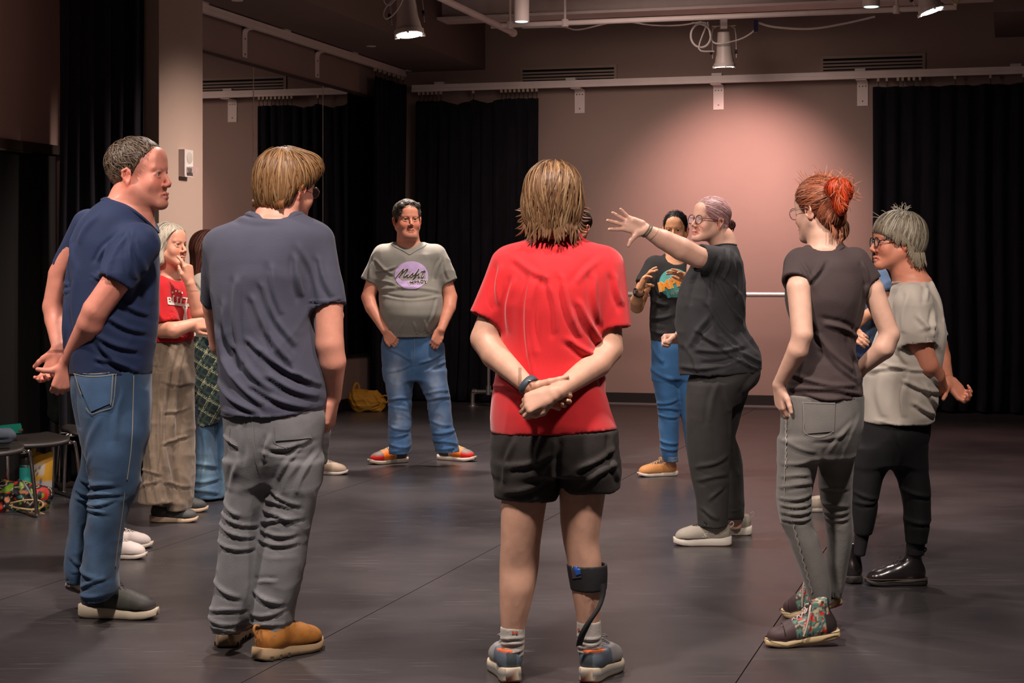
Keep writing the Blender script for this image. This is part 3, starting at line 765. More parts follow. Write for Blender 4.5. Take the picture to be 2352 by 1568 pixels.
# wall plates under the mirror
for k, v in enumerate((16.05, 16.42)):
    w = thing('wall_outlet', ('left' if k == 0 else 'right')+' one of two pale outlet plates low on left wall beside the corner curtain', 'outlet', R(UM+.45, v, .46), 'outlet plates by the corner')
    MB().rbox(UM+.43, UM+.437, v, v+.07, .40, .52).build('plate', WHITEM, w)
    MB().rbox(UM+.436, UM+.44, v+.02, v+.05, .42, .45).rbox(UM+.436, UM+.44, v+.02, v+.05, .47, .50).build('socket', mat('socket_grey', (.3, .27, .26), .5), w)
wall('wall_return', BLACKW, (UM+.0, UM+.43, 15.95, 16.6, .13, .9)) if False else None
# strobe on pillar
s = thing('fire_alarm_strobe', 'white fire alarm speaker and strobe on the pale pillar', 'fire alarm', R(-5.26, 10.4, 1.98))
a_ = (420-CX)/F; dd = -5.27/(a_*C16-S16); c0 = P(420, 375, dd); ya = R(1, 0); xa = R(0, 1); za = np.array([0, 0, 1.0])
MB().box(c0+ya*.022, xa, ya, za, .062, .022, .089).build('housing', WHITEM, s)
MB().lathe(c0+ya*.043+za*.035+xa*.008, ya, [(.040, 0), (.040, .003), (.034, .006), (.01, .008)], 28).build('speaker_grille', mat('grille_grey', (.45, .42, .38), .6), s, True)
MB().box(c0+ya*.062-za*.045+xa*.01, xa, ya, za, .045, .020, .020).build('strobe_lens', mat('clear_lens', (.85, .85, .85), .08, trans=.8), s)
MB().box(c0+ya*.052-za*.045+xa*.01, xa, ya, za, .030, .008, .010).build('strobe_reflector', CHROME, s)
MB().box(c0+ya*.034-za*.082, xa, ya, za, .056, .012, .010).build('lower_lip', WHITEM, s)
# ------------------------------------------------------------------ vents
def bw(px, py, off=0.0):   # photo point on back wall (off metres in front)
    a = (px-CX)/F; dd = (VB-off)/(C16+a*S16); return P(px, py, dd)
def u_of(px, off=0.0):
    p = bw(px, 600, off); return p[0]*C16-p[1]*S16
for k, (x0, x1, yt, lab) in enumerate(((1195, 1418, 156, 'slotted air vent on the back wall above the left curtain end'), (1884, 2126, 130, 'slotted air vent on the back wall high at the right'))):
    u0, u1 = u_of(x0), u_of(x1); zt = 3.425 if k == 0 else 3.430; zt = bw(x0, yt)[2]; zb = zt-.215
    v = thing('air_vent', lab, 'vent', R((u0+u1)/2, VB-.01, zb))
    MB().rbox(u0, u1, VB-.006, VB-.001, zb, zt).build('vent_backing', DARKV, v)
    MB().rbox(u0, u1, VB-.022, VB-.001, zt-.026, zt).rbox(u0, u1, VB-.022, VB-.001, zb, zb+.026).rbox(u0, u0+.03, VB-.022, VB-.001, zb+.026, zt-.026).rbox(u1-.03, u1, VB-.022, VB-.001, zb+.026, zt-.026).build('vent_frame', mat('vent_taupe', (.33, .25, .21), .6), v)
    nb = 5; H = (zt-zb-.052)
    for i in range(1, nb):
        zc = zb+.026+H*i/nb
        MB().rbox(u0+.03, u1-.03, VB-.02, VB-.008, zc-.0095, zc+.0095).build('slat', MATS['vent_taupe'], v)
# ------------------------------------------------------------------ curtain tracks
TR = .20; TZ = 3.24
t = thing('curtain_track', 'long white curtain track fixed along the back wall', 'curtain track', R(-2, VB-TR, TZ))
MB().rbox(-5.98, 2.5, VB-TR-.02, VB-TR+.02, TZ-.002, TZ+.036).rbox(-5.98, 2.5, VB-TR-.024, VB-TR+.024, TZ-.036, TZ-.006).rbox(-5.98, 2.5, VB-TR-.016, VB-TR+.016, TZ-.006, TZ-.002).build('rail', BEAMM, t)
for px in (1331, 1650, 1981):
    u = u_of(px, .02)
    MB().rbox(u-.052, u+.052, VB-.012, VB-.002, TZ-.28, TZ-.04).rbox(u-.052, u+.052, VB-TR, VB-.002, TZ-.046, TZ-.038).build('bracket', BEAMM, t)
    b = MB()
    for (du, dz) in ((-.03, -.09), (0, -.09), (.03, -.09), (0, -.235)): b.lathe(R(u+du, VB-.013, TZ+dz), R(0, -1)/1.0, [(.007, 0), (.007, .003), (.004, .006)], 10)
    tag(b.build('bracket_screws', mat('screw_grey', (.16, .12, .11), .4, metal=.6), t), kind='stuff')
for px in (1010, 1312, 1647, 1976, 2333):
    u = u_of(px, TR); MB().rbox(u-.05, u+.05, VB-TR-.03, VB-TR+.03, TZ+.036, TZ+.060).build('track_clip', WHITEM, t)
t2 = thing('curtain_track', 'white curtain track running high along the mirrored left wall', 'curtain track', R(UM+.13, 13.5, 3.39))
U2 = UM+.13
MB().rbox(U2-.022, U2+.022, 10.9, 17.05, 3.358, 3.388).rbox(U2-.016, U2+.016, 10.9, 17.05, 3.388, 3.426).build('rail', BEAMM, t2)
def lw(px): # v on left wall for column px at offset plane U2
    a = (px-CX)/F; k = a*C16-S16; dd = U2/k; X = a*dd; return X*S16+dd*C16
for px in (593, 757):
    v = lw(px)
    MB().rbox(UM+.002, UM+.010, v-.045, v+.045, 3.135, 3.33).build('bracket', BEAMM, t2)
    pts = [R(UM+.006, v, 3.32), R(UM+.012, v, 3.355), R(UM+.045, v, 3.372), R(U2, v, 3.375)]
    b = MB(); sp = spline(pts, 5)
    for i in range(len(sp)-1):
        c = (sp[i]+sp[i+1])/2; ax = sp[i+1]-sp[i]; L_ = np.linalg.norm(ax); ax = ax/L_; vv = np.array([S16, C16, 0]); b.box(c, ax, vv, np.cross(ax, vv), L_/2, .045, .004)
    b.build('bracket_arm', BEAMM, t2)
    b = MB()
    for dz in (3.16, 3.29): b.lathe(R(UM+.011, v, dz), R(1, 0), [(.008, 0), (.008, .003), (.004, .006)], 10)
    tag(b.build('bracket_screws', MATS['screw_grey'], t2), kind='stuff')
for px in (465, 655, 812, 935):
    v = lw(px); MB().rbox(U2-.03, U2+.03, v-.06, v+.06, 3.426, 3.45).build('track_clip', WHITEM, t2)
# ------------------------------------------------------------------ black curtains
VELV = mat('black_velvet', (.011, .010, .015), .95, bump=.5, bscale=300, var=.25, vscale=14, sheen=.04, spec=.15, stretch=(1, 1, .25))
GLI = mat('glider_plastic', (.50, .40, .30), .5)
def curtain(label, a, b, zt, zb, nfold, amp, group, glid=(), top=None, lean=0.0, puddle=.0, seed=1, gz=TZ-.036):
    a = np.asarray(a, float); b = np.asarray(b, float); ax = b-a; L = np.linalg.norm(ax); ax /= L; nr = np.array([ax[1], -ax[0], 0])
    c = thing('black_curtain', label, 'curtain', ((a+b)/2)[:2].tolist()+[0], group)
    nx = int(nfold*12); nz = 24; V = []; Fc = []; rg = np.random.default_rng(seed); ph = np.cumsum(rg.uniform(.6, 1.5, nx+2)); ph = ph/ph[-1]*nfold*2*math.pi
    am = np.interp(np.arange(nx+1), np.linspace(0, nx, nfold+1), rg.uniform(.55, 1.25, nfold+1))*amp
    for j in range(nz+1):
        q = j/nz
        for i in range(nx+1):
            s = i/nx; w = np.sin(ph[i])*am[i]*(.75+.35*q)+.012*math.sin(ph[i]*.37+q*3)+.006*math.sin(ph[i]*2.3+q*5)
            zz = (zt if top is None else top(s))*(1-q)+zb*q
            sx = s+lean*q*(1-s) + .012*math.sin(q*7+s*9)*q/L
            out = puddle*max(0, q-.93)/.07*(.5+.5*math.sin(ph[i]*.5))
            V.append(a+ax*sx*L+nr*(w+out)+np.array([0, 0, zz-a[2]]))
    for j in range(nz):
        for i in range(nx): k = j*(nx+1)+i; Fc.append((k, k+1, k+nx+2, k+nx+1))
    o = obj('curtain_cloth', V, Fc, VELV, c); o.modifiers.new('thickness', 'SOLIDIFY').thickness = .006
    for g in glid:
        p = a+ax*g*L; zz = zt if top is None else top(g)
        MB().box((p[0], p[1], gz-.012), ax, nr, (0, 0, 1), .011, .014, .020).build('glider', GLI, c)
        MB().tube([(p[0], p[1], gz-.03), (p[0]+ax[0]*.004, p[1], (gz+zz)/2-.01), (p[0], p[1], zz-.015)], .004, 6).build('hook_tie', BLACKP, c)
    return c
def sag(zt, pts, depth):
    def f(s):
        d = min(abs(s-p) for p in pts); return zt-depth*min(1, d*6)
    return f
ga = u_of(972, TR); gb = u_of(1237, TR)
gl = list(np.linspace(.02, .20, 6))+[.47]+list(np.linspace(.70, .985, 9))
curtain('black floor-length curtain on the back wall track beside the corner', R(-5.93, VB-TR), R(gb, VB-TR), 3.07, .02, 11, .045, 'black curtains', gl, sag(3.11, gl, .06), lean=-.02, seed=3, puddle=.05)
gc = u_of(2006, TR)
gl2 = [.02, .055, .10, .12, .145, .165, .19, .33, .47, .60, .64, .66, .69, .71]+list(np.linspace(.76, .99, 8))
curtain('wide black floor-length curtain on the back wall at the right', R(gc, VB-TR), R(2.45, VB-TR), 3.09, .02, 22, .05, 'black curtains', [g*.62 for g in gl2]+[.7, .8, .9, .98], sag(3.12, [g*.62 for g in gl2], .05), seed=5, puddle=.12)
curtain('black curtain hanging from the side track over the mirror end in the corner', R(U2, 16.15), R(U2, 17.05), 3.27, .02, 7, .045, 'black curtains', (.05, .2, .35, .5, .65, .8, .95), seed=8, gz=3.358)
curtain('black curtain hanging between the doorway and the pale pillar at far left', R(-5.74, 9.72), R(-5.33, 10.06), 3.43, .02, 6, .045, 'black curtains', (), seed=11)
curtain('wide black curtain along the right side wall', R(2.4, 17.0), R(2.4, 3), 3.3, .02, 60, .05, 'black curtains', (), seed=12)
# ------------------------------------------------------------------ ceiling steel, pipes, lamps
bm = thing('ceiling_beam', 'white painted steel beam crossing under the ceiling', 'beam', R(-2, 15.9, 3.76))
MB().rbox(-5.25, 2.6, 15.72, 16.05, 3.735, 3.76).rbox(-5.25, 2.6, 15.87, 15.90, 3.76, 4.2).rbox(-5.25, 2.6, 15.72, 16.05, 4.2, 4.225).build('beam_steel', BEAMM, bm)
dk = thing('ceiling_duct', 'broad pale duct above the pipe grid, cut off by the top edge', 'duct', R(-2, 14, 4.0))
MB().rbox(-4.55, 2.6, 13.9, 15.5, 3.87, 4.3).build('duct_body', BEAMM, dk)
PZ = 3.60; PV = 15.35
pg = thing('lighting_pipe', 'white lighting pipe running parallel to the back wall', 'pipe', R(-2, PV, PZ))
b = MB(); b.tube([R(-4.60, PV, PZ), R(-.45, PV, PZ)], .024, 16); b.build('pipe', BEAMM, pg, True)
for u in (-4.42, -3.9, -.95):
    MB().tube([R(u, PV, PZ+.02), R(u, PV, CH)], .012, 8).lathe(R(u, PV, PZ-.035), (0, 0, 1), [(.03, 0), (.034, .01), (.034, .06), (.03, .07)], 14).build('hanger', BEAMM, pg, True)
pl = thing('lighting_pipe', 'white lighting pipe running down the room toward the camera', 'pipe', R(-4.52, 12, PZ+.02))
b = MB(); b.tube([R(-4.52, PV+.45, PZ-.005), R(-4.52, 8, PZ-.005)], .030, 16); b.build('pipe', BEAMM, pl, True)
b = MB().lathe(R(-4.52, PV+.42, PZ-.005), R(0, 1), [(.038, 0), (.038, .05), (.03, .06)], 16); b.build('pipe_cap', BEAMM, pl, True)
def cable(label, pts, r=.008, col=None, n=8, g='lighting cables'):
    o = MB().tube(spline(pts, n), r, 7).build('lighting_cable', col or WHITEM, None, True); return tag(o, label, 'cable', g)
cable('pale cable tied beside the near-running pipe at top', [P(1020, -8, 14.5), P(1060, 22, 14.9), P(1112, 43, 15.5), P(1160, 58, 16.2)], .010)
cable('thin white cable draped along the cross pipe left of the middle lamp', [P(1200, 64, 16.3), P(1290, 62, 16.1), P(1330, 68, 16.05), P(1420, 50, 16), P(1500, 58, 15.9), P(1560, 58, 15.9), P(1612, 50, 15.8)], .007)
lp = [P(1612+22*math.cos(a)*(1+.06*a/6)-2, 82+26*math.sin(a)*(1+.05*a/6), 15.75+.01*a) for a in np.linspace(-1.5, 11.5, 22)]
cable('white cable coiled in loops beside the middle stage lamp', [P(1590, 52, 15.8)]+lp+[P(1605, 112, 15.75), P(1640, 118, 15.8)], .007, n=4)
cable('thin white cable hanging from pipe to the middle stage lamp', [P(1625, 50, 15.8), P(1636, 94, 15.8), P(1660, 99, 15.75), P(1700, 90, 15.8), P(1728, 74, 15.8), P(1734, 62, 15.8)], .007)
cable('white cable sagging right from a blue connector under the pipe', [P(1740, 52, 15.8), P(1780, 62, 15.8), P(1860, 66, 15.7), P(1940, 54, 15.6), P(2010, 38, 15.5)], .010)
o = MB().box(P(1736, 60, 15.78), (1, 0, 0), (0, 1, 0), (0, 0, 1), .018, .018, .055).build('cable_connector', mat('navy_connector', (.01, .012, .06), .4)); tag(o, 'dark blue plug connector clipped under the cross pipe', 'connector')
LENS = mat('lit_lamp_lens', (1, .9, .86), .3, emit=(1.0, .84, .80), estr=22)
CYAN = mat('lit_cyan_lens', (.5, .9, .85), .3, emit=(.55, .95, .88), estr=1.6)
LAMPB = mat('lamp_white_body', (.50, .43, .40), .45, var=.05)
def stage_lamp(label, c, aim, d, hang, s=1.0, yoke='front'):
    c = np.asarray(c, float); ax = np.asarray(aim, float); ax /= np.linalg.norm(ax)
    t = thing('stage_lamp', label, 'stage light', c, 'stage lamps on the pipe grid')
    r = .098*s
    MB().lathe(c, ax, [(.045*s, -.34*s), (.062*s, -.335*s), (.068*s, -.26*s), (.080*s, -.12*s), (r, -.02*s), (r*1.03, 0)], 28).build('lamp_can', LAMPB, t, True)
    MB().lathe(c, ax, [(r*1.06, -.03*s), (r*1.10, -.028*s), (r*1.10, .004*s), (r*.98, .006*s)], 28).build('lens_ring', LAMPB, t, True)
    MB().lathe(c+ax*.005*s, ax, [(r*.93, 0), (r*.93, .004)], 28).build('lens', LENS, t, True)
    b = MB(); sd = np.cross(ax, [0, 1, 0]); sd /= np.linalg.norm(sd); up = -ax
    for q in (-1, 1):
        b.box(c+sd*q*(r+.02*s)-ax*.19*s, sd, np.cross(sd, ax), ax, .003*s, .014*s, .11*s)
    b.box(c-ax*.395*s, sd, np.cross(sd, ax), ax, (r+.02*s), .014*s, .003*s)
    for q in (-1, 1): b.tube([c+sd*q*(r+.02*s)-ax*.30*s, c+sd*q*(r+.01*s)-ax*.37*s, c+sd*q*r*.7-ax*.395*s], .005*s, 6)
    b.build('yoke', LAMPB, t)
    MB().lathe(c+sd*(-(r+.03*s))-ax*.14*s, sd, [(.024*s, -.012), (.024*s, .01), (.012, .012)], 16).build('tilt_knob', BLACKP, t, True)
    MB().lathe(c+sd*((r+.015*s))-ax*.14*s, sd, [(.024*s, -.006), (.024*s, .014), (.012, .016)], 16).build('tilt_knob', BLACKP, t, True)
    b = MB().tube([c-ax*.395*s, hang], .012*s, 8); b.build('hanger_stem', LAMPB, t, True)
    h = np.asarray(hang); MB().box(h, (1, 0, 0), (0, 1, 0), (0, 0, 1), .03, .03, .045).build('pipe_clamp', LAMPB, t)
    b = MB()
    for k in range(3):
        a = 2*math.pi*k/3+.5; e = sd*math.cos(a)+np.cross(sd, ax)*math.sin(a); b.box(c+e*r*1.12+ax*.004, e, np.cross(e, ax), ax, .016*s, .007*s, .012*s)
    tag(b.build('lens_clips', WHITEM, t), kind='stuff')
    return t
stage_lamp('conical white stage lamp shining at top left of centre beside the near-running pipe', P(940, 78, 12.6), (.10, -.10, -1), 12.6, P(926, -30, 12.6), 1.0)
stage_lamp('white stage lamp shining down the back wall from the middle of the cross pipe', P(1664, 152, 15.9), (.03, .10, -1), 15.9, P(1662, 55, 15.75), .92)
stage_lamp('tilted white stage lamp shining at the top right end of the cross pipe', P(2140, 24, 14.2), (.32, -.10, -1), 14.2, P(2104, -50, 14.2), 1.0)
spot('lamp_beam', P(1668, 160, 15.8), P(1700, 500, 17.35), 330, PINK, 84, 1, .09)
spot('lamp_beam', P(940, 90, 12.5), P(900, 1000, 13), 480, WARM, 100, .8, .09)
spot('lamp_beam', P(2150, 34, 14.1), P(2150, 900, 13.2), 160, PINK, 90, .8, .09)
cable('loops of thin white cable beside the conical lamp at top left', [P(880, -10, 12.5), P(884, 6, 12.5), P(893, 12, 12.5), P(905, 2, 12.5), P(918, -12, 12.5), P(890, 12, 12.5), P(881, 32, 12.5), P(888, 43, 12.5), P(905, 32, 12.5), P(920, 10, 12.5), P(926, -6, 12.5)], .0055, n=5)
cable('short loop of yellowish cable at the top right corner lamp', [P(2180, -8, 14.2), P(2190, 6, 14.2), P(2198, 10, 14.2), P(2205, -6, 14.2)], .006, mat('yellow_cable', (.5, .4, .12), .5))
for px, py, dd, r, lab in ((1198, 50, 15.0, .066, 'white cylinder downlight with greenish lens at top near centre'), (2001, 16, 14.6, .072, 'white cylinder downlight with greenish lens at the top right')):
    c = P(px, py, dd); t = thing('downlight', lab, 'downlight', c, 'cylinder downlights')
    MB().lathe(c, (0, 0, 1), [(r*.82, .004), (r, 0), (r, .3), (r, CH-c[2])], 28).build('cylinder', BEAMM, t, True)
    MB().lathe(c+np.array([0, 0, -.002]), (0, 0, 1), [(r*.80, 0), (r*.80, .005)], 24).build('lens', CYAN, t, True)
# ------------------------------------------------------------------ portable ballet barre
br = thing('ballet_barre', 'silver pipe ballet barre standing along the back wall', 'ballet barre', R(-3, VB-.45, 0))
PIPE = mat('galvanized_pipe', (.55, .53, .52), .32, metal=.9)
VP = VB-.75
def pv(px, py, v): a = (px-CX)/F; return P(px, py, v/(C16+a*S16))
x0 = pv(1122, 674, VP); x1 = pv(2085, 674, VP); zb = x0[2]; ub = lambda p: p[0]*C16-p[1]*S16
MB().tube([R(ub(x0), VP, zb), R(ub(x1), VP, zb)], .024, 16).build('rail', mat('pale_barre', (.75, .70, .68), .3, metal=.4), br, True)
for pu in (ub(x0), ub(x1)):
    MB().tube([R(pu, VP, .15), R(pu, VP, zb)], .017, 12).build('post', PIPE, br, True)
    b = MB()
    for q in (-1, 1):
        b.tube(spline([R(pu, VP, .15), R(pu-.10*q, VP+.22*q*.0, .15), R(pu-.15*q, VP, .145), R(pu-.165*q, VP, .12), R(pu-.165*q, VP, .004)], 5), .021, 12)
        b.lathe(R(pu-.165*q, VP, 0), (0, 0, 1), [(.055, 0), (.055, .008), (.028, .014), (.026, .03)], 22)
        b.lathe(R(pu-.145*q, VP, .15), R(1, 0), [(.027, -.02), (.027, .02)], 14)
    b.lathe(R(pu, VP, .12), (0, 0, 1), [(.028, 0), (.028, .09)], 14); b.build('base_fitting', PIPE, br, True)
# ------------------------------------------------------------------ yellow bag on the floor
def G(px, py): d_ = EYE*F/(py-HY); return P(px, py, d_)   # point on the floor
c = G(845, 944); c[1] -= .02
bg = thing('shoulder_bag', 'mustard yellow shoulder bag slumped on floor by the left wall', 'bag', (c[0], c[1], 0))
YEL = mat('mustard_canvas', (.52, .24, .015), .75, bump=.4, bscale=90, var=.12, vscale=12)
d_ = c[1]; fb = Field(); q = lambda x, y, o=0: P(x, y, d_+o)
fb.cone(q(826, 922), q(868, 926), .085, .075, k=.05); fb.cone(q(818, 912), q(862, 912), .07, .06, k=.05); fb.cone(q(822, 936, -.03), q(862, 938, -.03), .05, .045, k=.04)
fb.cut(lambda x, y, z: .003-z+0*x)
V, Q = fb.mesh(.008); V = wrinkle(V, Q, d_, [(812, 900, 830, 938, 3, 14), (830, 905, 850, 925, 3, -10), (840, 938, 872, 932, 2.5, 10), (862, 905, 874, 925, 3, 12)], [(14, 12, 12, 16, 850, 960)]); obj('bag_body', V, Q, YEL, bg)
MB().tube(spline([q(810, 915, -.05), q(812, 892, -.04), q(818, 880, -.02), q(824, 886, 0), q(826, 902, 0)], 6), .012, 8).build('handle', YEL, bg, True)
MB().tube(spline([q(872, 912, -.04), q(884, 908, -.06), q(892, 912, -.05), q(888, 924, -.06), q(874, 918, -.05)], 6), .008, 7).build('strap', YEL, bg, True)
b = MB().tube(spline([q(808, 930, -.10), q(830, 934, -.12), q(852, 934, -.11), q(872, 928, -.08)], 5), .004, 6); b.build('zip_piping', mat('dark_zip', (.12, .07, .01), .5), bg, True)
# ------------------------------------------------------------------ chairs at the left edge
SEAT = mat('dark_chair_shell', (.035, .028, .026), .42, bump=.1, bscale=90)
def chair(label, cpx, cpy, d, yaw):
    """backless stacking stool: curved dark seat on a chrome sled frame at both sides"""
    c = P(cpx, cpy, d); t = thing('stacking_stool', label, 'stool', (c[0], c[1], 0), 'stools along the left wall')
    a = math.radians(yaw); fx = np.array([math.cos(a), math.sin(a), 0]); sx = np.array([-fx[1], fx[0], 0]); zz = c[2]; W = .235; Lh = .22
    V = []; Fc = []; n, m = 14, 12
    for side_ in (0, 1):
        for j in range(m+1):
            for i in range(n+1):
                s_ = -1+2*i/n; t_ = -1+2*j/m; r_ = 1-.18*max(0, abs(s_*t_))**2
                h = .012*s_*s_-.028*max(0, t_-.55)**2*4-.012*(1-t_*t_)-side_*.022
                V.append(np.array([c[0], c[1], zz])+sx*s_*W*r_+fx*t_*Lh*r_+np.array([0, 0, h]))
    K = (n+1)*(m+1)
    for j in range(m):
        for i in range(n): k = j*(n+1)+i; Fc.append((k, k+1, k+n+2, k+n+1)); Fc.append((K+k+n+1, K+k+n+2, K+k+1, K+k))
    rim = [i for i in range(n+1)]+[j*(n+1)+n for j in range(1, m+1)]+[m*(n+1)+i for i in range(n-1, -1, -1)]+[j*(n+1) for j in range(m-1, 0, -1)]
    for i in range(len(rim)): a1, b1 = rim[i], rim[(i+1) % len(rim)]; Fc.append((b1, a1, K+a1, K+b1))
    obj('seat', V, Fc, SEAT, t)
    for q_ in (-1, 1):
        p = lambda f_, z_, w_=1.0: np.array([c[0], c[1], 0])+fx*f_+sx*q_*W*w_+np.array([0, 0, z_])
        MB().tube(spline([p(.0, zz-.03, .7), p(-.16, zz-.025, .9), p(-.19, zz-.06, .98), p(-.235, .05, 1.05), p(-.235, .012, 1.05), p(-.17, .011, 1.05), p(.17, .011, 1.05), p(.235, .014, 1.05), p(.235, .06, 1.05), p(.19, zz-.06, .98), p(.17, zz-.025, .9), p(.0, zz-.03, .7)], 5), .0105, 10).build('sled_frame', CHROME, t, True)
    MB().tube([p(.17, zz-.03, -.9), p(.17, zz-.03, .9)], .009, 8).tube([p(-.16, zz-.04, -.95), p(-.16, zz-.04, .95)], .009, 8).build('cross_bar', CHROME, t, True)
    return t
chair('dark low stool with chrome sled legs behind the floral tote, teal folder on its seat', 60, 1004, 10.25, -55)
chair('dark low stool cut off by the left edge with folded blue-grey cloth on it', -52, 1024, 9.55, -55)
chair('dark low stool partly hidden behind the man in navy, pale jacket on it', 232, 980, 10.8, -70)
c = P(15, 984, 10.2)
t = thing('teal_folder', 'teal plastic folder lying on the far dark stool', 'folder', c)
o = MB(); TL = mat('teal_plastic', (.0, .16, .11), .4); o.box(P(6, 990, 10.1)+np.array([0, 0, .008]), (.94, .30, .08), (-.3, .94, 0), (0, -.08, 1), .105, .09, .020); o.build('folder_body', TL, t)
MB().box(P(46, 987, 10.05), (1, 0, 0), (0, 1, 0), (0, 0, 1), .014, .01, .006).build('clasp', mat('gold_clasp', (.7, .6, .4), .3, metal=1), t)
cl = thing('folded_cloth', 'blue-grey folded garment on the near dark stool at left edge', 'garment', P(0, 1005, 9.5))
fb = Field(); qq = lambda x, y, o=0: P(x, y, 9.45+o)
fb.cone(qq(-60, 1000), qq(22, 1000), .040, .030, k=.02); fb.cone(qq(-60, 1000, .16), qq(18, 998, .16), .04, .03, k=.05); fb.cone(qq(-60, 1011, .05), qq(20, 1010, .05), .022, .018, k=.02)
V, Q = fb.mesh(.007); V = wrinkle(V, Q, 9.5, [(-20, 1002, 30, 1004, 2.5, -16)], [(9, 6, 14, 20, 900, 1100)]); obj('cloth_folds', V, Q, cloth_mat('blue_grey_cloth', (.06, .075, .10)), cl)
jk = thing('hanging_jacket', 'dark grey-green jacket over the stool behind the man in navy', 'jacket', P(150, 900, 11.2))
fb = Field(); qq = lambda x, y, o=0: P(x, y, 11.15+o)
fb.chain([qq(140, 868), qq(146, 900), qq(134, 948)], [.10, .09, .07], k=.05); fb.chain([qq(166, 872), qq(170, 905), qq(174, 950)], [.06, .06, .05], k=.04)
V, Q = fb.mesh(.01); V = wrinkle(V, Q, 11.2, [(150, 880, 140, 940, 4, -20), (168, 880, 168, 945, 3, 12)], [(12, 12, 12, 4, 800, 1000)]); obj('jacket_cloth', V, Q, cloth_mat('dark_green_grey', (.020, .026, .024)), jk)
# bottle
c = G(58, 1150); bt = thing('water_bottle', 'teal insulated bottle with dark lid under the stool', 'bottle', (c[0], c[1], 0))
dd = c[1]; k = dd/F
MB().lathe((c[0], c[1], 0), (0, 0, 1), [(.030, 0), (.034, .004), (.034, .20), (.030, .215), (.024, .222)], 22).build('bottle_body', mat('teal_enamel', (.02, .30, .27), .35, var=.05), bt, True)
MB().lathe((c[0], c[1], .20), (0, 0, 1), [(.036, 0), (.036, .008)], 22).build('chrome_ring', CHROME, bt, True)
MB().lathe((c[0], c[1], .208), (0, 0, 1), [(.031, 0), (.031, .040), (.028, .048), (.010, .052)], 22).build('lid', mat('dark_lid', (.05, .045, .04), .35), bt, True)
# snack bag
c = G(95, 1150); sb = thing('snack_bag', 'yellow and white snack bag standing under the stool', 'snack bag', (c[0], c[1], 0))
dd = c[1]; V = []; Fc = []; C = []; n, m = 10, 16
w0, h0 = 46*dd/F, 108*dd/F
for side_ in (1, -1):
    for j in range(m+1):
        for i in range(n+1):
            s_ = i/n; t_ = j/m; bul = math.sin(s_*math.pi)**.7*math.sin(min(1, t_*1.05)*math.pi*.93+.12)*.035
            V.append((c[0]-w0/2+s_*w0+.012*t_, c[1]-side_*bul, .006+h0*t_+.006*math.sin(s_*9)*(t_ > .9)))
            col = (.50, .25, .015) if t_ > .40 else (.42, .38, .34)
            if .52 < t_ < .76 and .05 < s_ < .62: col = (.45, .38, .30)
            if .56 < t_ < .72 and .18 < s_ < .5 and (i+j) % 3 == 0: col = (.08, .05, .03)
            if .34 < t_ < .44 and .42 < s_ < .6: col = (.02, .09, .20)
            C.append(col)
K = (n+1)*(m+1)
for j in range(m):
    for i in range(n): k = j*(n+1)+i; Fc.append((k, k+1, k+n+2, k+n+1)); Fc.append((K+k+n+1, K+k+n+2, K+k+1, K+k))
obj('bag_film', V, Fc, PAINT, sb, cols=np.array(C))
MB().box((c[0]-w0*.38, c[1], h0+.012), (1, 0, .1), (0, 1, 0), (0, 0, 1), .012, .006, .022).build('torn_flap', mat('yellow_film', (.5, .3, .03), .4), sb)
# floral tote
c = G(60, 1178); c[1] += .1; tt = thing('floral_tote', 'black drawstring tote printed with bright flowers on the floor at left', 'bag', (c[0], c[1], 0))
fb = Field(); dd = c[1]; q = lambda x, y, o=0: P(x, y, dd+o)
fb.cone(q(10, 1150), q(90, 1145), .09, .06, k=.05); fb.cone(q(-10, 1135), q(30, 1130), .07, .06, k=.05); fb.cone(q(60, 1128), q(98, 1130), .055, .04, k=.04); fb.cone(q(0, 1168), q(80, 1170), .05, .035, k=.04)
fb.cut(lambda x, y, z: .003-z+0*x); V, Q = fb.mesh(.0065); V = wrinkle(V, Q, dd, (), [(18, 12, 12, 12, 1000, 1300)])
n1 = vnoise(V[:, 0]*26, V[:, 1]*26, V[:, 2]*26, 2); n2 = vnoise(V[:, 0]*34+9, V[:, 1]*34, V[:, 2]*34, 8); C = np.tile((.012, .012, .014), (len(V), 1))
for cc, mk in (((.45, .02, .01), n1 > .72), ((.16, .30, .02), (n2 > .74)), ((.6, .25, .12), (n1 < .24)), ((.05, .22, .18), (n2 < .2)), ((.5, .42, .3), (n1 > .5) & (n1 < .53))): C[mk] = cc
obj('tote_cloth', V, Q, PAINT, tt, cols=C)
GOLD = mat('tan_cord', (.45, .30, .12), .5)
MB().tube(spline([q(24, 1155, -.15), q(60, 1148, -.17), q(92, 1150, -.16), q(98, 1162, -.17), q(80, 1170, -.18), q(40, 1166, -.18), q(22, 1160, -.16)], 6), .005, 7).build('drawstring', GOLD, tt, True)
MB().tube(spline([q(52, 1104, -.1), q(68, 1130, -.14), q(84, 1165, -.15), q(92, 1178, -.14), q(104, 1182, -.13)], 6), .005, 7).build('strap', mat('grey_strap', (.2, .18, .17), .6), tt, True)
MB().box(q(98, 1181, -.13), (.8, .3, -.3), (0, 1, 0), (.3, 0, .8), .022, .01, .008).build('buckle', GOLD, tt)
# ------------------------------------------------------------------ people
def person(label, px, D):
    p = P(px, HY, D); return thing('person', label, 'person', (p[0], p[1], 0), 'people standing in a circle')
def inset(st, a=0): return st
def arm(fl, pts, rs, k=.006): fl.chain(pts, rs, k=k)
DEN = cloth_mat('blue_denim', (.045, .10, .20), var=.22, bump=.4, bscale=260)

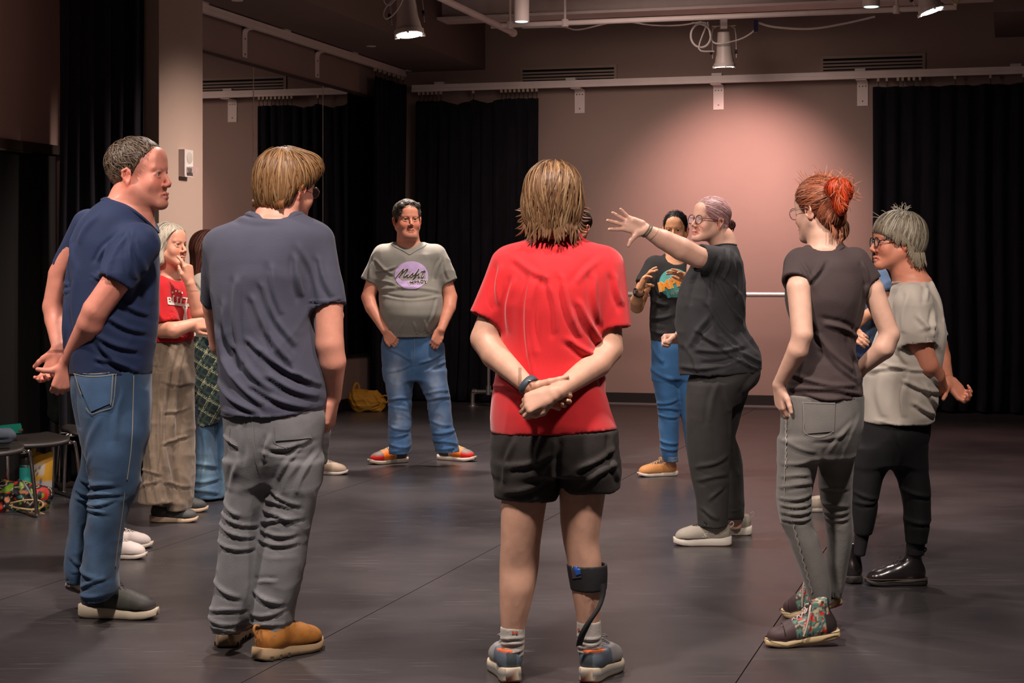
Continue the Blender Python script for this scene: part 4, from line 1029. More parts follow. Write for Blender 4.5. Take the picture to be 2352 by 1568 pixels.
# ===== person in the red tee, back to camera, centre
D = 5.75; r6 = person('person seen from behind in red t-shirt and dark grey shorts, hands clasped, knee brace', 1278, D)
TONE = (.58, .33, .235)
tor = [(540, 1226, 1326, .055), (556, 1195, 1358, .075), (572, 1168, 1388, .095), (592, 1148, 1408, .115), (620, 1138, 1416, .135), (660, 1136, 1412, .15), (710, 1140, 1402, .155), (770, 1146, 1386, .155), (830, 1144, 1380, .158), (890, 1134, 1388, .17), (940, 1128, 1402, .18), (988, 1127, 1420, .18)]
f = Field(); f.add(f_loft(tor, D, hollow=.012, tilt=.035), k=.03)
f.add(f_sleeve(P(1178, 612, D), P(1117, 734, D-.02), .072, .060), k=.04); f.add(f_sleeve(P(1384, 614, D), P(1407, 756, D-.02), .072, .060), k=.04)
f.sub(f_cone(P(1276, 500, D+.02), P(1276, 552, D-.0), .075, .058), k=.012)
RED = cloth_mat('red_jersey', (.60, .012, .018), rough=.72, var=.05, bump=.3, bscale=420, sheen=.3)
fold6 = [(1218, 640, 1225, 860, 5, 7), (1290, 640, 1330, 770, 6, 7), (1330, 700, 1395, 800, 7, 8), (1255, 640, 1275, 760, 6, 5), (1240, 650, 1236, 800, 6, -5), (1310, 780, 1392, 826, 7, 8), (1180, 650, 1170, 760, 6, 6), (1360, 640, 1375, 740, 6, 6),
         (1150, 620, 1146, 700, 6, 9), (1408, 640, 1425, 700, 6, 7), (1140, 885, 1230, 900, 5, 5), (1380, 850, 1400, 900, 6, 7), (1240, 560, 1300, 575, 6, 3), (1190, 600, 1260, 640, 7, 4), (1370, 600, 1320, 650, 7, 4)]
sh = garment(r6, 't_shirt', f, RED, D, .0065, fold6, [(5, 7, 7, 4, 560, 985)])
collar(sh, P(1276, 553, D), .074, .066, RED)
sh_ = [(984, 1130, 1420, .175), (1020, 1128, 1422, .18), (1060, 1130, 1423, .175), (1085, 1134, 1422, .17)]
g = Field(); g.add(f_loft(sh_, D), k=.02)
g.add(f_loft([(1060, 1132, 1290, .15), (1100, 1135, 1279, .14), (1143, 1138, 1278, .128)], D, hollow=.012, tilt=-.03), k=.02); g.add(f_loft([(1060, 1270, 1423, .15), (1100, 1281, 1423, .14), (1126, 1284, 1422, .128)], D, hollow=.012, tilt=.05), k=.02)
garment(r6, 'shorts', g, cloth_mat('charcoal_shorts', (.030, .026, .024), rough=.7), D, .0075, [(1180, 1010, 1160, 1100, 6, 7), (1240, 1000, 1230, 1060, 6, 6), (1282, 1010, 1280, 1100, 6, -9), (1330, 1060, 1410, 1020, 6, 8), (1340, 1095, 1415, 1060, 6, 7), (1180, 1060, 1265, 1030, 6, 6), (1170, 1120, 1250, 1090, 6, 5), (1400, 1000, 1420, 1100, 5, 8)], [(6, 6, 6, 6, 985, 1150)])
b = Field(); b.add(f_loft(tor[1:], D, inset=.022), k=.02); b.add(f_loft(sh_, D, inset=.02), k=.02)
h6 = Head(P(1272, 462, D), 172, 0, 0, .97)
h6.skin(b, (P(1277, 575, D+.01), .062)); b.cone(P(1277, 555, D), P(1277, 600, D), .062, .09, k=.04)
ex = D-.03
arm(b, [P(1172, 622, D), P(1113, 778, ex)], [.050, .047]); arm(b, [P(1113, 778, ex), P(1137, 815, D-.07), P(1212, 886, D-.215)], [.047, .046, .027])
arm(b, [P(1388, 622, D), P(1398, 800, ex)], [.050, .047]); arm(b, [P(1398, 800, ex), P(1370, 835, D-.08), P(1280, 900, D-.255)], [.047, .046, .027])
hb1 = hand(b, P(1222, 892, D-.205), (.93, .02, -.40), (.0, 1, -.1), 1, .92, [(.35, .9, .7), (.4, .95, .7), (.45, 1.0, .7), (.4, .9, .6)], thumb=[(.022, .022, -.012), (.044, .046, -.034), (.062, .070, -.046), (.082, .092, -.046)])
hb2 = hand(b, P(1268, 905, D-.265), (-.93, 0, -.38), (.1, -.85, .5), -1, .92, [(.8, 1.1, .7), (.8, 1.1, .7), (.9, 1.1, .7), (.9, 1.1, .7)], thumb=[(.022, .022, -.006), (.042, .052, -.018), (.040, .080, -.022), (.026, .10, -.026)])
b.add(f_loft([(1100, 1150, 1264, .085), (1143, 1152, 1257, .083), (1200, 1150, 1248, .078), (1250, 1150, 1241, .07), (1300, 1147, 1238, .066, .01), (1350, 1147, 1229, .064), (1400, 1148, 1217, .055), (1440, 1151, 1206, .045), (1500, 1152, 1204, .042, .01)], D-.03), k=.02)
b.add(f_loft([(1100, 1284, 1395, .085), (1143, 1285, 1389, .083), (1200, 1287, 1380, .078), (1243, 1293, 1375, .07), (1290, 1303, 1382, .066), (1350, 1312, 1382, .062), (1400, 1321, 1379, .052), (1430, 1326, 1378, .045), (1500, 1328, 1380, .042, .01)], D-.03), k=.02)
body_mesh(r6, b, [h6], [hb1, (hb2[0], hb2[1])], TONE, .0075, .005, .0033)
SOCK = cloth_mat('grey_sock', (.40, .37, .34), var=.08, bump=.5, bscale=200)
for i, st in enumerate(([(1437, 1149, 1206, .047), (1452, 1149, 1206, .047), (1470, 1150, 1205, .046), (1500, 1152, 1203, .045), (1530, 1158, 1196, .036)], [(1424, 1325, 1380, .047), (1445, 1325, 1381, .047), (1470, 1326, 1382, .046), (1500, 1328, 1381, .045), (1530, 1338, 1374, .036)])):
    g = Field(); g.add(f_loft(st, D-.03)); y0 = st[1][0]
    so = garment(r6, 'sock', g, SOCK, D, .005, [(st[0][1], y, st[0][2], y+(3 if i else -3), 3, 5) for y in (y0+8, y0+20, y0+33, y0+45)])
    bv = bvh_of(so); xx = 1182 if i == 0 else 1334; MB_ = mat('orange_mark', (.55, .10, .03), .7)
    patch(quad((xx-6, y0-3), (xx-1, y0-3), (xx-1, y0+3), (xx-6, y0+3)), bv, MB_, 'sock_mark', so, nx=2, n=2)
    if i == 0: patch(quad((xx+1, y0-3), (xx+7, y0-3), (xx+7, y0+3), (xx+1, y0+3)), bv, MB_, 'sock_mark', so, nx=2, n=2)
def col6(p):
    x, y, z = p
    if z > .101 and y < .11: return (.62, .12, .02)
    if y < .045 and abs(x) < .017 and z > .045: return (.045, .06, .07)
    if y < .13: return (.10, .13, .165) if z < .085 else (.12, .15, .19)
    return (.26, .25, .25)
shoe(r6, (P(1176, 0, 5.70)[0], 5.66), (-.15, 1), .285, side=-1, ts=.044, hcol=.060, sole=(.55, .46, .34), under=(.30, .06, .02), band=(.17, .18, .19), colf=col6, lace=(.3, .3, .3), heelh=.004)
shoe(r6, (P(1346, 0, 5.70)[0], 5.66), (.42, 1), .285, side=1, ts=.044, hcol=.060, sole=(.55, .46, .34), under=(.30, .06, .02), band=(.17, .18, .19), colf=col6, lace=(.3, .3, .3), heelh=.004)
# calf brace
BRACE = mat('black_neoprene', (.010, .010, .011), .75, bump=.2, bscale=200)
g = Field(); g.add(f_loft([(1294, 1301, 1394, .070), (1310, 1303, 1396, .071), (1340, 1308, 1395, .069), (1354, 1311, 1393, .067)], D-.03, hollow=.008, hem=.5))
bc = garment(r6, 'brace_cuff', g, BRACE, D, .005)
bv = bvh_of(bc); patch(quad((1312, 1300), (1334, 1300), (1336, 1326), (1316, 1328)), bv, mat('clear_pad', (.05, .05, .07), .3), 'buckle_pad', bc, nx=5, n=5)
patch(quad((1320, 1302), (1332, 1301), (1335, 1317), (1325, 1320)), bv, mat('blue_tab', (.02, .09, .42), .4), 'blue_tab', bc, nx=4, n=4, off=.005)
V = []; Fc = []; sp = np.array(spline([P(1386, 1340, D-.10), P(1384, 1370, D-.105), P(1372, 1400, D-.115), P(1350, 1432, D-.12), P(1336, 1460, D-.11), P(1330, 1482, D-.09)], 5))
wv = np.interp(np.arange(len(sp)), [0, 6, 18, len(sp)-1], [.010, .008, .013, .010])
for p, w_ in zip(sp, wv):
    for s_ in ((-1, 0), (1, 0), (1, .004), (-1, .004)): V.append(p+np.array([s_[0]*w_, -s_[1], s_[0]*w_*.25]))
for i in range(len(sp)-1):
    for k in range(4): Fc.append((i*4+k, i*4+(k+1) % 4, (i+1)*4+(k+1) % 4, (i+1)*4+k))
obj('brace_strut', V, Fc, BRACE, r6)
wb = band(r6, 'fitness_band', P(1215, 886, D-.208), P(1222, 893, D-.215)-P(1198, 873, D-.19), .0315, .0115, mat('slate_rubber', (.045, .065, .085), .55), .004)
c = P(1216, 876, D-.244); MB().lathe(c, (0, -1, .3), [(.004, 0), (.004, .004), (.002, .005)], 12).build('clasp_pin', CHROME, wb, True)
def hb6(L):
    L.ell((0, -.022, .045), (.094, .112, .092)); L.ell((0, -.055, -.02), (.088, .072, .085), k=.04); L.ell((0, -.06, -.085), (.066, .052, .045), k=.03)
    L.ell((.07, -.02, -.03), (.03, .06, .06), k=.03); L.ell((-.07, -.02, -.03), (.03, .06, .06), k=.03)
    n = (.85, -.5); L.cut(lambda x, y, z: n[0]*y+n[1]*z-.01)
pal = [(.17, .085, .038), (.28, .165, .080), (.075, .034, .016), (.38, .25, .14), (.20, .105, .048)]
hair(h6, r6, hb6, pal, 1500, .013, 12, .0032, flow_crown((0, .01, .135), .55, fwd=-.1), lift=(-.002, .007), jit=.16)
# locks that flick out at the neck
def lock(h, root, name, pts, r, colr, sides=5):
    m = mat('lock_%d_%d' % (int(colr[0]*999), int(colr[1]*999)), colr, .45); b = MB()
    for pp in pts:
        s_ = spline([h.w(p) for p in pp], 5); n = len(s_); b.tube(s_, [r*math.sin(math.pi*(.25+.74*i/(n-1)))**.8+.0004 for i in range(n)], sides)
    o = b.build(name, m, root, True); tag(o, kind='stuff'); return o
lk = []
for i in range(64):
    a = rng.uniform(-1.25, 1.25); x = .085*math.sin(a)*1.05; y = -.03-.085*math.cos(a); z = -.06+rng.uniform(-.03, .02); o_ = rng.uniform(0, .03)
    lk.append([(x, y, z), (x*1.05, y-.004, z-.03), (x*(1.04+o_*3)+rng.normal(0, .006), y-.006-o_*.3, z-.045-rng.uniform(0, .03))])
for q in (1, -1):
    for i in range(8): z = -.02-.012*i; lk.append([(q*.085, -.03-.004*i, z+.03), (q*.10, -.03-.004*i, z), (q*(.118+rng.uniform(0, .014)), -.03, z-.008+rng.uniform(-.01, .012))])
lock(h6, r6, 'hair_ends', lk, .0042, (.15, .075, .036))
# ===== heavy-set man in grey tee with printed logo, facing camera
D = 12.0; r5 = person('man facing camera in grey v-neck t-shirt with purple logo, hands in jeans pockets', 945, D); TONE = (.58, .235, .15)
tor = [(556, 905, 972, .06), (563, 892, 988, .08), (574, 872, 1006, .10), (590, 862, 1016, .125), (610, 862, 1017, .14), (640, 868, 1014, .155), (670, 872, 1014, .185, -.02), (700, 871, 1017, .215, -.04), (722, 872, 1018, .22, -.045), (745, 876, 1012, .205, -.035), (765, 880, 1003, .185, -.02), (773, 882, 1001, .18, -.015)]
f = Field(); f.add(f_loft(tor, D, hollow=.011, tilt=.0), k=.03)
f.add(f_sleeve(P(883, 588, D), P(850, 648, D-.01), .085, .062), k=.05); f.add(f_sleeve(P(998, 588, D), P(1031, 650, D-.01), .085, .062), k=.05)
f.sub(f_cone(P(938, 528, D-.02), P(938, 552, D-.04), .078, .058), k=.01); f.sub(f_cone(P(939, 556, D-.11), P(941, 573, D-.14), .040, .008), k=.006)
GT = cloth_mat('heather_grey', (.20, .19, .165), var=.08)
fo = [(868, 600, 905, 630, 3, 10), (872, 622, 912, 612, 3, 8), (876, 645, 915, 655, 3, 9), (1012, 600, 1000, 640, 3, 9), (880, 665, 1008, 668, 4, 9), (884, 674, 1004, 677, 3, -12), (900, 745, 890, 770, 3, 7), (930, 740, 922, 770, 3, 6), (955, 742, 962, 770, 3, 6), (980, 740, 990, 768, 3, 6), (860, 600, 850, 640, 3, 8), (1022, 600, 1032, 640, 3, 8), (1005, 690, 990, 740, 3, 6)]
sh = garment(r5, 't_shirt', f, GT, D, .0065, fo, [(7, 6, 6, 6, 570, 700)], gain=1.1)
bv = bvh_of(sh); VIO = mat('violet_print', (.42, .30, .52), .8, var=.12, vscale=20); INK = mat('black_ink', (.018, .012, .014), .8); INKW = mat('white_ink', (.62, .56, .52), .8)
patch(disc(945, 632, 38, 32), bv, VIO, 'logo_disc', sh, nx=22, n=22, off=.003)
patch(quad((912, 634), (975, 626), (978, 640), (925, 644)), bv, mat('grey_swash', (.26, .22, .20), .8), 'logo_swash', sh, nx=16, n=6, off=.0045)
S_ = lambda q: [(880+x*130/2265, 590+y*90/1568) for x, y in q]
mis = [[(520, 850), (640, 700), (760, 560), (830, 490), (790, 600), (700, 760), (670, 810)], [(670, 810), (800, 640), (930, 520), (1000, 495), (940, 600), (850, 740), (840, 810), (900, 790), (960, 720)], [(1010, 690), (960, 770), (970, 830), (1040, 800)], [(1065, 580), (1075, 590)],
       [(1040, 800), (1130, 710), (1200, 640), (1180, 690), (1190, 760), (1150, 810), (1070, 820)], [(1190, 790), (1290, 680), (1380, 560), (1415, 490), (1370, 570), (1290, 740), (1200, 880), (1180, 910), (1240, 880), (1310, 800), (1330, 740), (1290, 740)], [(1330, 740), (1400, 700), (1430, 660), (1400, 740), (1400, 820), (1470, 790)], [(1495, 590), (1505, 598)], [(1640, 530), (1560, 680), (1520, 800), (1560, 830), (1620, 780)], [(1520, 590), (1600, 585), (1690, 580)]]
strokes([S_(q) for q in mis], 3.9, bv, INKW, 'logo_outline', sh, off=.006); strokes([S_(q) for q in mis], 2.0, bv, INK, 'logo_script', sh, off=.009)
for dx in (-.7, .7): letters('IMPROV', 959.5+dx, 648, 11.5, bv, INKW, 'logo_outline', sh, rot=.135, bold=.045, off=.006, wid=1.05)
letters('IMPROV', 959.5, 648, 10.5, bv, INK, 'logo_word', sh, rot=.135, bold=.012, off=.009, wid=1.12)
strokes([[(899, 560), (910, 567), (925, 574), (941, 584)], [(941, 584), (957, 574), (970, 567), (979, 560)]], 3.2, bv, GT, 'collar', sh, off=.004)
tr = [(768, 880, 1006, .17), (790, 876, 1021, .175), (820, 877, 1023, .17), (850, 879, 1024, .14), (872, 884, 1020, .115)]
L1 = [(850, 881, 953, .13), (870, 883, 950, .125), (917, 891, 945, .11), (960, 893, 944, .10), (985, 894, 944, .10), (1020, 893, 943, .10), (1042, 893, 943, .105)]
L2 = [(850, 950, 1025, .13), (870, 958, 1026, .125), (917, 981, 1033, .11), (960, 987, 1037, .10), (985, 989, 1041, .10), (1020, 997, 1052, .10), (1037, 1000, 1054, .105)]
g = Field(); g.add(f_loft(tr, D), k=.02); g.add(f_loft(L1, D, hollow=.01, hem=.02), k=.03); g.add(f_loft(L2, D, hollow=.01, hem=.02), k=.03)
def fade(base, worn, zones, D_):
    def f_(V):
        px = CX+V[:, 0]*F/D_; py = HY-(V[:, 2]-EYE)*F/D_; C = np.tile(np.array(base, float), (len(V), 1)); m = np.zeros(len(V))
        for x, y, rx, ry, a in zones: m = np.maximum(m, a*np.exp(-((px-x)/rx)**2-((py-y)/ry)**2))
        m = np.clip(m*(.7+.6*vnoise(V[:, 0]*40, V[:, 1]*40, V[:, 2]*30, 4)), 0, 1)[:, None]; return C*(1-m)+np.array(worn)*m
    return f_
DENA = cloth_mat('worn_denim', (.06, .13, .26), var=.16, bump=.45, bscale=300, attr=True, vscale=14)
fo = [(895, 800, 945, 825, 3, 9), (900, 850, 945, 835, 3, 8), (950, 790, 952, 850, 2.5, 8), (970, 830, 1015, 810, 3, 9), (1022, 830, 985, 850, 3, 9), (900, 915, 940, 912, 3, 13), (896, 925, 935, 932, 3, -10), (990, 915, 1035, 910, 3, 13), (985, 900, 1030, 895, 3, 8), (897, 975, 940, 985, 3, 11), (900, 1000, 940, 992, 3, 10), (900, 1018, 942, 1024, 3, 13), (905, 1034, 938, 1030, 3, 9), (995, 965, 1038, 975, 3, 9), (1000, 992, 1046, 985, 3, 11), (1003, 1010, 1050, 1018, 3, 14), (1008, 1028, 1050, 1022, 3, 9)]
jn = garment(r5, 'jeans', g, DENA, D, .0085, fo, [(9, 7, 7, 12, 890, 1045), (5, 7, 7, 5, 780, 900)], gain=.95, cols=fade((.045, .105, .22), (.20, .25, .34), [(912, 860, 18, 45, .9), (1000, 880, 16, 50, .7), (918, 960, 16, 22, .8), (1012, 955, 14, 22, .7)], D))
bv = bvh_of(jn); strokes([[(880, 783), (885, 795), (900, 799), (915, 795)], [(1017, 783), (1012, 795), (998, 798)], [(951, 776), (952, 800), (950, 838)]], 1.6, bv, mat('seam_thread', (.10, .13, .20), .8), 'seams', jn, off=.003)
b = Field(); b.add(f_loft(tor[1:], D, inset=.024), k=.02); b.add(f_loft(tr, D, inset=.02), k=.02)
h5 = Head(P(936, 506, D-.03), 17, 2, 0, 1.06, wide=1.07, jaw=1.08); h5.skin(b, (P(938, 562, D), .070)); b.cone(P(938, 552, D-.02), P(938, 580, D), .068, .10, k=.04)
b.ell(h5.w((0, .05, -.108)), (.05, .045, .03), k=.03)
arm(b, [P(872, 600, D), P(846, 682, D-.02)], [.052, .048]); arm(b, [P(846, 682, D-.02), P(853, 706, D-.06), P(884, 758, D-.15)], [.050, .045, .029])
arm(b, [P(1010, 600, D), P(1034, 682, D-.02)], [.052, .048]); arm(b, [P(1034, 682, D-.02), P(1032, 706, D-.06), P(1013, 757, D-.15)], [.050, .045, .029])
ha = hand(b, P(886, 760, D-.15), (.62, -.12, -.75), (-.25, -1, -.1), 1, .95, [(.5, .7, .4)]*4, thumb=[(.022, .022, -.006), (.040, .048, .004), (.046, .074, .006), (.048, .098, .0)])
hc = hand(b, P(1011, 759, D-.15), (-.35, -.12, -.93), (.25, -1, -.1), -1, .95, [(.5, .7, .4)]*4, thumb=[(.022, .022, -.006), (.030, .048, .004), (.030, .074, .006), (.026, .09, .0)])
h5.stubble = (.36, .15, .10); body_mesh(r5, b, [h5], [ha, hc], TONE, .010, .0032, .0038)
eyes(h5, r5, (.05, .03, .02), .15); brows(h5, r5, (.035, .022, .016), 1.7)
def hb5(L):
    cap(L, r=(.086, .104, .086), zmin=-.05, hair_line=((.078, .075), (.02, -.03)))
    L.ops[1:1] = [('add'[0], *f_ell((x, .052, z), (.024, .024, .019)), .008) for x, z in ((-.05, .092), (-.018, .104), (.018, .106), (.048, .094))]
hair(h5, r5, hb5, [(.035, .026, .021), (.11, .095, .075), (.018, .013, .011), (.17, .15, .12), (.06, .047, .036)], 900, .008, 8, .0038, lambda p: np.stack([.8+.5*np.sin(p[:, 1]*90), .6*np.cos(p[:, 0]*70), -.2+.9*np.sin(p[:, 0]*80+p[:, 1]*60)], 1), lift=(-.001, .008), jit=.2)
ORA = (.75, .16, .01)
def col5(p):
    x, y, z = p
    if y > .268 and z < .06: return (.05, .045, .05)
    if y > .20 and z < .058: return (.62, .012, .008)
    if y > .20: return (.16, .12, .10)
    if .125 < y < .20 and (z < .060 or abs(x) > .012): return ORA
    if y > .1: return (.35, .2, .1)
    return (.03, .022, .022)
for (hx, hy, dr, sd) in ((935, 1061, (-.85, -.55), -1), (1007, 1055, (.92, -.50), 1)):
    p = G(hx, hy); shoe(r5, (p[0], p[1]), dr, .30, side=sd, ts=.032, hcol=.072, sole=(.55, .45, .37), under=(.04, .03, .03), colf=col5, lace=(.62, .55, .42))

DENP = cloth_mat('pocket_denim', (.045, .095, .185), var=.2, bump=.45, bscale=300)
# ===== leaning woman in dark tee, pointing
D = 8.65; r8 = person('woman with pink-silver hair and glasses in dark grey tee stretching one arm out', 1650, D); TONE = (.66, .385, .29)
tor = [(556, 1650, 1686, .05, .0), (566, 1634, 1694, .075), (580, 1616, 1699, .11), (600, 1596, 1704, .14), (630, 1576, 1708, .165), (660, 1562, 1711, .175), (700, 1553, 1711, .18), (740, 1552, 1708, .18), (760, 1553, 1713, .185), (780, 1555, 1728, .19), (805, 1558, 1746, .20), (830, 1560, 1749, .20), (855, 1562, 1748, .20)]
f = Field(); f.add(f_loft(tor, D, hollow=.012, tilt=.055), k=.03)
f.add(f_sleeve(P(1655, 602, D-.12), P(1606, 590, D-.2), .076, .062), k=.05)
f.sub(f_cone(P(1655, 520, D), P(1662, 556, D), .06, .055), k=.01)
CT = cloth_mat('washed_black', (.030, .030, .033), rough=.8, var=.1, sheen=.25)
fo = [(1640, 600, 1625, 680, 4, 8), (1665, 580, 1650, 640, 4, 9), (1685, 590, 1690, 680, 4, 9), (1640, 650, 1700, 740, 4, 12), (1655, 640, 1705, 710, 4, 9), (1620, 700, 1690, 790, 5, 12), (1600, 760, 1650, 790, 5, 10), (1630, 780, 1735, 845, 4, 12), (1650, 770, 1745, 830, 4, 12), (1600, 800, 1700, 790, 5, 9), (1575, 800, 1600, 860, 5, 9), (1690, 730, 1745, 800, 4, 12), (1610, 830, 1680, 815, 5, -9), (1570, 840, 1640, 835, 5, 8), (1600, 620, 1580, 700, 5, -7), (1690, 810, 1715, 845, 4, 9), (1620, 740, 1590, 790, 6, -10)]
sh = garment(r8, 't_shirt', f, CT, D, .0068, fo, [(9, 6, 6, 7, 600, 870)])
collar(sh, P(1661, 556, D), .056, .056, CT)
tr = [(840, 1590, 1746, .19), (860, 1586, 1747, .19), (880, 1582, 1738, .185), (900, 1579, 1716, .17), (925, 1577, 1700, .16)]
L1 = [(880, 1582, 1700, .13, -.08), (930, 1577, 1678, .115, -.10), (971, 1576, 1677, .11, -.10), (1035, 1578, 1677, .11, -.10), (1067, 1583, 1676, .105, -.10), (1099, 1589, 1675, .10, -.10), (1147, 1599, 1674, .10, -.10), (1207, 1604, 1672, .10, -.10)]
L2 = [(890, 1610, 1722, .12, .1), (939, 1625, 1706, .11, .12), (971, 1630, 1697, .10, .13), (1003, 1634, 1686, .095, .14), (1035, 1640, 1699, .09, .16), (1067, 1646, 1705, .09, .18), (1099, 1650, 1707, .09, .18), (1147, 1652, 1708, .09, .18), (1187, 1652, 1707, .09, .18)]
g = Field(); g.add(f_loft(tr, D), k=.02); g.add(f_loft(L1, D, hollow=.01, hem=.03), k=.05); g.add(f_loft(L2, D, hollow=.01, hem=.03), k=.03)
fo = [(1640, 870, 1620, 960, 6, 5), (1600, 1060, 1665, 1035, 5, 7), (1605, 1090, 1660, 1080, 5, 7), (1655, 900, 1672, 1000, 5, 5), (1625, 1130, 1650, 1110, 4, 8), (1612, 1160, 1640, 1180, 4, 7), (1610, 1196, 1668, 1194, 1.6, 5), (1730, 860, 1700, 900, 6, 6), (1690, 1040, 1700, 1100, 4, 7), (1668, 1180, 1704, 1178, 1.6, 5)]
garment(r8, 'sweatpants', g, cloth_mat('dark_fleece', (.030, .028, .027), var=.15, bump=.4, bscale=240), D, .0075, fo, [(5, 5, 5, 4, 870, 1210)])
b = Field(); b.add(f_loft(tor[1:], D, inset=.024), k=.02); b.add(f_loft(tr, D, inset=.02), k=.02)
b.add(f_loft([(1180, 1608, 1662, .03, -.10), (1235, 1615, 1660, .028, -.10)], D), k=.02); b.add(f_loft([(1160, 1665, 1702, .03, .18), (1215, 1672, 1704, .028, .18)], D), k=.02)
h8 = Head(P(1629, 508, D-.02), -58, 6, -3, .92, wide=1.0, jaw=1.0); h8.skin(b, (P(1662, 558, D), .052)); b.cone(P(1660, 545, D), P(1665, 572, D), .054, .060, k=.03)
arm(b, [P(1645, 604, D-.14), P(1602, 590, D-.22), P(1564, 571, D-.26)], [.054, .052, .056]); arm(b, [P(1564, 571, D-.26), P(1522, 549, D-.29), P(1483, 529, D-.32)], [.056, .047, .030]); b.cone(P(1640, 860, D-.08), P(1638, 1200, D-.10), .06, .03); b.cone(P(1665, 900, D+.10), P(1684, 1190, D+.18), .035, .028)
hd = hand(b, P(1480, 528, D-.32), (-.93, -.05, .33), (-.05, 1, -.1), 1, 1.05, [(.15, .2, .15), (.05, .15, .1), (.05, .15, .1), (.1, .1, .1)], spread=.42, thumb=[(.020, .020, -.004), (.044, .034, -.006), (.068, .044, -.008), (.094, .048, -.008)])
arm(b, [P(1600, 610, D+.14), P(1590, 740, D+.2)], [.05, .048]); arm(b, [P(1590, 740, D+.2), P(1560, 775, D+.05)], [.048, .030])
he = hand(b, P(1562, 775, D+.04), (-1, -.25, -.05), (-.1, .5, .85), -1, .95, [(1.3, 1.5, .9)]*4, thumb=[(.022, .022, -.006), (.046, .050, -.014), (.034, .078, -.030), (.010, .088, -.036)])
h8.lip = (.55, .13, .12); body_mesh(r8, b, [h8], [hd, he], TONE, .0085, .003, .0032)
eyes(h8, r8, (.09, .08, .07), -.1); brows(h8, r8, (.28, .15, .12), .9)
glasses(h8, r8, (.07, .012, .03), .027, .024, .0022)
def hb8(L): cap(L, r=(.085, .108, .089), zmin=-.075, hair_line=((.094, .062), (.026, -.02)), extra=(((0, -.06, -.02), (.066, .05, .05)),))
hair(h8, r8, hb8, [(.52, .30, .30), (.60, .42, .40), (.68, .54, .50), (.34, .09, .11), (.28, .07, .08)], 1000, .011, 10, .0028, flow_to((0, -.125, .0)), lift=(-.001, .002), jit=.05)
def hbb(L):
    L.ell((0, -.128, .002), (.022, .024, .022)); L.ell((.004, -.150, .008), (.018, .022, .016)); L.ell((.0, -.145, -.012), (.016, .018, .014)); L.ell((0, -.163, -.006), (.010, .012, .012))
hair(h8, r8, hbb, [(.06, .022, .02), (.14, .05, .05), (.03, .015, .014)], 220, .006, 7, .0022, lambda p: np.stack([-p[:, 2]*20, .6+p[:, 0]*10, p[:, 0]*20], 1), res=.004, jit=.4, name='hair_bun')
lock(h8, r8, 'loose_hair', [[(.05, -.075, -.03), (.045, -.09, -.07), (.04, -.098, -.11)], [(.04, -.085, -.03), (.035, -.10, -.08), (.036, -.10, -.13)], [(.0, -.165, 0), (0, -.172, -.02), (.004, -.170, -.042)], [(.055, -.07, -.02), (.055, -.085, -.06), (.05, -.085, -.095)]], .0035, (.10, .035, .035))
BRC = mat('braided_cord', (.13, .115, .075), .7, bump=.6, bscale=500)
ax = P(1483, 529, D-.32)-P(1545, 557, D-.28)
for k_, (t_, w_, m_) in enumerate(((.02, .0035, BRC), (-.06, .0035, BRC), (-.28, .0010, mat('thin_chain', (.4, .32, .2), .4, metal=.7)))):
    c = P(1483, 529, D-.32)-ax*(-t_)*-1 if False else P(1483, 529, D-.32)+(-ax)*(-t_)
    band(r8, 'bracelet', c, ax+np.array([0, 0, .05]), .034-.001*k_+(.006 if t_ < -.2 else 0), w_, m_, .0035 if k_ < 2 else .001)
def col8(p):
    x, y, z = p
    return (.30, .27, .22) if z < .1 else (.20, .17, .14)
for (hx, hy, dr, sd, dk) in ((1680, 1252, (-1, .02), 1, 0), (1727, 1228, (-1, .06), -1, 0)):
    p = G(hx, hy); e, w_ = shoe(r8, (p[0], p[1]), dr, .285, side=sd, ts=.038, hcol=.062, sole=(.52, .48, .42), under=(.50, .16, .08), colf=col8, lace=(.05, .045, .04), heelh=.004)
    q = w_(np.array([(sd*.0, .0, .06)]))[0]; MB().tube(spline([w_(np.array(t_)) for t_ in ((0, .006, .085), (0, -.010, .10), (0, -.004, .115), (0, .008, .105))], 4), .003, 6).build('pull_tab', mat('shoe_taupe', (.30, .27, .22), .7), e, True)
    if sd > 0:
        up = next(c for c in e.children if c.name.startswith('upper')); letters('S', 1617, 1229, 13, bvh_of(up), mat('shoe_mark', (.55, .50, .42), .5), 'side_mark', e, wid=1.9, bold=.02, shear=.3, off=.002)
# ===== tall man in slate tee, back to camera, left of centre
D = 6.12; r4 = person('tall man seen from behind in slate blue t-shirt, grey jeans and tan shoes', 625, D); TONE = (.62, .28, .20)
tor = [(490, 578, 690, .06), (502, 545, 722, .085), (516, 515, 742, .11), (535, 494, 755, .13), (565, 483, 750, .145), (600, 479, 740, .155), (650, 483, 725, .16), (700, 487, 718, .16), (760, 493, 722, .16), (820, 499, 735, .165), (880, 503, 748, .175), (920, 506, 748, .18), (950, 508, 740, .18)]
f = Field(); f.add(f_loft(tor, D, hollow=.012, tilt=.035), k=.03)
f.add(f_sleeve(P(724, 560, D), P(753, 704, D-.03), .070, .062), k=.04); f.add(f_sleeve(P(510, 565, D+.02), P(500, 690, D+.16), .068, .06), k=.04)
f.sub(f_cone(P(630, 440, D+.02), P(632, 498, D-.01), .085, .072), k=.012)
SL = cloth_mat('slate_jersey', (.055, .058, .088), rough=.8, var=.06, sheen=.25, fold=.5, fscale=5)
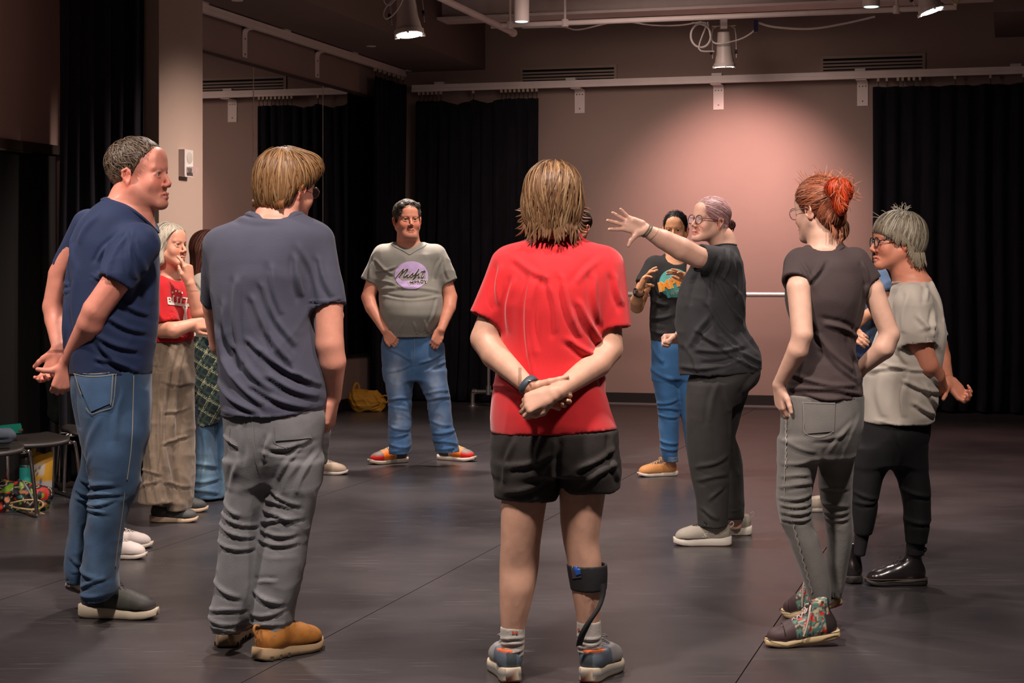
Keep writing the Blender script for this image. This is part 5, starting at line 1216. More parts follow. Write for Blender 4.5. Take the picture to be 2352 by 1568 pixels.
fo = [(560, 650, 575, 830, 7, 8), (640, 620, 660, 720, 7, 7), (620, 660, 690, 790, 6, 11), (600, 690, 680, 830, 7, 10), (590, 780, 720, 870, 6, 12), (620, 800, 740, 880, 5, 11), (560, 800, 640, 890, 8, 9), (530, 830, 620, 920, 7, 9), (640, 860, 735, 905, 6, 11), (600, 880, 720, 930, 6, 10), (510, 880, 600, 935, 6, 9), (520, 760, 560, 850, 8, -9), (690, 600, 700, 680, 6, 9), (700, 575, 740, 690, 7, 5), (740, 600, 770, 680, 6, 7), (676, 820, 700, 860, 5, 10), (550, 500, 640, 510, 6, 4), (530, 700, 545, 800, 7, 6), (630, 760, 640, 800, 5, -9), (720, 690, 790, 684, 2.5, 3), (512, 938, 735, 932, 2.5, 3)]
sh = garment(r4, 't_shirt', f, SL, D, .0065, fo, [(6, 6, 6, 5, 620, 950)])
collar(sh, P(631, 500, D), .090, .076, SL)
tr = [(935, 511, 744, .165), (960, 513, 746, .17), (1000, 514, 744, .172), (1040, 517, 740, .165), (1075, 520, 737, .14), (1100, 528, 732, .115)]
L1 = [(1060, 518, 632, .125), (1100, 522, 625, .12), (1150, 520, 612, .11), (1190, 511, 602, .105), (1240, 504, 598, .10), (1300, 502, 596, .10), (1360, 496, 590, .10), (1400, 485, 578, .10), (1422, 482, 572, .098), (1445, 492, 560, .095)]
L2 = [(1060, 612, 738, .125), (1100, 617, 735, .12), (1150, 611, 725, .11), (1190, 606, 716, .105), (1240, 600, 706, .10), (1300, 592, 698, .10), (1360, 584, 684, .10), (1400, 579, 675, .10), (1430, 577, 673, .098), (1460, 592, 664, .095)]
g = Field(); g.add(f_loft(tr, D), k=.02); g.add(f_loft(L1, D, hollow=.01, hem=.03), k=.045); g.add(f_loft(L2, D-.03, hollow=.01, hem=.03), k=.045)
fo = [(525, 1000, 560, 1020, 4, 9), (632, 1000, 622, 1050, 5, 11), (640, 1020, 720, 1000, 5, 9), (624, 1020, 700, 1030, 5, -8), (700, 1020, 650, 1090, 5, 8), (730, 1040, 690, 1120, 5, 9), (625, 1140, 680, 1155, 4, 12), (640, 1120, 700, 1150, 4, 10), (620, 1165, 690, 1190, 4, 13), (615, 1190, 700, 1180, 4, 14), (612, 1210, 690, 1215, 4, 12), (606, 1232, 690, 1235, 4, 10), (526, 1150, 560, 1175, 4, 12), (515, 1175, 600, 1200, 4, 14), (512, 1200, 590, 1225, 4, 13), (510, 1240, 590, 1250, 4, 10), (640, 1320, 602, 1325, 4, 8), (600, 1350, 660, 1370, 5, 10), (500, 1330, 560, 1360, 5, 10), (590, 1400, 660, 1385, 4, 13), (580, 1425, 665, 1420, 4, 15), (590, 1440, 660, 1442, 3.5, 14), (600, 1452, 650, 1462, 3, 10), (490, 1395, 570, 1390, 4, 13), (484, 1412, 560, 1420, 4, 14), (495, 1430, 550, 1440, 3.5, 12), (560, 1060, 540, 1120, 7, 7), (575, 980, 570, 1060, 7, -6), (690, 1060, 660, 1120, 6, 8)]
GJ = cloth_mat('grey_jeans', (.150, .152, .160), rough=.8, var=.14, bump=.4, bscale=260, sheen=.2)
jn = garment(r4, 'jeans', g, GJ, D, .0065, fo, [(7, 7, 7, 9, 1120, 1470), (5, 6, 6, 5, 940, 1120)], gain=.95)
bv = bvh_of(jn); SM = mat('grey_seam', (.17, .165, .16), .8)
strokes([[(632, 978), (628, 1010), (640, 1022), (672, 1030), (705, 1018), (716, 1004), (712, 975)], [(528, 982), (528, 1012), (545, 1024)], [(578, 950), (588, 1060), (612, 1100)]], 2.2, bv, SM, 'seams', jn, off=.002)
patch(quad((632, 976), (712, 972), (714, 1006), (633, 1012)), bv, GJ, 'back_pocket', jn, off=.004)
b = Field(); b.add(f_loft(tor[1:], D, inset=.022), k=.02); b.add(f_loft(tr, D, inset=.02), k=.02)
h4 = Head(P(660, 432, D+.03), 142, -6, 3, 1.04, wide=1.0); h4.skin(b, (P(632, 520, D+.01), .066)); b.cone(P(634, 500, D), P(632, 535, D), .070, .085, k=.03)
arm(b, [P(735, 570, D), P(755, 700, D-.03), P(757, 790, D-.04)], [.050, .050, .050]); arm(b, [P(757, 790, D-.04), P(764, 830, D-.03), P(765, 912, D+.04)], [.050, .047, .029])
hd = hand(b, P(764, 918, D+.04), (-.15, .1, -1), (1, -.35, 0), -1, .97, [(.5, .8, .5), (.6, .8, .5), (.7, .8, .5), (.7, .8, .5)])
arm(b, [P(505, 580, D+.05), P(497, 700, D+.16), P(510, 790, D+.24)], [.05, .05, .046]); arm(b, [P(510, 790, D+.24), P(560, 830, D+.28)], [.046, .03])
h4.stubble = (.30, .11, .05); body_mesh(r4, b, [h4], [hd], TONE, .008, .0045, .0034)
eyes(h4, r4); glasses(h4, r4, (.25, .14, .09), .025, .019, .0012)
def hb4(L):
    L.ell((0, -.014, .048), (.096, .112, .090)); L.ell((0, -.058, -.015), (.080, .058, .075), k=.04); L.ell((.055, .035, .078), (.045, .05, .045), k=.03); L.ell((-.055, .035, .078), (.045, .05, .045), k=.03)
    L.cut(lambda x, y, z: .80*y-.60*z-.008-.03*np.clip((z-.05)*20, 0, 1)); L.cut(lambda x, y, z: -.078-z+0*x)
    L.sub(f_ell((.09, -.005, -.035), (.03, .035, .035)), k=.02); L.sub(f_ell((-.09, -.005, -.035), (.03, .035, .035)), k=.02)
hair(h4, r4, hb4, [(.19, .095, .038), (.28, .155, .068), (.11, .048, .017), (.34, .20, .095), (.15, .07, .026)], 1500, .011, 11, .0030, flow_crown((.01, -.05, .14), .45, fwd=.15), lift=(-.002, .006), jit=.16)
lock(h4, r4, 'hair_ends', [[(x, -.10+abs(x)*.35, -.045), (x*1.02, -.104+abs(x)*.3, -.062), (x*1.05, -.098+abs(x)*.3, -.082+rng.uniform(-.006, .006))] for x in np.linspace(-.07, .07, 26)]+[[(.094, -.02, .01), (.102, -.035, -.005), (.105, -.05, -.02+i*.01)] for i in range(4)], .005, (.18, .07, .022))
SUE = (.42, .17, .035)
def col4(p):
    x, y, z = p
    if abs(x) < .010 and y < .04: return (.30, .12, .03)
    return SUE if vnoise(np.array([x*60]), np.array([y*60]), np.array([z*60]))[0] > .42 else (.36, .14, .028)
for (hx, hy, dr, sd, L_) in ((516, 1489, (.08, 1), -1, .30), (590, 1519, (.62, .78), 1, .31)):
    p = G(hx, hy); e, w_ = shoe(r4, (p[0], p[1]), dr, L_, side=sd, ts=.034, hcol=.078, sole=(.30, .20, .11), under=(.06, .045, .03), band=(.42, .30, .18), colf=col4, lace=(.12, .06, .03), heelh=.006, wide=1.06)
    MB().tube(spline([w_(np.array(t_)) for t_ in ((0, -.001, .075), (0, -.012, .095), (0, -.008, .112), (0, .012, .108))], 4), .0045, 6).build('pull_tab', mat('tan_suede', SUE, .8), e, True)
    b_ = MB()
    for q in (-1, 1):
        for k_ in range(7):
            y_ = .03+k_*.036; b_.box(w_(np.array((q*.034*(1.25 if y_ > .16 else 1), y_, .010))), (1, 0, 0), (0, 1, 0), (0, 0, 1), .006, .006, .007)
    o = b_.build('sole_lugs', mat('dark_rubber', (.06, .045, .03), .8), e); tag(o, kind='stuff')

# ===== man in navy tee at left, in profile
D = 6.72; r1 = person('man in profile in navy t-shirt and blue jeans, hands joined behind back, far left', 258, D); TONE = (.60, .235, .17)
tor = [(449, 254, 292, .05, .02), (462, 232, 312, .09), (478, 212, 330, .13), (500, 190, 345, .155), (525, 174, 356, .165), (555, 164, 362, .175), (600, 158, 364, .18), (650, 153, 363, .185), (700, 150, 362, .185), (760, 147, 360, .18), (810, 150, 353, .175), (858, 163, 346, .17)]
f = Field(); f.add(f_loft(tor, D, hollow=.012, tilt=.0), k=.03)
f.add(f_sleeve(P(318, 560, D-.17), P(266, 648, D-.21), .082, .064), k=.05); f.add(f_sleeve(P(205, 520, D+.15), P(150, 618, D+.2), .07, .055), k=.05)
f.sub(f_cone(P(300, 440, D), P(300, 488, D), .10, .085), k=.012)
NV = cloth_mat('navy_jersey', (.013, .024, .070), rough=.75, var=.06, sheen=.3, fold=.5, fscale=5)
fo = [(300, 540, 262, 620, 5, 13), (318, 550, 285, 640, 5, 12), (280, 560, 250, 600, 5, 10), (335, 545, 340, 640, 6, 8), (240, 500, 200, 560, 8, 6), (200, 620, 205, 780, 9, 6), (165, 700, 160, 800, 4, 8), (250, 780, 310, 840, 6, 11), (240, 760, 330, 800, 6, 9), (280, 730, 345, 760, 6, 8), (255, 820, 330, 850, 5, 8), (300, 690, 350, 720, 6, 8), (175, 560, 185, 640, 8, 7), (345, 560, 355, 700, 6, 6), (238, 632, 294, 650, 2.5, 3), (150, 650, 175, 652, 3, 6), (150, 670, 172, 668, 3, 6)]
sh = garment(r1, 't_shirt', f, NV, D, .0065, fo, [(6, 6, 6, 5, 560, 860)])
tr = [(848, 166, 346, .165), (880, 164, 346, .17), (920, 170, 345, .17), (960, 178, 343, .165), (1000, 186, 340, .15), (1040, 192, 330, .125)]
L1 = [(900, 205, 335, .05, -.05), (950, 200, 340, .085, -.06), (990, 197, 342, .105, -.07), (1041, 200, 327, .115, -.08), (1080, 206, 322, .11, -.08), (1110, 210, 320, .105, -.08), (1130, 208, 316, .10, -.08), (1156, 206, 298, .10, -.08), (1194, 202, 287, .10, -.08), (1233, 196, 279, .098, -.08), (1271, 192, 273, .098, -.08), (1309, 190, 269, .098, -.08), (1345, 189, 273, .098, -.08), (1362, 190, 265, .095, -.08), (1376, 192, 247, .09, -.08)]
L2 = [(900, 190, 300, .05, .07), (950, 188, 300, .09, .08), (990, 187, 300, .11, .1), (1041, 190, 290, .11, .12), (1080, 186, 270, .105, .14), (1118, 170, 250, .10, .15), (1156, 165, 238, .095, .15), (1194, 163, 232, .095, .15), (1233, 159, 226, .09, .15), (1271, 154, 220, .09, .15), (1300, 151, 213, .09, .15), (1322, 152, 205, .085, .15), (1336, 158, 200, .08, .15)]
g = Field(); g.add(f_loft(tr, D), k=.02); g.add(f_loft(L1, D, hollow=.01, hem=.03), k=.04); g.add(f_loft(L2, D, hollow=.01, hem=.03), k=.03)
fo = [(206, 1080, 235, 1100, 4, 12), (180, 1105, 215, 1125, 4, 13), (215, 1110, 290, 1100, 5, 11), (215, 1130, 300, 1122, 4, 13), (210, 1148, 285, 1135, 4, 12), (205, 1160, 270, 1165, 4, 10), (172, 1130, 205, 1145, 4, 13), (175, 1150, 205, 1160, 4, 12), (230, 1040, 220, 1090, 5, 8), (250, 960, 215, 1060, 8, 8), (200, 1290, 250, 1310, 5, 9), (215, 1330, 265, 1310, 4, 11), (200, 1350, 262, 1345, 4, 11), (300, 900, 290, 1000, 7, 7), (190, 900, 200, 980, 6, -8), (158, 1290, 185, 1310, 4, 10), (192, 1367, 245, 1370, 2.2, 8), (155, 1318, 195, 1332, 2.2, 8)]
jn = garment(r1, 'jeans', g, DENA, D, .0065, fo, [(7, 7, 7, 9, 1080, 1370), (4, 6, 6, 5, 860, 1080)], gain=.95, cols=fade((.028, .060, .118), (.065, .12, .20), [(225, 900, 40, 30, .6), (250, 1140, 50, 40, .9), (240, 1300, 40, 60, .6), (180, 1200, 20, 90, .6)], D))
bv = bvh_of(jn); ST = mat('tan_stitch', (.24, .22, .17), .8)
patch(quad((172, 856), (262, 858), (256, 925), (210, 945)), bv, DENP, 'back_pocket', jn, off=.005); 
strokes([[(171, 853), (200, 858), (230, 858), (264, 853)], [(172, 858), (200, 864), (230, 864), (264, 859)], [(266, 858), (262, 900), (258, 935)], [(259, 858), (256, 900), (253, 930)], [(258, 935), (232, 943), (212, 949), (200, 935)], [(305, 862), (302, 1000), (290, 1100)], [(285, 1130), (268, 1250), (262, 1300)], [(175, 860), (184, 890), (190, 905)]], 1.8, bv, ST, 'stitching', jn, off=.0065)
b = Field(); b.add(f_loft(tor[1:], D, inset=.022), k=.02); b.add(f_loft(tr, D, inset=.02), k=.02)
h1 = Head(P(322, 404, D), 78, 2, 0, 1.13, wide=1.0, jaw=1.08, nose=.7); h1.skin(b, (P(300, 492, D+.01), .076)); b.cone(P(298, 470, D), P(290, 520, D), .074, .11, k=.05)
b.cone(h1.w((0, -.075, -.06)), h1.w((0, -.07, -.085)), .035, .04, k=.02)
arm(b, [P(318, 565, D-.16), P(268, 645, D-.2), P(220, 712, D-.2)], [.053, .052, .050]); arm(b, [P(220, 712, D-.2), P(208, 742, D-.18), P(158, 828, D-.06)], [.050, .050, .032])
hd = hand(b, P(155, 834, D-.06), (-.25, .0, -1), (.35, -1, 0), 1, 1.02, [(.7, .8, .5), (.8, .9, .5), (.8, .9, .5), (.9, .9, .5)], thumb=[(.022, .022, -.006), (.05, .040, -.006), (.078, .046, -.006), (.100, .046, -.006)])
arm(b, [P(190, 540, D+.15), P(142, 630, D+.2), P(127, 705, D+.2)], [.055, .052, .050]); arm(b, [P(127, 705, D+.2), P(130, 735, D+.18), P(137, 798, D+.06)], [.050, .046, .030])
he = hand(b, P(136, 804, D+.05), (-.35, -.1, -1), (.3, 1, 0), -1, 1.0, [(.5, .7, .4), (.5, .8, .5), (.7, .9, .5), (.8, .9, .5)], thumb=[(.022, .022, -.006), (.046, .050, -.008), (.060, .070, -.008), (.070, .092, -.008)])
h1.lip = (.45, .14, .10); h1.stubble = (.40, .17, .12); body_mesh(r1, b, [h1], [hd, he], TONE, .008, .0036, .0034); eyes(h1, r1); brows(h1, r1, (.12, .05, .03))
collar(sh, P(299, 480, D), .098, .090, NV)
def hb1(L): cap(L, c=(0, -.020, .046), r=(.082, .100, .086), zmin=-.035, hair_line=((.070, .110), (-.012, -.005)))
hair(h1, r1, hb1, [(.085, .055, .036), (.15, .105, .07), (.045, .028, .018), (.21, .16, .115)], 1500, .006, 6, .0022, flow_crown((0, -.05, .12), .2, fwd=.5), lift=(0, .007), jit=.45)
def hb1b(L): cap(L, c=(0, -.022, .03), r=(.0785, .0945, .086), zmin=-.07, hair_line=((.05, .09), (-.010, -.02)))
hair(h1, r1, hb1b, [(.26, .16, .11), (.20, .13, .09)], 500, .004, 4, .0012, flow_crown((0, -.05, .12), .5), lift=(0, .001), jit=.2, name='shaved_sides')
def col1(p):
    x, y, z = p
    if y > .235 and z < .065: return (.04, .035, .035)
    if .12 < y < .19 and abs(x) > .03: return (.055, .055, .045)
    return (.016, .014, .013) if y < .1 or abs(x) < .02 else (.045, .042, .036)
p = G(184, 1416); shoe(r1, (p[0], p[1]), (1, -.12), .315, side=-1, ts=.036, hcol=.085, sole=(.58, .50, .38), under=(.04, .03, .03), colf=col1, lace=(.07, .05, .04), heelh=.008)
shoe(r1, (P(150, 0, 6.86)[0], 6.86), (.55, .83), .315, pitch=22, side=1, ts=.036, hcol=.085, sole=(.58, .48, .40), under=(.04, .03, .03), colf=col1, lace=(.07, .05, .04), heelh=.008)

# ===== red-haired woman, back to camera, right
D = 6.45; r9 = person('slim woman seen from behind with red hair bun, brown-black tee, grey jeans, patterned high-top sneakers', 1890, D); TONE = (.66, .40, .30)
tor = [(566, 1864, 1926, .05), (576, 1838, 1950, .07), (588, 1818, 1970, .09), (604, 1810, 1982, .11), (630, 1806, 1986, .12), (660, 1804, 1988, .13), (690, 1803, 1984, .135), (720, 1810, 1978, .125), (750, 1822, 1970, .115), (785, 1828, 1964, .11), (820, 1822, 1964, .115), (850, 1812, 1970, .125), (880, 1807, 1981, .135), (914, 1806, 1983, .14)]
f = Field(); f.add(f_loft(tor, D, hollow=.011, tilt=.0), k=.03)
f.add(f_sleeve(P(1840, 606, D-.03), P(1829, 650, D-.09), .062, .052), k=.04); f.add(f_sleeve(P(1962, 604, D), P(2000, 652, D-.01), .060, .042), k=.04)
f.sub(f_cone(P(1886, 520, D+.01), P(1892, 570, D-.01), .062, .055), k=.01)
BT = cloth_mat('brown_black_jersey', (.052, .036, .036), rough=.72, var=.06, sheen=.35)
fo = [(1850, 640, 1880, 600, 5, 7), (1985, 660, 1960, 760, 5, 8), (1840, 660, 1870, 760, 6, 6), (1960, 770, 1880, 740, 6, 8), (1870, 770, 1950, 850, 6, 9), (1880, 800, 1960, 870, 5, 8), (1820, 860, 1960, 880, 5, 6), (1815, 890, 1975, 905, 5, 6), (1840, 900, 1920, 910, 4, 8), (1960, 830, 1970, 880, 4, 8), (1835, 610, 1850, 650, 4, 7), (1975, 610, 1985, 650, 4, 7), (1940, 780, 1962, 830, 4, 8)]
sh = garment(r9, 't_shirt', f, BT, D, .006, fo, [(4, 6, 6, 5, 640, 915)])
collar(sh, P(1892, 570, D), .064, .060, BT)
tr = [(905, 1800, 1984, .135), (940, 1794, 1984, .14), (980, 1793, 1982, .145), (1018, 1791, 1970, .135), (1050, 1795, 1962, .11)]
L1 = [(1010, 1790, 1900, .11), (1050, 1788, 1884, .105), (1078, 1787, 1875, .10), (1110, 1786, 1868, .095), (1137, 1786, 1862, .09), (1160, 1786, 1861, .085), (1180, 1789, 1863, .085), (1208, 1798, 1867, .08), (1256, 1818, 1885, .075), (1295, 1833, 1897, .07), (1335, 1846, 1905, .062), (1368, 1856, 1908, .056), (1388, 1862, 1910, .05)]
L2 = [(1010, 1870, 1970, .10, .05), (1050, 1878, 1960, .095, .08), (1078, 1881, 1957, .09, .1), (1137, 1884, 1957, .085, .12), (1177, 1893, 1957, .08, .13), (1216, 1900, 1960, .075, .14), (1256, 1900, 1955, .07, .15), (1295, 1899, 1947, .065, .16), (1335, 1905, 1941, .055, .17), (1372, 1908, 1930, .045, .17)]
g = Field(); g.add(f_loft(tr, D), k=.02); g.add(f_loft(L1, D, hollow=.008, hem=.02), k=.035); g.add(f_loft(L2, D, hollow=.006, hem=.02), k=.03)
fo = [(1800, 1010, 1860, 1030, 5, 9), (1860, 1000, 1930, 985, 5, 9), (1940, 970, 1890, 1030, 5, 9), (1800, 1060, 1850, 1050, 4, 9), (1795, 1090, 1850, 1085, 4, 10), (1790, 1115, 1860, 1105, 4, 11), (1792, 1140, 1862, 1128, 4, 13), (1795, 1155, 1862, 1150, 3.5, 13), (1798, 1172, 1864, 1166, 3.5, 14), (1800, 1188, 1864, 1182, 3.5, 13), (1890, 1165, 1955, 1168, 4, 13), (1896, 1182, 1958, 1180, 4, 13), (1900, 1198, 1958, 1196, 4, 11), (1885, 1130, 1950, 1125, 4, 9), (1880, 1040, 1890, 1110, 6, -9), (1805, 960, 1800, 1000, 3, 8), (1960, 960, 1925, 1050, 6, 7)]
GK = cloth_mat('ash_jeans', (.15, .143, .134), rough=.82, var=.12, bump=.4, bscale=260, sheen=.15)
jn = garment(r9, 'jeans', g, GK, D, .006, fo, [(5, 8, 8, 9, 1050, 1240)], gain=.5)
bv = bvh_of(jn); SM2 = mat('light_seam', (.24, .23, .21), .8)
strokes([[(1811, 920), (1806, 1000), (1803, 1080), (1802, 1150)], [(1815, 1185), (1840, 1270), (1868, 1360)]], 2.0, bv, SM2, 'seams', jn, off=.002)
zg = [[(1806+(i % 2)*3-1, 950+i*7), (1806+((i+1) % 2)*3-1, 957+i*7)] for i in range(18)]+[[(1818+i*2.6+(i % 2)*4, 1195+i*9.3), (1818+(i+1)*2.6+((i+1) % 2)*4, 1204+i*9.3)] for i in range(18)]
strokes(zg, 2.6, bv, mat('worn_seam', (.30, .285, .26), .8), 'seam_puckers', jn, off=.003)
patch(quad((1846, 922), (1918, 924), (1915, 990), (1850, 996)), bv, GK, 'back_pocket', jn, off=.004); strokes([[(1846, 922), (1848, 960), (1851, 994), (1884, 1002), (1914, 990)], [(1846, 925), (1918, 927)]], 1.6, bv, SM2, 'pocket_stitching', jn, off=.0055)
b = Field(); b.add(f_loft(tor[1:], D, inset=.02), k=.02); b.add(f_loft(tr, D, inset=.018), k=.02)
h9 = Head(P(1880, 484, D+.02), -138, -6, 0, .95, wide=.95, jaw=.9); h9.skin(b, (P(1890, 575, D), .044)); b.cone(P(1888, 545, D), P(1892, 592, D), .044, .062, k=.03)
arm(b, [P(1842, 614, D-.04), P(1834, 660, D-.10), P(1843, 768, D-.15)], [.040, .043, .039]); arm(b, [P(1843, 768, D-.15), P(1832, 805, D-.14), P(1790, 882, D-.06)], [.037, .038, .024])
hd = hand(b, P(1789, 886, D-.06), (.10, .1, -1), (-1, -.3, 0), -1, .88, [(.4, .5, .3)]*4)
arm(b, [P(1968, 610, D), P(2004, 665, D-.01), P(2044, 768, D-.02)], [.046, .042, .036]); arm(b, [P(2044, 768, D-.02), P(2030, 800, D-.02), P(1975, 848, D+.05)], [.038, .040, .026])
he = hand(b, P(1972, 851, D+.05), (-.75, .25, -.6), (.1, -.9, .5), 1, .88, [(.4, .5, .3)]*4)
body_mesh(r9, b, [h9], [hd, he], TONE, .0075, .0038, .0034); eyes(h9, r9); glasses(h9, r9, (.10, .05, .035), .027, .022, .0014)
def hb9(L):
    cap(L, c=(0, -.018, .046), r=(.087, .108, .090), zmin=-.085, hair_line=((.082, .075), (.006, -.03)), extra=(((0, -.065, -.03), (.058, .045, .055)),))
RH = [(.30, .10, .05), (.48, .19, .11), (.15, .04, .02), (.42, .10, .035), (.22, .06, .03)]
hair(h9, r9, hb9, RH, 1500, .011, 10, .0026, flow_to((-.012, -.13, .058)), lift=(-.001, .005), jit=.14)
def hbb9(L):
    L.ell((-.012, -.125, .062), (.052, .038, .046)); L.ell((-.032, -.130, .018), (.024, .028, .05), k=.02); L.ell((-.05, -.12, .07), (.03, .028, .03))
hair(h9, r9, hbb9, [(.52, .045, .012), (.70, .09, .02), (.25, .02, .008), (.60, .16, .06)], 700, .008, 9, .0028, lambda p: np.stack([-(p[:, 2]-.06)*18+.2, .3*np.sin(p[:, 0]*60), (p[:, 0]+.01)*16-.5], 1), lift=(-.001, .007), jit=.3, res=.005, name='hair_bun')
wl = []
for i in range(90):
    a = rng.uniform(0, 6.28); e_ = rng.uniform(.1, 1.3); d_ = np.array([math.sin(e_)*math.cos(a), math.sin(e_)*math.sin(a), math.cos(e_)]); q = np.array([0, -.02, .045])+d_*np.array([.088, .108, .092])
    t_ = rng.normal(0, 1, 3); wl.append([q, q+d_*.008+t_*.005, q+d_*(.014+rng.uniform(0, .012))+t_*.011, q+d_*.016+t_*.019])
for i in range(70):
    a = rng.uniform(0, 6.28); d_ = np.array([math.cos(a), -.5, math.sin(a)]); q = np.array([-.012, -.128, .060])+d_*np.array([.052, .03, .046]); t_ = rng.normal(0, 1, 3)
    wl.append([q, q+d_*.009+t_*.004, q+d_*.017+t_*.009, q+d_*.020+t_*.016])
for i in range(30): z = -.08-rng.uniform(0, .02); x = rng.uniform(-.05, .05); wl.append([(x, -.085, z+.03), (x*1.1, -.092, z), (x*1.2, -.088, z-.022), (x*1.2+.008, -.085, z-.032)])
lock(h9, r9, 'flyaway_hair', wl[::2]+wl[1::4], .0006, (.50, .20, .11), 4)
FLW = [(.55, .02, .012), (.07, .17, .15), (.42, .36, .25), (.05, .035, .03), (.10, .20, .16)]
def col9(p):
    x, y, z = p
    if y > .165: return (.055, .030, .032)
    if y < .05 and z < .10: return (.03, .022, .022)
    if y < .03: return (.03, .022, .022)
    if abs(x) < .018 and y > .08: return (.04, .025, .025)
    n = vnoise(np.array([x*45.]), np.array([y*75.]), np.array([z*75.]), 7)[0]; n2 = vnoise(np.array([x*60.]), np.array([y*95.]), np.array([z*95.]), 12)[0]
    if n2 > .70: return FLW[0]
    return FLW[1] if n < .38 else FLW[2] if n < .52 else FLW[3] if n < .64 else FLW[4]
for (hx, hy, dr, pt, sd) in ((1930, 1482, (-1, -.05), 8, 1), (1942, 1440, (-.74, .66), 20, -1)):
    p = G(hx, hy); e, w_ = shoe(r9, (p[0], p[1] if sd > 0 else D+.16), dr, .275, pitch=pt, side=sd, ts=.030, hcol=.125, sole=(.52, .40, .22), under=(.30, .02, .015), colf=col9, lace=(.52, .40, .36), wide=.95, curve=.004)
    sp_ = [w_(np.array(((.049*a_), y_, .030))) for a_, y_ in ((-.8, .005), (-1, .08), (-.98, .15), (-1.2, .21), (-.9, .262), (0, .283))]; b_ = MB().tube(spline(sp_, 5), .0016, 5)
    sp_ = [w_(np.array(((.049*a_), y_, .030))) for a_, y_ in ((.8, .005), (1, .08), (.98, .15), (1.2, .21), (.9, .262), (0, .283))]; b_.tube(spline(sp_, 5), .0016, 5); b_.build('foxing_line', mat('dark_line', (.03, .015, .015), .6), e, True)
    b_ = MB()
    for q in (-1, 1): b_.tube(spline([w_(np.array(t_)) for t_ in ((0, .088, .135), (q*.036, .10, .13), (q*.050, .112, .10), (q*.053, .128, .06), (q*.050, .140, .036))], 5), .0035, 6)
    b_.build('lace_bow', mat('lace_end', (.50, .40, .36), .8), e, True)
# ===== grey-haired woman in pale tee, right
D = 7.45; r10 = person('woman with short silver hair and black glasses in pale beige t-shirt, black pants and boots', 2070, D); TONE = (.60, .24, .15)
tor = [(634, 2074, 2128, .05, .02), (646, 2056, 2142, .085), (660, 2048, 2148, .11), (685, 2042, 2154, .135), (715, 2036, 2162, .15), (750, 2024, 2169, .17), (785, 2010, 2168, .19), (820, 1998, 2160, .20), (860, 1989, 2155, .205), (900, 1985, 2153, .20), (940, 1984, 2147, .195), (968, 1983, 2142, .19)]
f = Field(); f.add(f_loft(tor, D, hollow=.012, tilt=.01), k=.03)
f.add(f_sleeve(P(2098, 700, D-.14), P(2108, 795, D-.17), .085, .082), k=.04); f.add(f_sleeve(P(2110, 700, D+.14), P(2140, 780, D+.16), .08, .07), k=.04)
f.sub(f_cone(P(2080, 610, D), P(2096, 644, D), .065, .062), k=.01)
BG = cloth_mat('pale_beige_cotton', (.40, .36, .31), rough=.85, var=.05, sheen=.2, fold=.45, fscale=5)
fo = [(2085, 730, 2110, 770, 5, 9), (2120, 720, 2112, 780, 5, 8), (2090, 750, 2130, 735, 5, 4), (2135, 660, 2150, 740, 6, 7), (2150, 740, 2145, 850, 6, 8), (2020, 832, 2120, 842, 4, 13), (1995, 850, 2060, 836, 4, 10), (2110, 850, 2150, 885, 4, 13), (2060, 870, 2140, 895, 5, 9), (2060, 860, 2055, 950, 7, 8), (2100, 880, 2140, 930, 5, 10), (2010, 860, 2015, 950, 8, 7), (2080, 920, 2130, 945, 5, 8), (2000, 960, 2138, 962, 2, 4), (2060, 680, 2050, 760, 6, 7), (2110, 660, 2100, 690, 5, 6), (2040, 780, 2060, 830, 6, 8)]
sh = garment(r10, 't_shirt', f, BG, D, .0065, fo, [(7, 5, 5, 5, 640, 970)], gain=1.5)
collar(sh, P(2093, 642, D), .068, .064, BG)
tr = [(955, 1988, 2138, .17), (1000, 1980, 2132, .165), (1030, 1970, 2124, .15), (1065, 1962, 2122, .12)]
L1 = [(1030, 1968, 2058, .11), (1065, 1962, 2044, .10), (1100, 1958, 2025, .095), (1140, 1957, 2018, .09), (1177, 1958, 2014, .085), (1216, 1961, 2004, .07), (1226, 1964, 1998, .06)]
L2 = [(1030, 2030, 2124, .11), (1065, 2042, 2126, .10), (1100, 2062, 2131, .095), (1140, 2072, 2136, .09), (1177, 2076, 2137, .085), (1216, 2078, 2133, .075), (1246, 2081, 2128, .065)]
g = Field(); g.add(f_loft(tr, D), k=.02); g.add(f_loft(L1, D), k=.035); g.add(f_loft(L2, D, ), k=.035)
garment(r10, 'trousers', g, cloth_mat('black_knit', (.006, .0055, .007), rough=.8, var=.1), D, .007, [(1962, 1128, 2010, 1140, 4, 9), (1962, 1150, 2012, 1145, 4, 8), (2070, 1120, 2130, 1135, 4, 8), (2078, 1190, 2130, 1195, 4, 7), (2045, 1000, 2050, 1060, 5, 6)], [(5, 6, 6, 5, 980, 1240)])
for st in ([(1200, 1964, 2002, .04), (1275, 1962, 1986, .045)], [(1225, 2084, 2126, .042), (1275, 2080, 2122, .045)]):
    g = Field(); g.add(f_loft(st, D)); garment(r10, 'sock', g, cloth_mat('black_sock', (.008, .006, .008)), D, .006)
b = Field(); b.add(f_loft(tor[1:], D, inset=.022), k=.02); b.add(f_loft(tr, D, inset=.02), k=.02)
h10 = Head(P(2058, 556, D-.01), -84, 0, 0, 1.0, wide=1.0, jaw=1.0); h10.skin(b, (P(2092, 650, D), .062)); b.cone(P(2088, 628, D), P(2098, 664, D), .060, .085, k=.04)

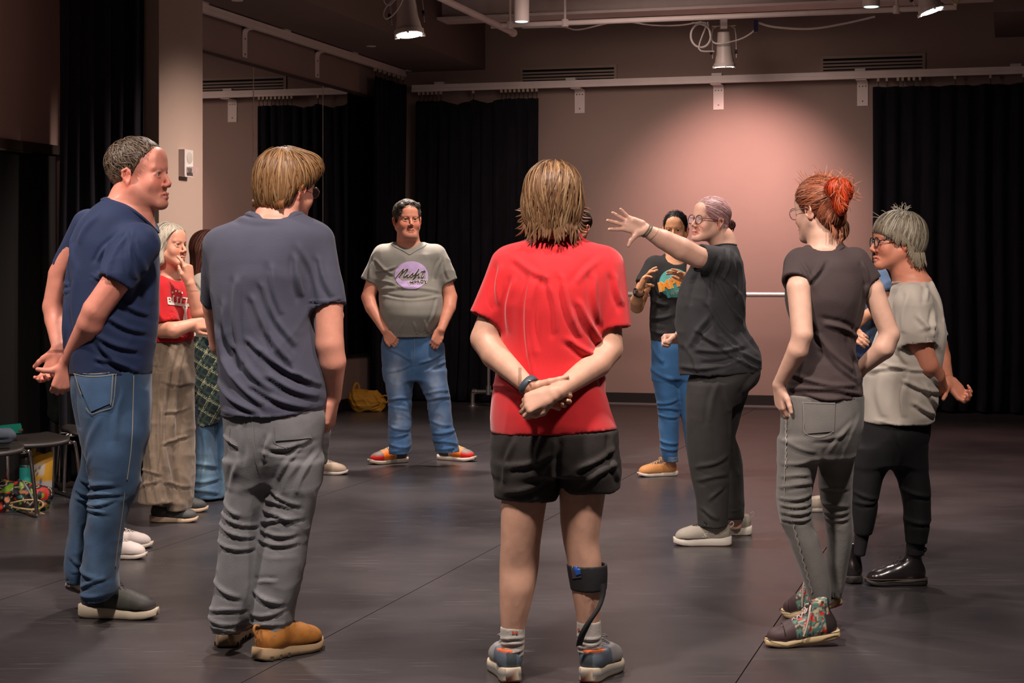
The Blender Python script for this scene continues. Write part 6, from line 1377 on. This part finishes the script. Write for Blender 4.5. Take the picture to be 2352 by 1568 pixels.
arm(b, [P(2100, 700, D-.14), P(2112, 790, D-.17), P(2130, 838, D-.17)], [.054, .052, .046]); arm(b, [P(2130, 838, D-.17), P(2146, 862, D-.12), P(2160, 892, D-.02)], [.046, .043, .032])
arm(b, [P(2120, 700, D+.14), P(2152, 790, D+.2), P(2160, 820, D+.2)], [.05, .046, .044]); arm(b, [P(2160, 820, D+.2), P(2166, 850, D+.15), P(2176, 876, D+.04)], [.044, .038, .028])
hd = hand(b, P(2176, 874, D+.02), (.62, -.25, -.70), (-.45, .85, -.5), -1, .95, [(.5, 1.0, .7), (.7, 1.1, .7), (.8, 1.1, .7), (.9, 1.1, .7)], spread=.15, thumb=[(.024, .018, -.004), (.056, .030, -.008), (.084, .044, -.008), (.108, .052, -.006)])
h10.lip = (.48, .15, .11); body_mesh(r10, b, [h10], [hd], TONE, .008, .0034, .0032); eyes(h10, r10, (.06, .04, .03)); brows(h10, r10, (.22, .16, .12), .8)
glasses(h10, r10, (.008, .008, .009), .025, .021, .0024)
def hb10(L):
    L.ell((0, -.018, .046), (.092, .112, .090)); L.ell((0, -.066, -.02), (.074, .050, .066), k=.04); L.ell((0, -.04, .02), (.088, .08, .08), k=.03)
    L.cut(lambda x, y, z: np.interp(y, [-.12, -.05, -.028, -.005, .03, .07, .1], [-.088, -.088, -.05, .004, .010, .035, .05])-z+0*x); L.sub(f_ell((.09, -.01, -.025), (.028, .030, .030)), k=.015); L.sub(f_ell((-.09, -.01, -.025), (.028, .030, .030)), k=.015)
hair(h10, r10, hb10, [(.21, .18, .125), (.33, .29, .22), (.11, .085, .055), (.42, .38, .30), (.15, .12, .08)], 1500, .011, 11, .0028, flow_crown((0, -.05, .14), .5, fwd=.15), lift=(-.002, .006), jit=.15)
wl = []
for i in range(36):
    a = rng.uniform(0, 6.28); e_ = rng.uniform(0, .9); d_ = np.array([math.sin(e_)*math.cos(a), math.sin(e_)*math.sin(a), math.cos(e_)]); q = np.array([0, -.02, .045])+d_*np.array([.092, .112, .092]); t_ = rng.normal(0, 1, 3)
    wl.append([q, q+d_*.006+t_*.006, q+d_*.010+t_*.013, q+d_*.008+t_*.02])
hk = []
for i in range(120):
    q = 1 if i % 2 else -1; y = rng.uniform(-.10, .075); z0 = float(np.interp(y, [-.12, -.05, -.028, -.005, .03, .07, .1], [-.075, -.075, -.04, .014, .020, .045, .06])); xx = .092*math.sqrt(max(.05, 1-((y+.02)/.115)**2)); L_ = rng.uniform(.02, .042)
    hk.append([(q*xx, y, z0+.03), (q*(xx+.004), y-.002, z0+.005), (q*(xx+rng.uniform(-.004, .004)), y-rng.uniform(-.006, .014), z0-L_*.6), (q*(xx-.004), y-rng.uniform(-.004, .02), z0-L_)])
lock(h10, r10, 'hair_ends', hk, .0042, (.25, .21, .15), 5)
lock(h10, r10, 'flyaway_hair', wl, .0008, (.42, .38, .30), 4)
BOOT = (.012, .010, .011)
for (hx, hy, dr, sd) in ((2128, 1343, (-1, -.02), 1), (1968, 1342, (-.15, 1), -1)):
    p = G(hx, hy); e, w_ = shoe(r10, (p[0], p[1]), dr, .265, side=sd, ts=.028, hcol=.150, sole=(.020, .016, .015), under=(.01, .01, .01), colf=lambda p: BOOT, lace=(.02, .018, .018), wide=1.02, heelh=.006)
    for ch in e.children:
        if ch.name.startswith('upper'): ch.data.materials[0] = mat('polished_black_leather', (.014, .011, .012), .22, bump=.25, bscale=25, spec=.6)
    MB().tube(spline([w_(np.array(t_)) for t_ in ((0, .022, .140), (0, .002, .158), (0, .006, .168), (0, .024, .150))], 4), .004, 6).build('pull_tab', BLACKP, e, True)
    pts = [w_(np.array(((.049*a_), y_, .034))) for a_, y_ in ((-.8, .005), (-1, .08), (-.98, .15), (-1.2, .21), (-.9, .262), (0, .283), (.9, .262), (1.2, .21), (.98, .15), (1, .08), (.8, .005))]
    MB().tube(spline(pts, 4), .0014, 5).build('welt_stitching', mat('welt_brown', (.10, .06, .035), .7), e, True)
band(r10, 'bracelet', P(2154, 883, D-.04), P(2160, 892, D-.02)-P(2146, 862, D-.12), .034, .0012, mat('thin_cord', (.05, .02, .015), .6), .0012)

# ===== older woman, finger on lip
D = 9.35; r2 = person('woman with pale blond bob in red printed t-shirt and wide linen trousers, finger to lips', 395, D); TONE = (.64, .30, .20)
tor = [(634, 366, 402, .05), (644, 350, 415, .08), (656, 342, 426, .10), (680, 338, 436, .125), (710, 338, 440, .14), (745, 342, 442, .14), (784, 346, 443, .14)]
f = Field(); f.add(f_loft(tor, D, hollow=.011), k=.03); f.add(f_sleeve(P(362, 668, D-.12), P(378, 744, D-.16), .085, .075), k=.04); f.add(f_sleeve(P(420, 668, D+.1), P(440, 720, D+.12), .07, .06), k=.04)
f.sub(f_cone(P(380, 600, D), P(384, 640, D), .066, .058), k=.01)
RD2 = cloth_mat('red_cotton', (.46, .010, .014), rough=.85, var=.08)
sh = garment(r2, 't_shirt', f, RD2, D, .008, [(352, 690, 372, 740, 4, 8), (380, 700, 400, 740, 5, 8), (415, 665, 425, 700, 4, 8), (400, 760, 435, 775, 4, 9), (360, 755, 400, 770, 4, 9), (350, 660, 360, 720, 4, 8)], [(6, 7, 7, 6, 650, 784)])
collar(sh, P(383, 638, D), .064, .060, RD2)
bv = bvh_of(sh); WI = mat('white_print', (.58, .52, .47), .8, var=.3, vscale=40)
letters('BUTTE', 413, 690, 23, bv, WI, 'print_word', sh, rot=-.06, bold=.022, wid=.88, off=.004, arc=150)
patch(quad((384, 694), (438, 698), (440, 705), (388, 700)), bv, WI, 'print_bar', sh, nx=12, n=3, off=.004)
strokes([[(420, 704), (424, 715), (421, 735)], [(428, 704), (425, 716), (427, 736)]], 4.5, bv, WI, 'print_tail', sh, off=.004)
for x_, y_ in ((395, 672), (403, 669), (411, 670), (417, 673), (398, 680)): patch(disc(x_, y_, 2, 2.4), bv, WI, 'print_star', sh, nx=4, n=4, off=.004)
tr = [(778, 345, 443, .125), (800, 343, 445, .14), (840, 342, 445, .145), (880, 341, 445, .14)]
L1 = [(850, 342, 420, .13, -.06), (900, 341, 412, .125, -.07), (960, 340, 406, .125, -.08), (1020, 336, 402, .13, -.08), (1080, 329, 400, .135, -.08), (1130, 322, 399, .14, -.08), (1152, 320, 399, .14, -.08)]
L2 = [(850, 375, 445, .13, .04), (900, 382, 446, .125, .04), (960, 384, 446, .125, .04), (1020, 384, 446, .13, .04), (1080, 384, 446, .135, .04), (1130, 383, 443, .14, .04), (1168, 384, 439, .14, .04)]
g = Field(); g.add(f_loft(tr, D), k=.02); g.add(f_loft(L1, D, hollow=.012), k=.04); g.add(f_loft(L2, D, hollow=.012), k=.03)
fo = [(x, 800, x-4, 1140, 3, 7 if i % 2 else -6) for i, x in enumerate((352, 362, 373, 384, 396, 410, 420, 430))]+[(350, 830, 385, 836, 3, 6), (390, 870, 430, 880, 3, 6), (395, 1010, 435, 1000, 3, 7), (345, 1070, 385, 1080, 3, 7), (335, 1110, 380, 1095, 3, 7), (400, 1100, 436, 1115, 3, 7), (433, 790, 433, 830, 2, 8), (400, 940, 436, 935, 3, 6)]
garment(r2, 'linen_trousers', g, cloth_mat('tan_linen', (.20, .15, .108), rough=.9, var=.14, bump=.7, bscale=200, fold=.7, fscale=14, fst=(1, 1, .5)), D, .0075, fo, [(7, 9, 9, 8, 790, 1165)], gain=1.5)
b = Field(); b.add(f_loft(tor[1:], D, inset=.022), k=.02); b.add(f_loft(tr, D, inset=.02), k=.02)
h2 = Head(P(390, 566, D-.02), 62, 4, -4, .97, wide=.97); h2.skin(b, (P(382, 640, D), .052)); b.cone(P(382, 625, D), P(384, 655, D), .052, .08, k=.04)
arm(b, [P(362, 670, D-.12), P(376, 742, D-.16), P(372, 757, D-.17)], [.052, .048, .044]); arm(b, [P(372, 757, D-.17), P(400, 758, D-.26), P(438, 746, D-.22)], [.044, .044, .030])
ha = hand(b, P(436, 747, D-.22), (.9, .5, .1), (.2, -.9, .3), 1, .88, [(.5, .6, .4)]*4)
arm(b, [P(425, 670, D+.05), P(455, 735, D-.0), P(462, 748, D-.05)], [.048, .046, .042]); arm(b, [P(462, 748, D-.05), P(456, 715, D-.12), P(436, 652, D-.17)], [.042, .042, .026])
hc = hand(b, P(435, 648, D-.17), (-.10, -.12, 1), (.8, -.5, .2), -1, .95, [(.35, .35, .2), (1.1, 1.2, .6), (1.2, 1.3, .6), (1.2, 1.3, .6)], thumb=[(.022, .022, -.006), (.040, .052, -.014), (.040, .078, -.024), (.036, .096, -.030)])
h2.lip = (.50, .17, .13); body_mesh(r2, b, [h2], [ha, hc], TONE, .009, .0032, .0034); eyes(h2, r2, (.12, .10, .08), -.1); brows(h2, r2, (.25, .17, .11), .8)
def hb2(L):
    L.ell((0, -.018, .046), (.092, .112, .090)); L.cone((.075, -.02, .02), (.078, -.015, -.085), .032, .026, k=.03); L.cone((-.075, -.02, .02), (-.078, -.015, -.085), .032, .026, k=.03); L.ell((0, -.055, -.05), (.075, .055, .065), k=.04)
    L.cut(lambda x, y, z: y-np.interp(z, [-.13, -.05, .02, .07, .10, .13], [.012, .018, .034, .060, .088, .10])+0*x); L.cut(lambda x, y, z: -.118-z+0*x)
hair(h2, r2, hb2, [(.52, .46, .36), (.66, .60, .50), (.36, .29, .20), (.74, .70, .62)], 1100, .013, 13, .0028, flow_crown((0, .03, .14), .75), lift=(-.002, .005), jit=.12)
def shc(c1, c2, yb=.12): return lambda p: c1 if p[1] > yb else c2
for (hx, hy, dr, sd) in ((345, 1198, (1, -.03), -1), (370, 1176, (1, .1), 1)):
    p = G(hx, hy); shoe(r2, (p[0], p[1]), dr, .26, side=sd, ts=.030, hcol=.06, sole=(.50, .36, .25), under=(.06, .04, .03), colf=shc((.05, .052, .05), (.022, .016, .015)), lace=(.05, .045, .04), heelh=.006)

# ===== woman with brown hair and plaid shirt, partly hidden
D = 10.25; r3 = person('woman with long brown hair in cream tee and plaid wrap, mostly hidden behind slate-shirted man', 490, D); TONE = (.62, .34, .24)
tor = [(622, 472, 508, .05), (634, 456, 522, .08), (648, 449, 530, .10), (690, 450, 532, .12), (740, 454, 530, .12), (785, 452, 530, .13)]
f = Field(); f.add(f_loft(tor, D, hollow=.011), k=.03); f.add(f_sleeve(P(466, 655, D-.1), P(478, 722, D-.14), .075, .065), k=.04); f.sub(f_cone(P(490, 590, D), P(490, 628, D), .062, .055), k=.01)
CR = cloth_mat('cream_cotton', (.50, .43, .36), var=.06); sh = garment(r3, 't_shirt', f, CR, D, .009, [(455, 660, 475, 700, 3, 8), (465, 650, 490, 690, 3, 7), (452, 690, 470, 715, 3, 8)], [(6, 8, 8, 6, 640, 785)])
def plaid(V):
    a = V[:, 0]*.85-V[:, 2]*.5; b_ = V[:, 0]*.5+V[:, 2]*.85; C = np.tile((.012, .024, .028), (len(V), 1))
    for t in (a, b_):
        u = np.mod(t, .075)/.075; C[(u > .40) & (u < .55)] = (.035, .06, .045); C[(u < .055)] = (.40, .40, .22); C[(u > .13) & (u < .165)] = (.28, .30, .20)
    return C
wr = [(772, 447, 532, .135), (800, 444, 535, .15), (850, 442, 540, .155), (890, 444, 542, .155), (930, 449, 540, .15), (975, 454, 500, .12)]
f = Field(); f.add(f_loft(wr, D, hollow=.011, tilt=.25), k=.03); garment(r3, 'plaid_wrap', f, cloth_mat('plaid_flannel', (1, 1, 1), attr=True, var=.05), D, .0055, [(470, 780, 455, 860, 3, 10), (490, 785, 480, 900, 3, 10), (455, 850, 465, 950, 3, 9)], [(10, 8, 8, 5, 775, 980)], cols=plaid)
tr = [(880, 450, 538, .13), (940, 450, 536, .12)]
L1 = [(900, 450, 500, .12), (960, 452, 494, .11), (1020, 452, 494, .11), (1080, 449, 500, .12), (1120, 447, 508, .13), (1141, 449, 512, .13)]
L2 = [(900, 495, 540, .12, .05), (960, 497, 538, .11, .06), (1020, 499, 536, .11, .07), (1080, 500, 536, .12, .08), (1134, 502, 538, .13, .08)]
g = Field(); g.add(f_loft(tr, D), k=.02); g.add(f_loft(L1, D, hollow=.012), k=.03); g.add(f_loft(L2, D, hollow=.012), k=.03)
garment(r3, 'flared_jeans', g, DENA, D, .008, [(455, 1060, 500, 1070, 4, 8), (452, 1100, 505, 1095, 4, 9), (455, 1120, 505, 1128, 4, 9), (475, 1000, 470, 1100, 4, 8)], [(8, 8, 8, 8, 950, 1140)], cols=fade((.04, .085, .15), (.16, .26, .34), [(478, 1075, 14, 50, .9), (520, 1090, 10, 50, .7)], D))
b = Field(); b.add(f_loft(tor[1:], D, inset=.022), k=.02); b.add(f_loft(tr, D, inset=.02), k=.02)
h3 = Head(P(484, 578, D), 100, -4, 0, .97); h3.skin(b, (P(490, 632, D), .05)); b.cone(P(490, 620, D), P(490, 645, D), .05, .08, k=.04)
arm(b, [P(466, 660, D-.1), P(480, 724, D-.15), P(488, 758, D-.16)], [.045, .043, .038]); arm(b, [P(488, 758, D-.16), P(520, 768, D-.2)], [.038, .028])
body_mesh(r3, b, [h3], [], TONE, .0095, .004); eyes(h3, r3)
def hb3(L):
    L.ell((0, -.018, .046), (.090, .110, .088)); L.cone((.06, -.045, .0), (.055, -.05, -.15), .045, .028, k=.04); L.cone((-.06, -.045, .0), (-.055, -.05, -.15), .045, .028, k=.04); L.cone((0, -.07, .0), (0, -.07, -.16), .05, .04, k=.04)
    L.cut(lambda x, y, z: y-np.interp(z, [-.2, -.05, .02, .07, .10, .13], [.0, .012, .03, .058, .085, .10])+0*x)
hair(h3, r3, hb3, [(.075, .022, .014), (.15, .055, .035), (.04, .012, .008), (.22, .10, .08)], 900, .014, 15, .0028, flow_crown((0, .03, .14), .8), lift=(-.001, .004), jit=.06)
for (hx, hy, dr, sd) in ((458, 1144, (1, -.05), -1), (480, 1136, (1, .1), 1)):
    p = G(hx, hy); shoe(r3, (p[0], p[1]), dr, .25, side=sd, ts=.028, hcol=.055, sole=(.48, .36, .26), under=(.06, .04, .03), colf=shc((.08, .065, .04), (.05, .04, .03)), lace=(.3, .25, .2))

# ===== man in black printed tee by the back wall
D = 11.4; r7 = person('dark-haired man in black tee with teal and orange print, hands raised, tan sneakers', 1545, D); TONE = (.64, .31, .165)
tor = [(585, 1530, 1574, .05), (593, 1512, 1590, .08), (603, 1498, 1604, .10), (625, 1492, 1610, .125), (660, 1492, 1606, .13), (700, 1495, 1602, .125), (745, 1493, 1600, .125), (784, 1496, 1598, .125)]
f = Field(); f.add(f_loft(tor, D, hollow=.011), k=.03); f.add(f_sleeve(P(1506, 614, D), P(1480, 656, D-.05), .080, .060), k=.04); f.add(f_sleeve(P(1596, 614, D), P(1618, 660, D-.05), .08, .06), k=.04)
f.sub(f_cone(P(1553, 560, D-.02), P(1553, 592, D-.05), .075, .066), k=.01)
BK = cloth_mat('charcoal_cotton', (.026, .025, .026), var=.1); sh = garment(r7, 't_shirt', f, BK, D, .008, [(1500, 690, 1530, 700, 4, 8), (1500, 730, 1540, 722, 4, 8), (1500, 640, 1515, 680, 3, 8), (1500, 760, 1530, 765, 4, 7)], [(6, 7, 7, 6, 620, 784)])
collar(sh, P(1553, 590, D-.02), .074, .070, BK)
bv = bvh_of(sh); TEAL = mat('teal_print', (.10, .42, .38), .8, var=.1, vscale=20); ORG = mat('orange_print', (.80, .27, .01), .7); LBL = mat('pale_print', (.55, .66, .62), .8); BLU = mat('blue_print', (.01, .11, .24), .8)
patch(disc(1549, 650, 35, 33, 0), bv, TEAL, 'print_disc', sh, nx=22, n=22, off=.003)
patch(quad((1527, 671), (1552, 678), (1552, 681), (1534, 684)), bv, TEAL, 'print_tail', sh, nx=8, n=4, off=.003)
patch(quad((1538, 640), (1550, 630), (1572, 638), (1566, 650)), bv, BLU, 'print_peak', sh, nx=8, n=6, off=.005)
letters('ASHEVILLE', 1553, 630, 9, bv, LBL, 'print_name', sh, rot=.38, bold=.03, arc=34, off=.006)
for k_, (c_, bd, o_) in enumerate(((LBL, .075, .007), (ORG, .045, .010))): letters('IMPROV', 1558, 646, 28, bv, c_, ('print_outline', 'print_letters')[k_], sh, rot=.30, bold=bd, wid=.98, off=o_)
letters('FESTIVAL', 1560, 669, 9.5, bv, LBL, 'print_name', sh, rot=.28, bold=.02, off=.006)
tr = [(776, 1496, 1596, .12), (800, 1495, 1597, .13), (840, 1496, 1597, .125), (870, 1497, 1596, .115)]
L1 = [(845, 1496, 1552, .10), (880, 1500, 1558, .10), (920, 1508, 1560, .095), (960, 1512, 1560, .09), (1000, 1514, 1559, .085), (1030, 1517, 1558, .08), (1046, 1519, 1556, .075), (1060, 1526, 1557, .07)]
L2 = [(845, 1545, 1597, .10), (920, 1560, 1606, .095), (1000, 1572, 1618, .085), (1055, 1580, 1616, .075)]
g = Field(); g.add(f_loft(tr, D), k=.02); g.add(f_loft(L1, D, hollow=.01, hem=.02), k=.03); g.add(f_loft(L2, D, hollow=.01, hem=.02), k=.03)
jn = garment(r7, 'jeans', g, cloth_mat('royal_denim', (.035, .115, .26), var=.14, bump=.4, bscale=260), D, .0075, [(1505, 925, 1555, 915, 3, 11), (1510, 935, 1558, 940, 3, 12), (1512, 950, 1556, 955, 3, 9), (1516, 1010, 1556, 1016, 3, 10), (1518, 1026, 1556, 1030, 3, 10), (1500, 850, 1545, 870, 4, 7), (1500, 800, 1520, 830, 4, 7)], [(5, 8, 8, 8, 900, 1050)])
g = Field(); g.add(f_loft([(1046, 1522, 1557, .082), (1060, 1527, 1558, .08)], D, hollow=.008, hem=.5)); garment(r7, 'turned_cuff', g, cloth_mat('cuff_denim', (.09, .15, .23), var=.1), D, .006)
b = Field(); b.add(f_loft(tor[1:], D, inset=.022), k=.02); b.add(f_loft(tr, D, inset=.02), k=.02); b.cone(P(1530, 860, D), P(1540, 1040, D), .05, .03); b.cone(P(1540, 1040, D), P(1540, 1068, D+.03), .03, .030)
h7 = Head(P(1551, 530, D-.02), -14, 0, 0, .96, wide=1.02); h7.skin(b, (P(1553, 592, D), .060)); b.cone(P(1553, 580, D-.01), P(1553, 606, D), .058, .09, k=.04)
arm(b, [P(1506, 618, D), P(1478, 660, D-.06), P(1463, 704, D-.10)], [.050, .048, .044]); arm(b, [P(1463, 704, D-.10), P(1462, 690, D-.18), P(1468, 668, D-.26)], [.044, .040, .028])
ha = hand(b, P(1468, 665, D-.26), (.42, -.2, .85), (-.75, .3, .35), -1, 1.05, [(.25, .3, .2), (.15, .3, .2), (.3, .4, .3), (.6, .5, .3)], spread=.35, thumb=[(.022, .022, -.006), (.050, .036, -.018), (.078, .044, -.030), (.104, .044, -.040)])
arm(b, [P(1598, 618, D), P(1622, 665, D-.06), P(1625, 700, D-.1)], [.05, .048, .044]); arm(b, [P(1625, 700, D-.1), P(1600, 668, D-.2), P(1590, 650, D-.26)], [.044, .038, .028])
hc = hand(b, P(1588, 646, D-.26), (-.75, -.2, .5), (.3, .3, .8), 1, 1.0, [(.2, .3, .2), (.2, .3, .2), (.1, .2, .2), (.3, .3, .3)], spread=.45)
body_mesh(r7, b, [h7], [ha, hc], TONE, .0095, .0032, .0034); eyes(h7, r7, (.03, .02, .015)); brows(h7, r7, (.012, .010, .010), 1.5)
def hb7(L): cap(L, r=(.082, .100, .090), zmin=-.03, hair_line=((.080, .088), (.0, -.01)))
hair(h7, r7, hb7, [(.012, .011, .012), (.03, .028, .028), (.007, .006, .007)], 900, .006, 4, .0024, flow_crown((0, -.06, .05), -.5, fwd=.4), lift=(0, .009), jit=.3)
band(r7, 'wrist_watch', P(1467, 672, D-.25), P(1468, 665, D-.26)-P(1462, 690, D-.18), .033, .008, BLACKP, .004)
c = P(1460, 668, D-.29); MB().lathe(c, (-.8, -.5, .2), [(.019, -.004), (.021, 0), (.021, .006), (.017, .009)], 20).build('watch_case', CHROME, r7, True)
for (hx, hy, dr, sd) in ((1555, 1083, (-.95, -.30), 1), (1596, 1080, (.5, -.8), -1)):
    p = P(hx, 0, 11.47); shoe(r7, (p[0], p[1]), dr, .28, side=sd, ts=.028, hcol=.062, sole=(.62, .54, .46), under=(.1, .07, .05), colf=lambda p: (.50, .22, .07), lace=(.55, .38, .22))

# ===== people of whom only a little shows
def background_person(label, px, D, tor, tr, legs, shirt, pants, hc, yaw, tone, hairc, arms=(), shoes=(), sc=1.0, shoec=(.3, .25, .2), hb=None, cuff=None):
    r = person(label, px, D); f = Field(); f.add(f_loft(tor, D, hollow=.011), k=.03); b = Field(); b.add(f_loft(tor[1:], D, inset=.022), k=.02); b.add(f_loft(tr, D, inset=.02), k=.02)
    for a in arms: f.add(f_sleeve(a[0], a[0]+(a[1]-a[0])*(.55 if cuff is None else cuff), .075, .058), k=.04); arm(b, [a[0], a[1]], [.048, .042]); arm(b, [a[1], a[2]], [.042, .028])
    c = P(hc[0], hc[1], D); nb = P((tor[0][1]+tor[0][2])/2, tor[0][0]+8, D); f.sub(f_cone(c, nb-np.array([0, 0, -.02]), .07, .058), k=.01)
    sh = garment(r, 't_shirt', f, shirt, D, .009, (), [(9, 6, 6, 6, 500, 900)]); collar(sh, nb+np.array([0, 0, .01]), .066, .062, shirt)
    g = Field(); g.add(f_loft(tr, D), k=.02)
    for L in legs: g.add(f_loft(L, D, hollow=.01), k=.03)
    garment(r, 'trousers', g, pants, D, .009, (), [(9, 7, 7, 9, 800, 1300)])
    h = Head(c, yaw, 0, 0, sc); h.skin(b, (nb, .055)); b.cone(nb+np.array([0, 0, .03]), nb-np.array([0, 0, .06]), .055, .09, k=.04)
    hs = [hand(b, a[2], a[2]-a[1], a[3] if len(a) > 3 else (0, -1, 0), 1, .95) for a in arms]
    body_mesh(r, b, [h], hs, tone, .0105, .0058, .005); eyes(h, r)
    def hbx(L): cap(L, zmin=-.06)
    hair(h, r, hb or hbx, hairc, 450, .010, 8, .0032, flow_crown((0, -.03, .14), .4), lift=(-.001, .005), jit=.15)
    for (hx, hy, dr, sd) in shoes:
        p = G(hx, hy); shoe(r, (p[0], p[1]), dr, .27, side=sd, ts=.028, hcol=.065, sole=(.5, .44, .38), under=(.06, .05, .04), colf=lambda p: shoec, lace=(.4, .36, .32))
    return r, h
D = 11.3
background_person('person behind the slate-shirted man, only a bent arm and one beige shoe showing', 730, D,
    [(626, 700, 742, .05), (634, 684, 758, .08), (645, 676, 768, .10), (700, 678, 770, .13), (790, 682, 766, .13)], [(780, 684, 766, .12), (830, 682, 768, .13), (872, 684, 766, .115)],
    [[(850, 684, 728, .10), (960, 690, 728, .09), (1066, 694, 726, .08)], [(850, 722, 767, .10), (960, 728, 760, .09), (1066, 722, 752, .08)]], cloth_mat('dusty_blue', (.08, .15, .26)), cloth_mat('dark_chino', (.05, .045, .045)),
    (716, 582), 60, (.60, .33, .22), [(.10, .06, .04), (.16, .10, .06)], arms=[(P(757, 652, D-.02), P(775, 725, D-.06), P(752, 776, D-.22)), (P(688, 652, D), P(676, 725, D), P(700, 770, D-.2))],
    shoes=[(706, 1089, (1, -.05), 1), (690, 1083, (1, -.3), -1)], shoec=(.40, .30, .22), cuff=.72)
D = 12.15
r, h = background_person('person with dark hair whose face shows beside the red-shirted person', 1320, D,
    [(578, 1302, 1340, .05), (586, 1286, 1356, .08), (600, 1276, 1366, .10), (650, 1276, 1366, .13), (740, 1280, 1360, .13)], [(730, 1282, 1360, .12), (780, 1280, 1362, .13), (830, 1282, 1360, .115)],
    [[(810, 1282, 1322, .10), (920, 1286, 1322, .09), (1050, 1290, 1322, .08)], [(810, 1318, 1361, .10), (920, 1322, 1358, .09), (1050, 1322, 1354, .08)]], cloth_mat('plum_cotton', (.08, .03, .05)), cloth_mat('dark_chino2', (.03, .035, .05)),
    (1326, 524), -38, (.62, .28, .19), [(.03, .018, .014), (.07, .04, .03)], shoes=[(1304, 1058, (-.3, -1), 1), (1340, 1058, (.2, -1), -1)], sc=1.0,
    arms=[(P(1290, 604, D), P(1284, 670, D), P(1300, 725, D-.15)), (P(1352, 604, D), P(1358, 670, D), P(1342, 725, D-.15))]); brows(h, r, (.03, .02, .015), 1.2)
D = 9.3
background_person('person in light blue shirt standing between the red-haired woman and the silver-haired woman', 1960, D,
    [(602, 1925, 1975, .05), (612, 1905, 2000, .085), (628, 1895, 2018, .11), (700, 1898, 2016, .13), (790, 1905, 2008, .14)], [(780, 1908, 2006, .13), (850, 1905, 2008, .14), (900, 1906, 2006, .12)],
    [[(880, 1906, 1960, .11), (1000, 1912, 1960, .10), (1150, 1912, 1955, .09)], [(880, 1952, 2006, .11), (1000, 1950, 1998, .10), (1150, 1955, 1992, .09)]], cloth_mat('light_blue_cotton', (.14, .22, .38)), cloth_mat('indigo_denim', (.03, .05, .13)),
    (1905, 545), -60, (.60, .30, .19), [(.08, .05, .03), (.12, .07, .04)], sc=.95, arms=[(P(2008, 640, D), P(2036, 700, D-.05), P(1982, 730, D-.25)), (P(1910, 640, D), P(1900, 730, D-.05), P(1950, 760, D-.25))],
    shoes=[(1905, 1174, (-1, -.1), 1), (1990, 1180, (-.4, -1), -1)], shoec=(.45, .38, .30), cuff=.62)
D = 8.15
background_person('person behind the man in navy, only white sneakers showing', 262, D,
    [(578, 240, 284, .05), (588, 222, 304, .08), (604, 206, 318, .10), (660, 206, 316, .13), (740, 210, 312, .13)], [(730, 212, 312, .12), (800, 210, 314, .13), (870, 212, 312, .115)],
    [[(850, 212, 262, .10), (1000, 218, 258, .09), (1240, 224, 262, .06)], [(850, 258, 311, .10), (1000, 258, 302, .09), (1080, 240, 285, .085), (1240, 228, 266, .06)]], cloth_mat('black_cotton', (.015, .014, .016)), cloth_mat('black_leggings', (.014, .014, .016)),
    (272, 530), 70, (.60, .36, .27), [(.05, .035, .03), (.08, .05, .04)], arms=[(P(214, 614, D), P(208, 690, D), P(232, 750, D-.1)), (P(306, 614, D), P(314, 690, D+.1), P(298, 750, D-.1))],
    shoes=[(208, 1281, (1, -.06), -1), (222, 1259, (1, .05), 1)], shoec=(.52, .45, .42))
